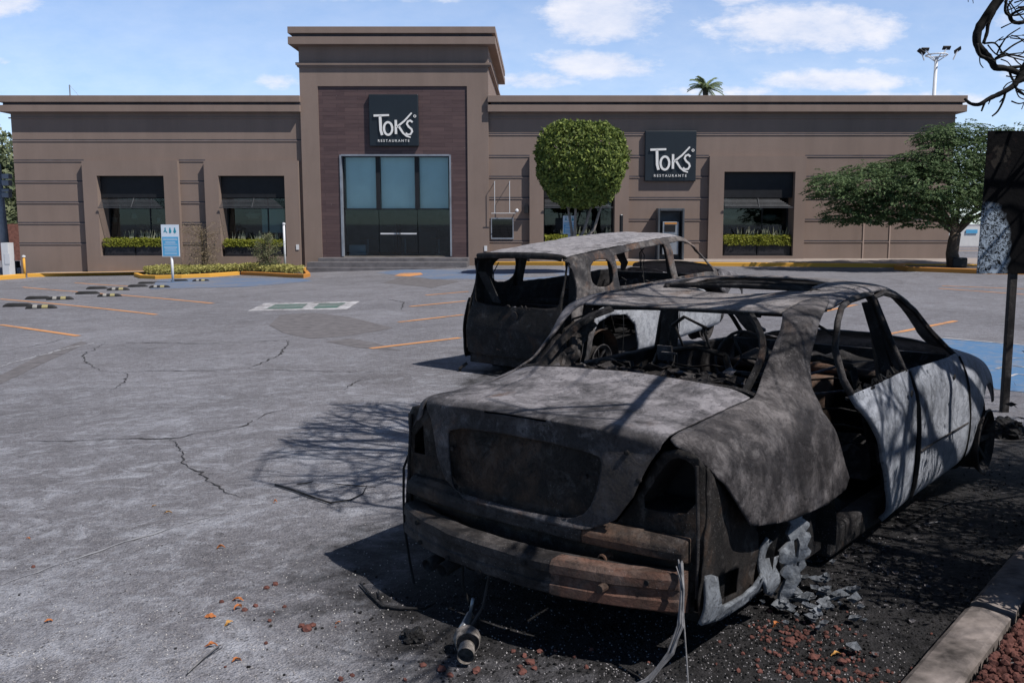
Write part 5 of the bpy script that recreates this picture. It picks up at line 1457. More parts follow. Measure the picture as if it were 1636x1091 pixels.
for mi in (False, True):
    rearq = [(3.9,8.2),(4.4,8.1),(4.98,8.12),(4.98,2.75),(4.85,2.3),(4.75,1.3),(4.6,.4),(1.6,.4),(1.0,.6),(.6,1.4),(1.2,3.2),(1.8,4.2),(2.0,5.2),(2.6,6.2),(3.3,7.2)]
    upper = [(4.98,8.12),(5.3,8.15),(6.5,8.15),(7.5,8.15),(8.5,8.2),(9.25,8.45),(9.6,8.5),(10.2,8.2),(10.75,7.6),(10.9,6.6),(10.95,4.6),(4.98,4.6)]
    lower = [(4.98,4.58),(10.95,4.58),(10.95,.3),(6.65,.3),(6.6,1.5),(6.45,2.6),(6.1,3.2),(5.6,3.35),(5.15,3.1),(4.98,2.75)]
    suv.panel('rear_quarter', C_, rearq, [cav], 'side_metal' if not mi else 'soot_metal', thick=.02, mirror=mi, dent=.010)
    suv.panel('window_frame', C_, upper, [q1, q2, q3], 'side_metal' if not mi else 'soot_metal', thick=.02, mirror=mi, dent=.010)
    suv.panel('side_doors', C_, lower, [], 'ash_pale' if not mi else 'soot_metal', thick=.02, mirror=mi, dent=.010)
    y = -1 if mi else 1
    for s in (6.0, 8.05):
        bp = ev(C_, [s]*6, [5.2,6,6.6,7.2,7.8,8.2]); suv.mb(MB().prism([(p[0]-.05,y*(p[1]-.025),p[2]) for p in bp]+[(p[0]+.05,y*(p[1]-.025),p[2]) for p in bp[::-1]], (0,-.05*y,0)), 'door_pillar', 'soot_metal')
    # shut lines
    for s in (6.02, 8.06, 10.9):
        bp = ev(C_, [s]*9, np.linspace(.8,5.2,9)); suv.mb(MB().tube([(p[0],y*(p[1]+.001),p[2]) for p in bp], .006, 4), 'door_gap', 'charcoal')
    # wheel house
    for cx_ in (.72, 3.3):
        mb = MB(); n = 14; vs = []
        for i in range(n+1):
            a = R(-10+200*i/n); vs += [(cx_+.36*math.cos(a), y*.81, .34+.36*math.sin(a)), (cx_+.36*math.cos(a), y*.50, .34+.36*math.sin(a))]
        mb.add(vs, [(2*i,2*i+1,2*i+3,2*i+2) for i in range(n)]); mb.add([(cx_,y*.5,.34)]+[vs[2*i+1] for i in range(n+1)], [(0,i+1,i+2) for i in range(n)])
        suv.mb(mb, 'wheel_housing', 'rust_metal')
        rim(cx_, y*.72, .31)
fw = [(10.97,5.4),(11.3,6.6),(12.2,6.6),(13.2,6.6),(13.6,5.5),(13.5,3.0),(13.0,1.8),(12.6,2.9),(12.1,3.35),(11.6,3.3),(11.2,2.7),(11.1,1.2),(10.98,.5)]
for mi in (False, True): suv.panel('front_wing', C_, fw, [], 'ash_metal', thick=.01, mirror=mi)
hd = [(10.95,11),(10.95,8.2),(11.2,6.9),(12.2,6.7),(13.2,6.7),(13.7,8),(13.8,11)]
suv.panel('bonnet', C_, hd+[(s,22-t) for s,t in hd[1:-1][::-1]], [], 'ash_metal', thick=.008)
mb = MB(); mb.box((.3,-.72,.28),(3.3,.72,.32)); mb.box((3.1,-.72,.3),(3.14,.72,1.05)); mb.box((3.85,-.5,.3),(3.9,.5,.7)); suv.mb(mb, 'floor_pan', 'char')
seat(1.95,.38,.48,'char'); seat(1.95,-.38,.48,'char')
mb = MB(); mb.tube([(.95,-.65,.95),(.93,0,.98),(.95,.65,.95)], .03); mb.box((.95,-.66,.3),(.99,.66,.9)); suv.mb(mb, 'rear_seat_frame', 'char')
lump(2.7,3.12,-.70,.70,.82,.16,'soot_metal','dashboard',5)
mb = MB(); mb.box((.10,-.76,.30),(.16,.76,.44)); mb.tube([(.02,-.74,.30),(-.05,-.80,.24),(-.02,-.83,.20)], .02); suv.mb(mb, 'rear_crossmember', 'soot_metal')
for y in (1,-1): suv.mb(MB().prism([(.30,y*.60,.34),(.34,y*.60,1.5),(.34,y*.70,1.5),(.30,y*.78,.34)], (.02,0,0)), 'lamp_recess', 'char')
# ================================================================== vegetation
def quad_cloud(name, m, P, N, size, parent=None, asp=.55, seed=1, jitter=.9, flat=None):
    """one mesh of many small leaf faces at points P with preferred normals N"""
    r = np.random.RandomState(seed); n = len(P); P = np.asarray(P, float); N = np.asarray(N, float)+r.normal(0, jitter, (n,3))
    N /= np.linalg.norm(N, axis=1)[:,None]+1e-9
    A = np.cross(N, r.normal(0,1,(n,3))); A /= np.linalg.norm(A, axis=1)[:,None]+1e-9; B = np.cross(N, A)
    s = r.uniform(size[0], size[1], (n,1)); A = A*s; B = B*s*asp
    V = np.stack([P-A, P-B*.9, P+A, P+B*.9], 1).reshape(-1,3)
    me = bpy.data.meshes.new(name); F = np.arange(4*n).reshape(-1,4)
    me.vertices.add(4*n); me.vertices.foreach_set('co', V.ravel()); me.loops.add(4*n); me.loops.foreach_set('vertex_index', F.ravel().astype(np.int32))
    me.polygons.add(n); me.polygons.foreach_set('loop_start', (np.arange(n)*4).astype(np.int32)); me.polygons.foreach_set('loop_total', np.full(n,4,np.int32))
    me.update(calc_edges=True); me.materials.append(M_[m])
    o = bpy.data.objects.new(name, me); col.objects.link(o); o.parent = parent
    return o
nr = np.random.RandomState(7)
def nz_(p, s=1.): return noise.noise(Vector(p)*s)
# clipped round-topped tree
def topiary():
    Y = 33.0; b = W(915, 432, Y); gzv = gz(b.x, Y)
    c = W(928, 262, Y); hw = (W(1000,262,Y).x-W(856,262,Y).x)/2; hh = (W(928,198,Y).z-W(928,330,Y).z)/2; cz = (W(928,198,Y).z+W(928,330,Y).z)/2
    e = empty('clipped_tree', (c.x-.2, Y, gzv), 0, 'round clipped green tree standing in front of the restaurant wall', 'tree')
    P = []; N = []
    while len(P) < 24000:
        d = nr.normal(0,1,3); d /= np.linalg.norm(d)
        r = 1-abs(nr.normal(0,.07)) if nr.rand() < .85 else nr.uniform(.3,1)
        # super-ellipsoid, wider at mid, tapering down
        k = (abs(d[0])**4+abs(d[1])**4+abs(d[2])**4)**(-1/4)*(.97 if abs(d[0]) > .5 else 1)
        q = d*k*r
        lump_ = 1+.07*nz_(q*2.6)+.07*nz_(q*7)
        x, y, z = q*lump_
        tap = (1-.30*max(0,-z-.1))*(1-.06*max(0,z-.5))
        P.append((.2+x*hw*tap, y*hw*tap*.95, cz-gzv+z*hh)); N.append(d*1.2)
    for (u, v) in ((918,194),(872,203),(942,196),(925,191),(893,198),(966,203),(858,232),(1003,240)):     # a few escaping shoots
        q = W(u, v, Y); 
        for _ in range(34): P.append((q.x-e.location.x+nr.normal(0,.07), nr.normal(0,.07), q.z-gzv-nr.rand()*.38)); N.append((0,0,1))
    quad_cloud('crown', 'topiary_leaf', P, N, (.042,.09), e, .6, 3, 1.1)
    t = MB(); base = Vector((0,0,-.05))
    for k, (dx, dy) in enumerate([(-.50,.1),(-.15,-.3),(.55,.2),(.85,-.1)]):
        top = Vector((.2+dx*1.1, dy, cz-gzv-hh*.45)); mid = base.lerp(top, .5)+Vector((dx*.12*(1 if k%2 else -1), 0, 0)); lo = Vector((dx*.08, dy*.08, .9))
        t.tube([base+Vector((dx*.05,0,0)), lo, mid, top], [.10,.075,.05,.03], 8)
    t.build('trunk', M_['pale_bark'], e, smooth=True)
topiary()
# spreading feathery tree on the right island
def acacia():
    Y = 35.0; g = W(1522, 420, Y); g.z = gz(g.x, Y)+.1; gzv = g.z
    e = empty('spreading_tree', (g.x, Y, gzv), 0, 'wide feathery dark green tree on the orange kerbed island at right', 'tree')
    P_ = lambda u, v, dy=0.: W(u, v, Y+dy)-e.location
    t = MB(); trunk = [(P_(1524,424),.26),(P_(1521,405),.22),(P_(1524,385),.21),(P_(1527,372),.19)]
    t.tube([a for a, b in trunk], [b for a, b in trunk], 10)
    limbs = []
    def limb(pts, r0, r1):
        k = len(pts); t.tube(pts, [r0+(r1-r0)*i/(k-1) for i in range(k)], 7); limbs.append((pts, r0))
    F_ = P_(1526,374)
    for tgt in [((1505,350,0),(1470,325,-.6),(1420,310,-1.2),(1350,300,-1.8)), ((1508,345,.3),(1465,300,.9),(1415,285,1.4),(1370,282,2)), ((1522,340,0),(1515,290,.2),(1500,240,.2),(1490,215,.3)),
                ((1545,350,.1),(1565,325,.4),(1580,280,.6),(1560,225,.6)), ((1550,352,-.3),(1580,335,-1),(1625,300,-1.5),(1660,280,-1.8)), ((1515,350,-.4),(1495,318,-1.8),(1455,290,-2.6),(1400,285,-3)), ((1530,340,.6),(1535,290,1.8),(1530,240,2.4)),
                ((1500,352,-.2),(1455,345,-.9),(1400,340,-1.2),(1335,335,-1.3)), ((1545,345,.2),(1590,320,1.2),(1620,260,1.6))]:
        limb([F_]+[P_(a, b, c*.4+.4) for a, b, c in tgt], .11, .02)
    t.build('trunk', M_['bark'], e, smooth=True)
    # crown as many flat pinnate sprays grouped in clumps
    cl = []
    def c(u, v, dy, ru, rv, n): cl.append((u, v, dy, ru, rv, n))
    for a in [(1330,300,-.6,34,20,1.),(1318,285,.4,16,9,.3),(1360,318,-.8,36,22,1.1),(1345,345,-.6,26,14,.5),(1395,300,-1.2,42,28,1.4),(1385,275,.8,36,14,.8),(1410,340,-1.,40,20,1.),(1440,320,-1.5,42,30,1.4),(1420,270,.6,36,12,.6),(1440,280,1.,44,26,1.3),(1470,350,-1.,34,16,.7),
              (1475,295,-1.8,48,34,1.6),(1462,256,.5,34,16,.7),(1500,262,-.8,50,32,1.7),(1505,220,.3,34,20,1.2),(1540,215,.8,40,18,1.1),(1545,255,-.6,46,30,1.5),(1530,300,-1.4,44,28,1.2),(1570,300,.8,40,30,1.1),(1590,240,1.,46,34,1.5),(1600,290,-.6,46,34,1.2),(1540,320,1.,36,18,.6),(1620,215,1.4,34,14,.7),
              (1560,345,-.6,26,12,.35),(1500,330,-1.2,36,16,.7),(1375,350,-.6,30,12,.35),(1640,260,0,40,40,1.)]: c(*a)
    P = []; N = []; A_ = []
    s = 1/ (FPX/ (Y*1.0))
    for (u, v, dy, ru, rv, n) in cl:
        cc = P_(u, v, dy)
        for _ in range(int(n*170)):
            d = nr.normal(0,1,3); d /= np.linalg.norm(d); r = nr.uniform(.35,1.08)**.6
            q = np.array([d[0]*ru*s*r, d[1]*1.15*r, d[2]*rv*s*r])+np.array(cc)
            # spray: a drooping rachis with leaflets
            out = np.array([d[0], d[1]*.8, .1]); out /= np.linalg.norm(out)
            L = nr.uniform(.28,.5); side = np.cross(out, [0,0,1]); side /= np.linalg.norm(side)+1e-9
            for k in range(8):
                f = k/7; ctr = q+out*L*f+np.array([0,0,-.20*L*f*f*2])
                for sg in (-1,1):
                    P.append(ctr+side*sg*(.035+.05*math.sin(math.pi*(f*.8+.1)))); N.append(np.array([0,0,1.2])+d*.4); A_.append(0)
    quad_cloud('crown', 'acacia_leaf', P, N, (.04,.085), e, .42, 5, .55)
acacia()
def hedge_points(x0, x1, y0, y1, z0, z1, n, k=.06):
    P = []; N = []
    for _ in range(n):
        f = nr.randint(3); x = nr.uniform(x0,x1); y = nr.uniform(y0,y1); z = nr.uniform(z0,z1)
        if f == 0: z = z1+nr.normal(0,k*.4)+.03*nz_((x*2,y*2,0)); nn = (0,0,1)
        elif f == 1: y = y0+nr.normal(0,k*.4); nn = (0,-1,.3)
        else: nn = (0,-.3,.6)
        P.append((x,y,z)); N.append(nn)
    return P, N
def planter(i, label):
    w_ = WIN[i]; x0, x1 = w_['l']+.06, w_['r']-.06; b = w_['b']
    vs_ = [(393.5,408,381),(393.5,409,383),(0,0,0),(391.5,406,376)][i] if i != 2 else (391.5,405,376)
    zb, zh = b+.01, zt(vs_[2]); zm = zt(vs_[0])
    e = empty('window_planter', ((x0+x1)/2, YF+.35, zb), 0, label, 'planter', 'window planters')
    h = (x1-x0)/2; H1 = zm-zb; H2 = zh-zb
    bx = MB(); 
    for k in range(2):
        a = -h+k*h; bx.box((a+.02,-.18,0),(a+h-.02,.20,H1+.03)); bx.box((a+.06,-.19,.06),(a+h-.06,-.175,H1-.05))
    bx.build('box', M_['planter_black'], e, bevel=.012)
    P, N = hedge_points(-h, h, -.26, .20, H1-.02, H2-.02, 3200); quad_cloud('hedge', 'hedge_leaf', P, N, (.025,.05), e, .6, i+3, .8)
    mb = MB(); rr = random.Random(i)
    for _ in range(38):
        x = rr.uniform(-h*.55 if i != 1 else -h*.8, h*.95); hh_ = rr.uniform(.12,.40); dx = rr.uniform(-.08,.08)
        mb.add([(x-.018,.02,H2-.08),(x+.018,.03,H2-.08),(x+dx+.02,.02,H2+hh_*.6),(x+dx*1.6,.02,H2+hh_),(x+dx-.014,.03,H2+hh_*.6)], [(0,1,2,3,4)])
    mb.build('upright_leaves', M_['pale_leaf'], e)
planter(0, 'black planter box with clipped hedge in the leftmost window'); planter(1, 'black planter box with clipped hedge in the window nearest the tower on its left')
planter(2, 'planter box with hedge in the window behind the round clipped tree'); planter(3, 'black planter box with clipped hedge in the rightmost window')
# kerbed island with ground cover on the left
def pix_poly(pts): return [G(u, v) for u, v in pts]
kerb('island_kerb', [(214,441.5),(224,445),(248,446),(290,445),(335,443),(383,439.5)], .15, .14, 'kerb_yellow')
kerb('island_kerb', [(385,439.5),(420,441),(460,443.5),(485,444.5),(496,442),(492,437.5),(478,436)], .15, .14, 'kerb_orange')
sheet('island_soil', [(218,440),(250,444),(300,443),(385,438.5),(480,443),(492,440),(470,434.5),(300,434.5),(230,436)], 'bark', .06)
def ground_cover():
    poly = [(p.x, p.y) for p in pix_poly([(229,441.5),(250,443.6),(300,443),(384,438.6),(440,440.5),(482,442.5),(486,440),(460,435.5),(300,435),(236,436.5)])]
    xs = [p[0] for p in poly]; ys = [p[1] for p in poly]; P = []; N = []
    while len(P) < 15000:
        x = nr.uniform(min(xs), max(xs)); y = nr.uniform(min(ys), max(ys))
        if not in_poly(x, y, poly): continue
        h = .36+.10*nz_((x*.8,y*.8,2))+.05*nz_((x*3,y*3,0)); z = gz(x,y)+h*(1-abs(nr.normal(0,.28)))
        P.append((x,y,max(z, gz(x,y)+.04))); N.append((0,-.3,.8))
    o = quad_cloud('ground_cover', 'cover_leaf', P, N, (.035,.075), None, .4, 9, 1.)
    tag(o, 'yellow green ground cover filling the kerbed island', 'ground cover', kind='stuff')
ground_cover()
def twig_bush(u, vb, vt, wpx, label, bare):
    g = G(u, vb); H = (vb-vt)/FPX*(g.y*1.0); Rr = wpx/2/FPX*g.y
    e = empty('young_tree', g, 0, label, 'tree'); rr = random.Random(int(u)); t = MB(); P = []; N = []; TW = MB()
    for k in range(3): t.tube([(rr.uniform(-.05,.05),0,0),(rr.uniform(-.1,.1),.02,H*.5),(rr.uniform(-.2,.2),0,H*.85)], [.035,.022,.01], 6)
    for k in range(90 if bare else 60):
        z = H*rr.uniform(.12 if not bare else .25, .95); a = rr.uniform(0,6.283); L = Rr*rr.uniform(.5,1)*(1 if bare else math.sin(min(3.0,z/H*3.3)+.1)**.5 if z/H < .95 else .3)
        p0 = Vector((0,0,z*.85)); p1 = Vector((math.cos(a)*L*.6, math.sin(a)*L*.6, z+.06)); p2 = Vector((math.cos(a)*L, math.sin(a)*L, z+rr.uniform(-.05,.12)))
        TW.tube([p0,p1,p2], [.009,.006,.003], 4)
        for f in range(14 if bare else 55):
            q = p0.lerp(p2, rr.uniform(.35,1.05)); P.append((q.x+rr.gauss(0,.06), q.y+rr.gauss(0,.06), q.z+rr.gauss(0,.05))); N.append((0,0,1))
    for f in range(1800): a = rr.uniform(0,6.28); r = Rr*.62*rr.random()**.5; P.append((math.cos(a)*r, math.sin(a)*r*.8, .1+abs(rr.gauss(0,H*.16)))); N.append((0,-.4,.6))
    t.build('trunk', M_['bark'], e, smooth=True); TW.build('twigs', M_['dry_twig'], e); quad_cloud('leaves', 'dry_twig' if bare else 'bush_leaf', P, N, (.018,.045), e, .4, int(u), 1.)
twig_bush(326, 438, 352, 74, 'thin almost leafless young tree on the kerbed island beside the blue sign', True)
twig_bush(430, 438, 371, 62, 'low leafy young tree on the kerbed island beside the white pole', False)
# trees and palms behind the building
def far_tree(name, u, vb, Y, hw, hh, vc, m, n, label, cat='tree', seed=2):
    c = W(u, vc, Y); e = empty(name, (c.x, Y, gz(c.x, Y)), 0, label, cat); cz = c.z-e.location.z; P = []; N = []
    for _ in range(n):
        d = nr.normal(0,1,3); d /= np.linalg.norm(d); r = nr.uniform(.4,1)**.5*(1+.35*nz_(d*2.3+seed))
        P.append((d[0]*hw*r, d[1]*hw*r*.8, cz+d[2]*hh*r)); N.append(d)
    quad_cloud('crown', m, P, N, (.10,.24), e, .6, seed, .8)
    MB().tube([(0,0,-.1),(.1,0,cz*.5),(0,0,cz)], [.3,.2,.1], 8).build('trunk', M_['bark'], e, smooth=True)
far_tree('background_tree', 4, 430, 58, 1.5, 3.2, 330, 'far_leaf', 5200, 'tall shaggy tree beyond the left corner of the restaurant', seed=4)
far_tree('background_tree', -22, 430, 60, 2.4, 4.4, 300, 'far_leaf', 5200, 'broad tree beyond the left corner, mostly outside the picture', seed=6)
far_tree('background_tree', 1590, 430, 88, 4.2, 3.2, 290, 'far_leaf', 4000, 'pale far tree beyond the road behind the spreading tree', seed=8)
def palm(u, vt, Y, wpx, label, nf=15):
    c = W(u, vt+14, Y); e = empty('palm_tree', (c.x, Y, gz(c.x,Y)), 0, label, 'palm tree', 'palms behind the restaurant'); cz = c.z-e.location.z; Rr = wpx/2/FPX*Y
    MB().tube([(0,0,0),(.15,0,cz*.5),(0,0,cz)], [.3,.22,.18], 10).build('trunk', M_['bark'], e, smooth=True)
    mb = MB(); rr = random.Random(int(u))
    for k in range(nf*2):
        a = 6.283*k/nf+rr.uniform(-.1,.1); el_ = rr.uniform(.0,1.3); L = Rr*rr.uniform(.85,1.1)
        P = []
        for i in range(7): f = i/6; P.append(Vector((math.cos(a)*L*f*math.cos(el_*.8), math.sin(a)*L*f*math.cos(el_*.8), cz+L*(math.sin(el_)*f*1.1-.55*f*f))))
        sd = Vector((-math.sin(a), math.cos(a), 0))
        for i in range(1,7):
            for j in range(3):
                q = P[i-1].lerp(P[i], j/3); d = (P[i]-P[i-1]).normalized(); ll = L*.26*(1-.35*i/6)
                for sg in (-1,1):
                    tip = q+sd*sg*ll*.8+d*ll*.5-Vector((0,0,ll*.35)); w_ = d*L*.03
                    mb.add([q-w_, q+w_, tip], [(0,1,2)])
        mb.tube(P, .02, 4)
    mb.build('fronds', M_['palm_leaf'], e)
palm(1127, 128, 62, 66, 'green palm top rising above the roof of the right wing'); palm(321, 148, 66, 26, 'small dark palm top just above the roof of the left wing')
# brick wall and objects at the far left
b = MB(); a0 = W(-20, 358, 56); a1 = W(40, 420, 56); b.box((a0.x-6, 56, a1.z-1), (a1.x+3, 56.4, a0.z)); tag(b.build('brick_wall', M_['brick_wall']), 'red brick boundary wall far beyond the left corner', 'wall')
g = G(9, 437); e = empty('mast', g, 0, 'leaning pale blue metal mast carrying grey boxes at the left edge', 'mast')
P0 = W(12, 437, g.y)-g; P1 = W(-4, 262, g.y)-g; MB().tube([P0, P1], [.20,.13], 12).build('pole', M_['grey_metal'], e, smooth=True)
mb = MB()
for v0, v1 in ((278,286),(288,297),(302,307),(308,316)): a = W(5, v0, g.y)-g; b = W(17, v1, g.y)-g; mb.box((a.x,-.15,b.z),(b.x,.15,a.z))
mb.build('junction_box', M_['grey_metal'], e, bevel=.02)
g2 = G(15, 440); mb = MB(); a = W(9, 388, g2.y)-g2; b = W(20, 441, g2.y)-g2; mb.box((a.x-.1,-.2,b.z),(b.x,.25,a.z)); mb.box((a.x+.02,-.215,a.z-.9),(a.x+.25,-.205,a.z-.45))
o = mb.build('meter_cabinet', M_['white_metal'], bevel=.02); o.location = g2; tag(o, 'white cabinet at the foot of the leaning mast', 'cabinet')
g3 = G(24, 438); mb = MB(); a = W(19, 417, g3.y)-g3; b = W(30, 428, g3.y)-g3; mb.box((a.x,-.15,b.z),(b.x,.15,a.z)); mb.tube([((a.x+b.x)/2,0,0),((a.x+b.x)/2,0,b.z)], .04); o = mb.build('floodlight', M_['frame_dark'], bevel=.02); o.location = g3; tag(o, 'small black floodlight box on a stub beside the white cabinet', 'light')
g4 = G(24, 436); g4.y += 1.0; H = W(20, 355, g4.y).z-g4.z; e = empty('street_lamp', g4, 0, 'black garden lamp post at the left corner of the restaurant', 'lamp')
MB().tube([(0,0,0),(-.05,0,H)], [.05,.035], 8).build('pole', M_['frame_dark'], e); MB().lathe([(.05,0),(.20,.08),(.24,.16),(.05,.30)], 14, Matrix.Translation((-.05,0,H-.12))).build('lamp_shade', M_['frame_dark'], e)
def bollard(u, vb, vt, r, m, cap, label, name='bollard'):
    g = G(u, vb); H = W(u, vt, g.y).z-g.z; e = empty(name, g, 0, label, name.replace('_',' ')); MB().tube([(0,0,0),(0,0,H*.9)], r, 10).build('post', M_[m], e, smooth=True); MB().lathe([(r,0),(r*1.5,.02),(r*1.4,.08),(0,.1)], 10, Matrix.Translation((0,0,H*.9))).build('cap', M_[cap], e)
bollard(40, 443.5, 408, .05, 'kerb_yellow', 'white_metal', 'yellow post at the end of the kerb by the left corner of the restaurant', 'bollard')
bollard(456, 437, 351, .045, 'white_metal', 'white_metal', 'slim white pole on the kerbed island in front of the window nearest the tower', 'pole')
g = W(992, 412, YF-1.0); g.z = gz(g.x, g.y)+.15; Ht = W(992, 343, g.y).z-g.z; e = empty('pole', g, 0, 'slim steel pole before the wall to the left of the cash machine', 'pole'); MB().tube([(0,0,0),(0,0,Ht)], .05, 10).build('post', M_['steel'], e, smooth=True); MB().tube([(0,0,Ht*.62),(0,0,Ht*.985)], .075, 10).build('sleeve', M_['frame_dark'], e)
# roof antenna stay
a = W(111, 136, YF+3); b = W(111, 154, YF+3); c = W(141, 154, YF+3); mb = MB(); mb.tube([(a.x,a.y,b.z-1),a], .03); mb.tube([a,(c.x,a.y,b.z-.5)], .008); tag(mb.build('roof_antenna', M_['grey_metal']), 'thin antenna post with stay wire on the roof of the left wing', 'antenna')
# floodlight mast behind the right wing
Y = 70; b = W(1489, 154, Y); t_ = W(1494, 92, Y); e = empty('lighting_mast', (b.x, Y, gz(b.x,Y)), 0, 'tall white mast with four floodlights behind the right wing', 'lighting mast')
zb, ztp = e.location.z, t_.z-e.location.z
MB().tube([(0,0,0),(.18,0,ztp)], [.20,.12], 12).build('pole', M_['white_metal'], e, smooth=True)
mb = MB(); 
for k in range(24): a = 6.283*k/24; a2 = 6.283*(k+1)/24; mb.tube([(.18+.75*math.cos(a),.75*math.sin(a),ztp+.15),(.18+.75*math.cos(a2),.75*math.sin(a2),ztp+.15)], .05, 5)
for a in (0,1.57,3.14,4.71): mb.tube([(.18,0,ztp-.35),(.18+.75*math.cos(a),.75*math.sin(a),ztp+.15)], .04, 5); 
mb.build('ring', M_['white_metal'], e)
for dx, dz, rot in ((-1.25,.28,35),(-1.0,.55,60),(.55,.75,100),(1.35,.5,-35)):
    m_ = MB(); m_.cbox((0,0,0), (.58,.32,.09)); o = m_.build('floodlight', M_['frame_dark'], e, bevel=.03); o.location = (.18+dx, -.35, ztp+.15+dz*.6); o.rotation_euler = (R(-45), R(rot if abs(rot)<50 else 0), 0)
    MB().tube([(0,0,0),(-dx*.45,.3,-dz*.5)], .05, 5).build('bracket', M_['white_metal'], o)
# far strip beyond the right end: wall and kerb
mb = MB(); a = W(1530, 362, 70); b = W(1720, 392, 70); mb.box((a.x-1,70,b.z-1.2),(b.x,70.3,a.z)); tag(mb.build('boundary_wall', M_['white_wall']), 'white wall beyond the road behind the spreading tree', 'wall')
mb = MB(); a = W(1544, 367, 69.9); b = W(1562, 373, 69.9); mb.box((a.x,69.93,b.z),(b.x,69.97,a.z)); tag(mb.build('wall_banner', M_['sign_blue']), 'blue lettered banner on the far white wall behind the spreading tree', 'banner')
for v in (404, 400): strip('kerb', [(1500,v),(1700,v)], .3, 'kerb_yellow', .12)
kerb('island_kerb', [(1428,431),(1450,433.5),(1520,436),(1570,438),(1640,439)], .2, .16, 'kerb_orange')
kerb('island_kerb', [(1428,431),(1440,427),(1475,425),(1520,424)], .2, .16, 'kerb_orange', side=-1)
sheet('island_soil', [(1436,431),(1460,433),(1530,435.5),(1640,437.5),(1640,424),(1520,423.5),(1455,426)], 'bark', .10)
g = W(1531, 420, 34.6); g.z = gz(g.x, g.y)+.1; o = MB().cbox((0,0,.18), (.55,.35,.36)).build('floor_light', M_['frame_dark'], bevel=.05); o.location = g; tag(o, 'small black light box at the foot of the spreading tree', 'light')

# ================================================================== signs
def permit_sign(u, v0, v1, vb, wpx, label, Y=None):
    g = G(u, vb) if Y is None else Vector((W(u, vb, Y).x, Y, gz(W(u, vb, Y).x, Y))); s = g.y/FPX*1.0
    z1 = W(u, v0, g.y).z-g.z; z0 = W(u, v1, g.y).z-g.z; h = wpx/2*s
    e = empty('parking_sign', g, 0, label, 'sign', 'blue and white parking signs')
    MB().tube([(0,0,-.05),(0,0,z0+.1)], .045, 10).build('post', M_['white_metal'], e, smooth=True)
    hh_ = z1-z0; zm = z0+hh_*.62
    p = MB().box((-h,-.06,z0),(h,-.035,z1)).build('panel', M_['sign_white'], e)
    MB().box((-h+.03,-.066,z0+.03),(h-.03,-.061,zm)).build('panel_field', M_['sign_blue'], p)
    mb = MB(); zc = zm+hh_*.19
    for k, x in enumerate((-.52,.02,.55)):
        x *= h; r = h*.085
        mb.lathe([(0,0),(r,0),(r,.004),(0,.004)], 12, Matrix.Translation((x,-.061,zc+h*.26)) @ Matrix.Rotation(R(90),4,'X'))
        if k == 0: mb.prism([(x-.05*h,-.065,zc+.14*h),(x+.06*h,-.065,zc+.14*h),(x+.08*h,-.065,zc-.02*h),(x+.25*h,-.065,zc-.20*h),(x+.17*h,-.065,zc-.24*h),(x-.02*h,-.065,zc-.08*h),(x-.16*h,-.065,zc-.22*h),(x-.20*h,-.065,zc-.10*h)], (0,.004,0))
        elif k == 1: mb.prism([(x-.10*h,-.065,zc+.16*h),(x+.08*h,-.065,zc+.16*h),(x+.16*h,-.065,zc-.05*h),(x+.10*h,-.065,zc-.26*h),(x-.12*h,-.065,zc-.26*h)], (0,.004,0))
        else: mb.prism([(x-.08*h,-.065,zc+.16*h),(x+.08*h,-.065,zc+.16*h),(x+.17*h,-.065,zc-.12*h),(x+.05*h,-.065,zc-.28*h),(x-.05*h,-.065,zc-.28*h),(x-.17*h,-.065,zc-.12*h)], (0,.004,0))
    mb.build('pictogram', M_['sign_teal'], p)
    mb = MB(); rr = random.Random(2)
    for z in [zm-hh_*q for q in (.06,.10,.16,.20,.24,.31,.35,.39,.43,.49,.54)]:
        wd = h*rr.uniform(.55,.82); mb.box((-wd,-.069,z-.007),(wd,-.0665,z+.007))
    mb.build('text_lines', M_['sign_white'], p)
permit_sign(276.5, 359, 410, 451, 28, 'blue and white parking sign on a white post at the left island')
permit_sign(909, 345, 374, 452, 20, 'blue and white parking sign seen over the roof of the burnt hatchback', Y=33.5)
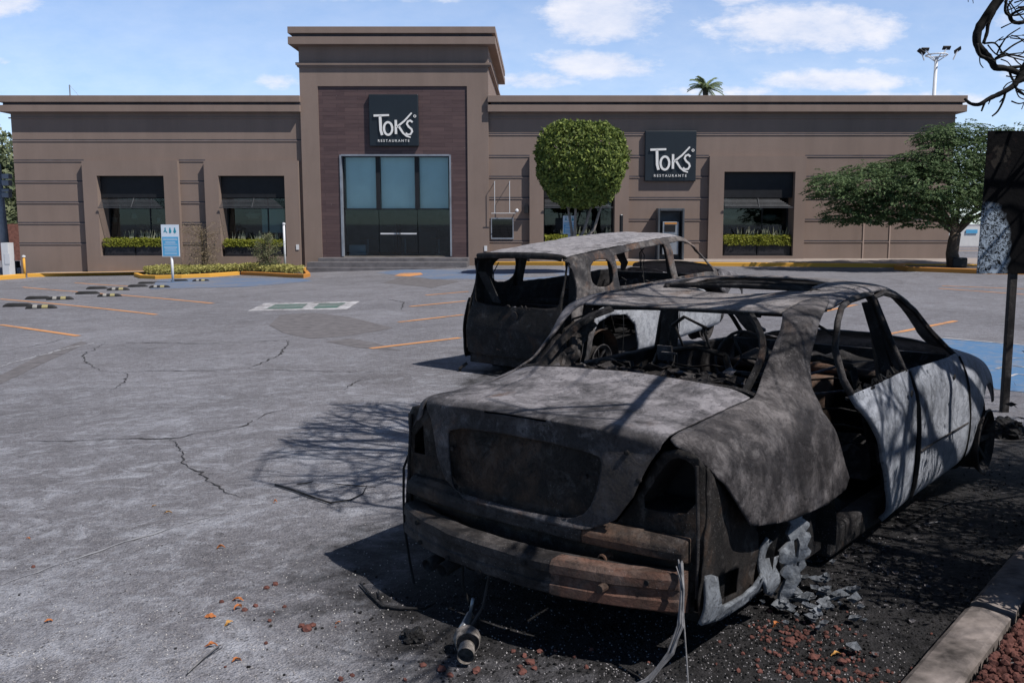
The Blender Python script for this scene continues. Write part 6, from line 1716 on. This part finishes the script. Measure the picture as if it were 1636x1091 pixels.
# burnt sign right of the saloon
def burnt_sign():
    g = G(1604, 658); Y = g.y; a = W(1571, 210, Y); b = W(1557, 437, Y); z1 = a.z-g.z; z0 = b.z-g.z; h = .36
    e = empty('burnt_sign', g, R(0), 'scorched black sign board with blistered white patch on a grey post', 'sign')
    m, t, bb = mat('blistered', None, .8, 0, .3); co = objco(t)
    sp = t.new('ShaderNodeSeparateXYZ'); t.put(sp.inputs[0], co)
    # surviving white film: a patch at the lower left, eaten away in blisters
    co = t.vmath('ADD', co, t.scale(t.vmath('SUBTRACT', t.new('ShaderNodeTexNoise').outputs[1], (.5,.5,.5)), (.10,0,.10))) if False else co
    d = t.vmath('LENGTH', t.scale(t.vmath('SUBTRACT', co, (-.29, 0, z0+.22)), (1/.22, 0, 1/.42)))
    big = t.rng(t.math('ADD', d, t.math('MULTIPLY', t.noise(co, 7., 3), .5)), 1.32, 1.12)
    big = t.math('MULTIPLY', big, t.rng(sp.outputs[0], -.02, -.06))
    bl = t.rng(t.noise(co, 30., 6, .8, 1.6), .47, .53)
    bl2 = t.math('MAXIMUM', bl, t.rng(t.noise(co, 11., 3), .60, .63))
    c = t.mix(t.math('MULTIPLY', big, bl2), (.004,.004,.005), (.34,.41,.50))
    tri = t.math('MULTIPLY', t.rng(t.vmath('LENGTH', t.scale(t.vmath('SUBTRACT', co, (-.20, 0, z1-.24)), (1/.10, 0, 1/.13))), 1., .9), t.rng(t.noise(co, 14., 4), .46, .54))
    c = t.mix(tri, c, (.025,.022,.02))
    sm = t.math('MULTIPLY', t.rng(t.noise(co, 9., 5), .58, .68), t.rng(sp.outputs[2], z1-.6, z1-.3)); c = t.mix(t.math('MULTIPLY', sm, .5), c, (.02,.014,.014))
    t.put(bb.inputs['Base Color'], c); bb.inputs['Specular IOR Level'].default_value = .08; bump(t, bb, t.noise(co, 35., 4), .4, .01)
    M = MB(); n = 10
    V = []
    for i in range(n+1):
        for j in range(21):
            x = -h+2*h*i/n; z = z0+(z1-z0)*j/20; V.append((x+(.03 if i == 0 and j > 0 else 0)*j/20, -.05+.008*noise.noise(Vector((x*4,0,z*4))), z))
    M.add(V, [(i*21+j,(i+1)*21+j,(i+1)*21+j+1,i*21+j+1) for i in range(n) for j in range(20)])
    o = M.build('board', m, e); sd = o.modifiers.new('t','SOLIDIFY'); sd.thickness = .012
    mb = MB(); mb.box((-.035,-.03,-.05),(.035,.03,z1-.2)); mb.build('post', M_['mid_metal'], e, bevel=.006)
burnt_sign()
# ================================================================== wheel stops
STOPS = [(29,490,44,0,'nearest'),(66,493,46,1,''),(61,478,38,0,''),(96,479,40,1,''),(140,470,36,0,''),(175,474,36,1,''),(155,462,32,0,''),(189,464,34,1,''),(220,458.5,30,0,''),(255,460,32,1,''),(234,453.5,26,0,''),(321,449.5,26,1,''),(287,449.5,26,0,'')]
SL = ['plain black wheel stop nearest the left edge of the picture','banded black wheel stop nearest the left edge, lowest of its row','plain black wheel stop second up at the left edge','banded black wheel stop second up from the bottom left','plain black wheel stop in the third row from the bottom left','banded black wheel stop in the third row from the bottom left',
      'plain black wheel stop in the fourth row, left of a banded one','banded black wheel stop in the fourth row from the bottom left','plain black wheel stop just left of the blue sign post','banded black wheel stop just in front of the blue sign post','plain black wheel stop farthest back in the left rows','banded black wheel stop right of the blue sign, on the worn blue bay','plain black wheel stop just right of the blue sign post']
def wheel_stop():
    e = empty('wheel_stop', (0,0,0), 0, 'x', 'wheel stop', 'black rubber wheel stops')
    L = .46; n = 12; vs = []; prof = [(-.075,0),(-.07,.05),(-.035,.10),(.035,.10),(.07,.05),(.075,0)]
    for i in range(n+1):
        x = -L+2*L*i/n; k = min(1, (1-abs(x)/L)/.28+.16); k = k**.6
        vs += [(x, a, max(0, b*k)) for a, b in prof]
    m = MB().add(vs, [(i*6+j,(i+1)*6+j,(i+1)*6+j+1,i*6+j+1) for i in range(n) for j in range(5)]+[tuple(range(6)), tuple(n*6+j for j in range(6))[::-1]])
    m.build('body', M_['stop_rubber'], e)
    return e, L
def bands(e):
    for x0, x1, c in ((-.24,-.10,'stop_white'),(.04,.22,'stop_yellow')):
        m = MB(); m.add([(x0,-.0755,.02),(x1,-.0755,.02),(x1,-.073,.052),(x0,-.073,.052),(x1,-.037,.103),(x0,-.037,.103),(x1,.033,.1035),(x0,.033,.1035)], [(0,1,2,3),(3,2,4,5),(5,4,6,7)])
        m.build('reflective_band', M_[c], e)
p0, _ = wheel_stop(); p1, _ = wheel_stop(); bands(p1)
def clone(o, parent=None):
    c = o.copy(); col.objects.link(c)
    if parent: c.parent = parent
    for ch in [x for x in bpy.data.objects if x.parent == o]: clone(ch, c)
    return c
protos = [p0, p1]; used = [False, False]
for (u, v, w_, k, _), lb in zip(STOPS, SL):
    o = protos[k] if not used[k] else None
    if o is None: o = clone(protos[k])
    used[k] = True; o['label'] = lb
    g = G(u, v); o.location = g+Vector((0,0,.003)); o.rotation_euler = (0,0,R(8)); s = w_/FPX*g.y/.92; o.scale = (s, s*1.15, s*1.15)

# ================================================================== burnt bare tree to the right of the picture
def cut_branch(p):
    sx, sy = p.x-.62*p.z, p.y+.40*p.z      # crown shaped so its shadow stays within the wanted patch of ground
    if sx < -.8 and (sx < -2.05 or sy < 5.0+(-.8-sx)*.8 or sy > 9.4): return True
    return p.y > .3 and p.x/p.y < .545 and (p.z-EYE)/p.y < .255
def bare_tree():
    root = Vector((4.9, 5.0, gz(4.9,5.0)))
    e = empty('burnt_tree', root, 0, 'charred leafless tree whose curving black branches hang in at the top right corner', 'tree')
    mb = MB(); rr = random.Random(23)
    tr = MB(); tr.tube([(0,0,-.1),(.05,.05,.8),(-.1,.1,1.7),(-.25,.2,2.6),(-.3,.3,3.3)], [.24,.19,.17,.14,.12], 12); tr.build('trunk', M_['burnt_bark'], e, smooth=True)
    count = [0]
    def grow(p, d, r, depth, L):
        pts = [p]; rs = [r]; r = r*1.0; q = p.copy(); dd = d.copy(); n = 7; bend = Vector((rr.gauss(0,1), rr.gauss(0,1), rr.gauss(0,.6)))*.24; ok = True
        for i in range(n):
            dd = (dd+bend*.55+Vector((rr.gauss(0,.10), rr.gauss(0,.10), rr.gauss(0,.08)))).normalized()
            nq = q+dd*L/n
            if cut_branch(nq+root) : 
                dd.z += .5; dd.normalize(); nq = q+dd*L/n
                if cut_branch(nq+root): ok = False; break
            if (nq+root).z < 1.9: dd.z += .4; nq = q+dd.normalized()*L/n
            q = nq; pts.append(q.copy()); rs.append(r*(1-.62*(i+1)/n))
            if depth > 0 and i >= 1 and rr.random() < (.75 if depth > 1 else .66):
                ax = Vector((rr.gauss(0,1), rr.gauss(0,1), rr.gauss(0,.7))).normalized(); nd = (dd+ax*.85).normalized()
                grow(q, nd, rs[-1]*rr.uniform(.58,.82), depth-1, L*rr.uniform(.5,.75))
        if len(pts) > 1: mb.tube(pts, rs, 7 if r > .03 else (5 if r > .012 else 4)); count[0] += 1
    top = Vector((-.3,.3,3.2))
    for d, L, r in [((-.95,.2,.22),3.4,.085),((-.85,-.15,.3),3.2,.08),((-1,-.1,.2),3.9,.085),((-.9,.5,.25),3.5,.075),((-1,.1,.32),3.6,.085),((-.8,.55,.35),3.8,.08),((-.9,-.35,.45),3.4,.08),((-.35,.9,.4),3.0,.075),((.1,-.9,.6),2.4,.07),((.8,.3,.8),2.4,.07),((-.6,.9,.15),3.2,.085),((-1,.35,.12),3.2,.07),((-.2,.2,1),2.2,.07),((-1.,.0,.1),3.0,.06),((-.75,.2,.6),3.4,.07)]:
        grow(top+Vector((rr.uniform(-.1,.1),0,rr.uniform(-.7,.1))), Vector(d).normalized(), r, 3, L)
    for k in range(16):
        o_ = Vector((rr.uniform(.6,1.6), rr.uniform(5.0,7.0), rr.uniform(3.4,4.1)))-root
        st = Vector((1.9,5.3,3.6))-root
        mb.tube([st, st.lerp(o_, .5)+Vector((0,0,.12)), o_], [.035,.028,.022], 6)
        grow(o_, Vector((-1, rr.uniform(-.5,.9), rr.uniform(-.1,.4))).normalized(), .022, 2, 1.5)
    mb.tube([top, (top+Vector((1.9,5.3,3.6))-root)*.5+Vector((0,0,.2)), Vector((1.9,5.3,3.6))-root], [.09,.065,.05], 8)
    mb.build('branches', M_['burnt_bark'], e, smooth=True)
    # the limbs that hang into view
    mb = MB(); Y = 6.6
    def px(pts, r, dy=0.):
        P = [W(u, v, Y+dy)-root for u, v in pts]; n = len(P)
        Q = []; rs = []
        for i in range(n-1):
            for k in range(4):
                f = k/4; p0 = P[max(i-1,0)]; p1 = P[i]; p2 = P[i+1]; p3 = P[min(i+2,n-1)]
                Q.append(.5*((2*p1)+(p2-p0)*f+(2*p0-5*p1+4*p2-p3)*f*f+(3*p1-p0-3*p2+p3)*f**3))
        Q.append(P[-1]); m = len(Q)
        rs = [r[0]+(r[1]-r[0])*i/(m-1) for i in range(m)]
        rs = [x*(1+.18*noise.noise(Vector((i*.9, r[0]*50, 3)))) for i, x in enumerate(rs)]
        mb.tube(Q, rs, 8)
    k = .0042
    px([(1640,-60),(1615,-25),(1597,-2),(1578,25),(1563,48),(1561,70),(1572,84),(1584,98),(1590,108),(1608,110),(1640,122)], (9*k,4.6*k))
    px([(1600,-4),(1590,15),(1579,38),(1577,52),(1571,70)], (4*k,2.6*k), .05)
    px([(1561,70),(1565,88),(1578,94),(1590,100)], (3*k,3*k), -.05)
    px([(1640,124),(1626,130),(1617,139),(1600,149),(1580,158),(1565,167),(1551,166),(1541,158)], (5.5*k,2.2*k))
    px([(1648,90),(1634,112),(1626,128),(1619,139)], (6*k,5*k))
    px([(1606,149),(1602,163),(1594,178),(1585,186)], (2.2*k,1.2*k)); px([(1574,162),(1571,170),(1568,178)], (2.2*k,1.4*k)); px([(1602,158),(1597,164)], (1.4*k,1*k))
    px([(1583,158),(1579,167)], (1.3*k,.7*k))
    px([(1608,0),(1606,18),(1613,25),(1622,20),(1636,14)], (2.4*k,2*k)); px([(1613,25),(1617,34),(1628,37),(1645,33)], (3.4*k,3*k)); px([(1612,2),(1625,20),(1640,36)], (1*k,1*k)); px([(1618,0),(1610,12),(1616,25),(1640,22)], (1.6*k,1.2*k))
    px([(1590,94),(1605,83),(1620,72),(1640,62)], (1.8*k,1.2*k)); px([(1572,70),(1588,69),(1596,76),(1606,88),(1640,98)], (1.6*k,1*k)); px([(1578,72),(1590,86),(1600,88),(1640,84)], (1.2*k,.9*k))
    px([(1592,88),(1600,72),(1610,58),(1630,45)], (1.5*k,.9*k)); px([(1596,76),(1604,65)], (1*k,.6*k)); px([(1589,69),(1597,63),(1603,59)], (1*k,.7*k))
    px([(1590,95),(1612,88),(1640,93)], (2*k,1.2*k)); px([(1590,106),(1600,109),(1640,106)], (2.8*k,2.4*k)); px([(1565,92),(1566,102),(1571,109)], (1*k,.8*k)); px([(1560,62),(1558,78),(1562,88)], (.8*k,.6*k))
    px([(1612,112),(1616,124),(1620,130)], (2*k,2*k)); px([(1622,140),(1632,148),(1645,158)], (2*k,1.4*k)); px([(1622,140),(1628,155),(1640,160)], (1.2*k,.8*k)); px([(1616,162),(1628,166),(1640,163)], (1.3*k,.9*k)); px([(1640,150),(1638,160),(1632,175)], (1*k,.7*k))
    px([(1546,-8),(1547,4)], (.8*k,.5*k)); px([(1553,-8),(1555,6)], (.8*k,.5*k))
    rr2 = random.Random(9)
    for i in range(22):
        u, v = rr2.uniform(1595,1640), rr2.uniform(2,150); a = rr2.uniform(-.9,.9); pts = [(u,v)]
        for j in range(4): a += rr2.uniform(-.5,.5); pts.append((pts[-1][0]+11*math.cos(a), pts[-1][1]-9*math.sin(a)))
        if min(p[0] for p in pts) > 1588: px(pts, (1.1*k,.5*k), rr2.uniform(-.3,.3))
    mb.build('hanging_branches', M_['burnt_bark'], e, smooth=True)
    print('branches', count[0], len(mb.v))
bare_tree()

# added bushes, unseen beyond the right edge, put there to shade the ground
def shade_bush(x, y, r, h, label, seed):
    z = gz(x, y)+.05; e = empty('shade_bush', (x,y,z), 0, label, 'bush', 'added unseen bushes shading the ground'); rr = random.Random(seed); t = MB(); P = []; N = []
    for k in range(60):
        a = rr.uniform(0,6.283); q = rr.random()**.5; top = Vector((math.cos(a)*r*q, math.sin(a)*r*q, h*rr.uniform(.55,1.0))); m_ = top*.5+Vector((rr.gauss(0,.08),rr.gauss(0,.08),.05))
        t.tube([(math.cos(a)*.06,math.sin(a)*.06,0), m_, top], [.016,.010,.004], 4)
        for j in range(170): f = rr.uniform(.05,.95); c = top*f; P.append((c.x+rr.gauss(0,.09), c.y+rr.gauss(0,.09), max(.03,c.z+rr.gauss(0,.09)))); N.append((0,0,1))
    t.build('stems', M_['burnt_bark'], e); quad_cloud('charred_leaves', 'charcoal', P, N, (.014,.032), e, .5, seed, 1.)
for i, (x, y, r, h, lb) in enumerate([(2.62,3.78,.55,1.50,'added unseen bush shading the ground, nearest the camera'),(3.25,4.65,.62,1.5,'added unseen bush shading the ground, second from the camera'),(4.05,5.75,.68,1.6,'added unseen bush shading the ground, beside the burnt tree trunk'),(5.35,7.2,.7,1.4,'added unseen bush shading the ground, farthest from the camera')]): shade_bush(x, y, r, h, lb, 30+i)

# ================================================================== litter
def stick(pts, r, label, m='char', name='stick', h=.01):
    P = [G(u, v, h+0.) for u, v in pts]; base = P[0]; o = MB().tube([p-base for p in P], r, 6).build(name, M_[m], smooth=True); o.location = base
    return tag(o, label, 'stick' if name == 'stick' else name.replace('_', ' '))
stick([(575,932),(590,948),(603,960),(612,968)], [.008,.010,.012,.012], 'thick bent charred stick lying just left of the saloon shadow', h=.014) if False else None
def branchy(paths, label, name='stick', m='char'):
    base = G(*paths[0][0][0]); mb = MB()
    for pts, r in paths: mb.tube([G(u, v, h)-base for (u, v, h) in [(a[0], a[1], a[2] if len(a) > 2 else .012) for a in pts]], r, 6)
    o = mb.build(name, M_[m], smooth=True); o.location = base; return tag(o, label, name.replace('_',' '))
branchy([(((575,931),(592,950),(612,968),(640,971),(680,972)), [.004,.006,.008,.008,.004]), (((604,942),(606,952),(612,966)), [.003,.004,.006]), (((676,972),(690,966),(696,962)), [.006,.005,.003])], 'thick forked charred stick at the edge of the saloon shadow')
branchy([(((440,774),(470,783),(500,794),(528,803)), [.008,.008,.007,.006]), (((528,803),(560,798),(580,788),(586,776)), [.006,.005,.004,.003])], 'long thin V-shaped charred stick left of the saloon')
branchy([(((474,773),(486,772),(500,769)), [.004,.005,.003])], 'short thin charred stick above the long V-shaped one')
branchy([(((530,772),(560,775),(600,778)), [.003,.004,.003])], 'hair-thin straight twig in the branch shadows left of the saloon')
branchy([(((300,1074),(325,1050),(352,1030)), [.003,.004,.003])], 'thin grey twig at the bottom left among the orange leaves', m='cable')
branchy([(((1450,838),(1490,815),(1530,797)), [.007,.006,.004])], 'thin straight charred stick right of the open rear door')
branchy([(((1478,836),(1502,833)), [.003,.003])], 'tiny pale twig right of the open rear door', m='cable')
branchy([(((737,1006,.012),(744,995,.02),(751,980,.03)), [.016,.016,.014]), (((751,980,.03),(756,955,.10)), [.007,.007])], 'short metal rod sticking out of the shadow behind the saloon', 'metal_rod', 'steel')
# burnt canister
g = G(745, 1062); e = empty('burnt_canister', g, 0, 'rounded pale burnt metal canister lying open end towards the camera', 'canister')
Mx = Matrix.Translation((0,0,.052)) @ Matrix.Rotation(R(6),4,'Z') @ Matrix.Rotation(R(86),4,'X')
mb = MB(); mb.lathe([(.047,.0),(.050,.01),(.052,.03),(.050,.034),(.052,.045),(.050,.052),(.052,.06),(.045,.074),(.030,.082),(.0,.084)][::-1]+[], 32, Matrix.Translation((0,.065,.052)) @ Matrix.Rotation(R(6),4,'Z') @ Matrix.Rotation(R(90),4,'X') @ Matrix.Translation((0,0,0)) @ Matrix.Scale(-1,4,(0,0,1)) , cap=False)
for v in mb.v: v += Vector((noise.noise(v*30), noise.noise(v*30+Vector((5,5,5))), noise.noise(v*30+Vector((9,2,5)))))*.004
o = mb.build('shell', M_['canister'], e, smooth=True); sd = o.modifiers.new('t','SOLIDIFY'); sd.thickness = .003
MB().lathe([(.0,-.01),(.016,-.01),(.020,.0),(.030,.005),(.032,.03),(.032,.08)], 24, Matrix.Translation((0,.05,.050)) @ Matrix.Rotation(R(90),4,'X') , cap=False).build('core', M_['canister'], e, smooth=True)
def lump_thing(name, u, v, r, m, label, cat, seed, sub=3):
    bm = bmesh.new(); bmesh.ops.create_icosphere(bm, subdivisions=sub, radius=r)
    for q in bm.verts:
        p = q.co/r; q.co *= 1+.45*noise.noise(p*1.3+Vector((seed,0,0)))+.25*noise.noise(p*3.1+Vector((0,seed,0)))+.12*noise.noise(p*8); q.co.z *= .7
    me = bpy.data.meshes.new(name); bm.to_mesh(me); bm.free(); me.materials.append(M_[m]); o = bpy.data.objects.new(name, me); col.objects.link(o); g = G(u, v); o.location = g+Vector((0,0,r*.45)); return tag(o, label, cat)
lump_thing('charred_heap', 1603, 697, .13, 'char', 'black charred heap at the foot of the burnt sign', 'heap', 8, 4)
lump_thing('charred_lump', 662, 1022, .042, 'char', 'fist sized black charred lump left of the burnt canister', 'lump', 3, 4)
LR = [(53,906,.010,'small dark red volcanic stone at the far left above the pale crack'),(440,934,.014,'red volcanic stone, upper right of a pair left of the saloon shadow'),(426,940,.012,'red volcanic stone, lower left of a pair left of the saloon shadow'),(391,975,.012,'red volcanic stone beside the curled orange leaves'),(490,1006,.020,'largest red volcanic stone in a small cluster at the bottom centre left'),(482,1001,.014,'red volcanic stone at the left side of the small cluster'),(500,1000,.014,'red volcanic stone at the right side of the small cluster'),
      (676,1064,.013,'red volcanic stone farthest left of the burnt canister'),(705,1071,.018,'orange red volcanic stone nearest the left side of the burnt canister'),(719,1080,.013,'flat red volcanic stone at the canister shadow'),(761,1073,.016,'red volcanic stone touching the right side of the burnt canister'),(820,1042,.011,'round red volcanic stone right of the canister, uppermost'),(847,1060,.018,'bright red volcanic stone right of the canister, the biggest there'),(835,1075,.015,'dull red volcanic stone right of the canister, lowest'),(862,1042,.012,'red volcanic stone farthest right of the canister'),
      (1262,1028,.022,'red volcanic stone at the upper left of the spilled gravel'),(1300,1052,.020,'red volcanic stone in the middle of the spilled gravel'),(1345,1060,.020,'red volcanic stone at the right side of the spilled gravel')]
for i, (u, v, r, lb) in enumerate(LR): tag(lump_thing('volcanic_stone', u, v, r, 'lava', lb, 'stone', i*1.7+1, 2), group='red volcanic stones on the asphalt')
LV = [(246,809,.022,.2,'yellow leaf lying alone at the left, upper of two'),(268,821,.030,.3,'yellow leaf lying alone at the left, lower of two'),(353,877,.026,.1,'rust brown leaf between the pale crack and the saloon shadow'),(77,994,.024,.5,'orange leaf alone near the left edge'),(380,960,.036,-.2,'large curled orange leaf, upper one of a touching pair'),(379,974,.030,1.2,'upright orange leaf just below the large curled one'),(336,986,.036,.1,'straight orange leaf left of the curled pair'),(366,998,.024,.6,'yellow orange leaf below the curled pair'),(337,1033,.028,.5,'curled brown orange leaf low on the left'),(540,997,.018,0,'tiny orange leaf right of the red stone cluster'),(378,1057,.026,.8,'dark orange leaf nearest the bottom on the left'),(440,774+30,.012,0,'tiny brown leaf below the long V-shaped stick'),(45,1015-154,.018,.3,'pale orange leaf near the left edge above the pale crack'),(1335,1048,.026,.3,'bright yellow orange leaf among the spilled red gravel'),(1240,1000,.022,.7,'small orange leaf at the upper left of the spilled gravel')]
for i, (u, v, L, rot, lb) in enumerate(LV):
    g = G(u, v); mb = MB(); n = 8; vs = []
    for k in range(n+1):
        f = k/n; w_ = L*(.22+.05*(i%4))*math.sin(math.pi*min(.97,max(.03,f)))**(.6+.2*(i%3)); x = L*(f-.5)*(1.3+.25*(i%3))
        zc = (.005+.006*(i%3))*math.sin(f*3.1)+.004+(.006*f if i%2 else 0)
        vs += [(x,-w_+.004*math.sin(k*2.1+i),zc+w_*(.1+.25*(i%3))),(x,.003*math.sin(k+i),zc*.7),(x,w_+.003*math.sin(k*1.7+i),zc+w_*(.5-.2*(i%2)))]
    mb.add(vs, [(3*k+j,3*k+3+j,3*k+4+j,3*k+1+j) for k in range(n) for j in range(2)])
    o = mb.build('dry_leaf', M_['leaf_yellow' if 'yellow' in lb else 'dry_leaf']); o.location = g; o.rotation_euler = (((i*37)%9-4)*.09,((i*53)%7-3)*.10,rot); tag(o, lb, 'leaf', 'fallen dry leaves'); sd = o.modifiers.new('t','SOLIDIFY'); sd.thickness = .0008
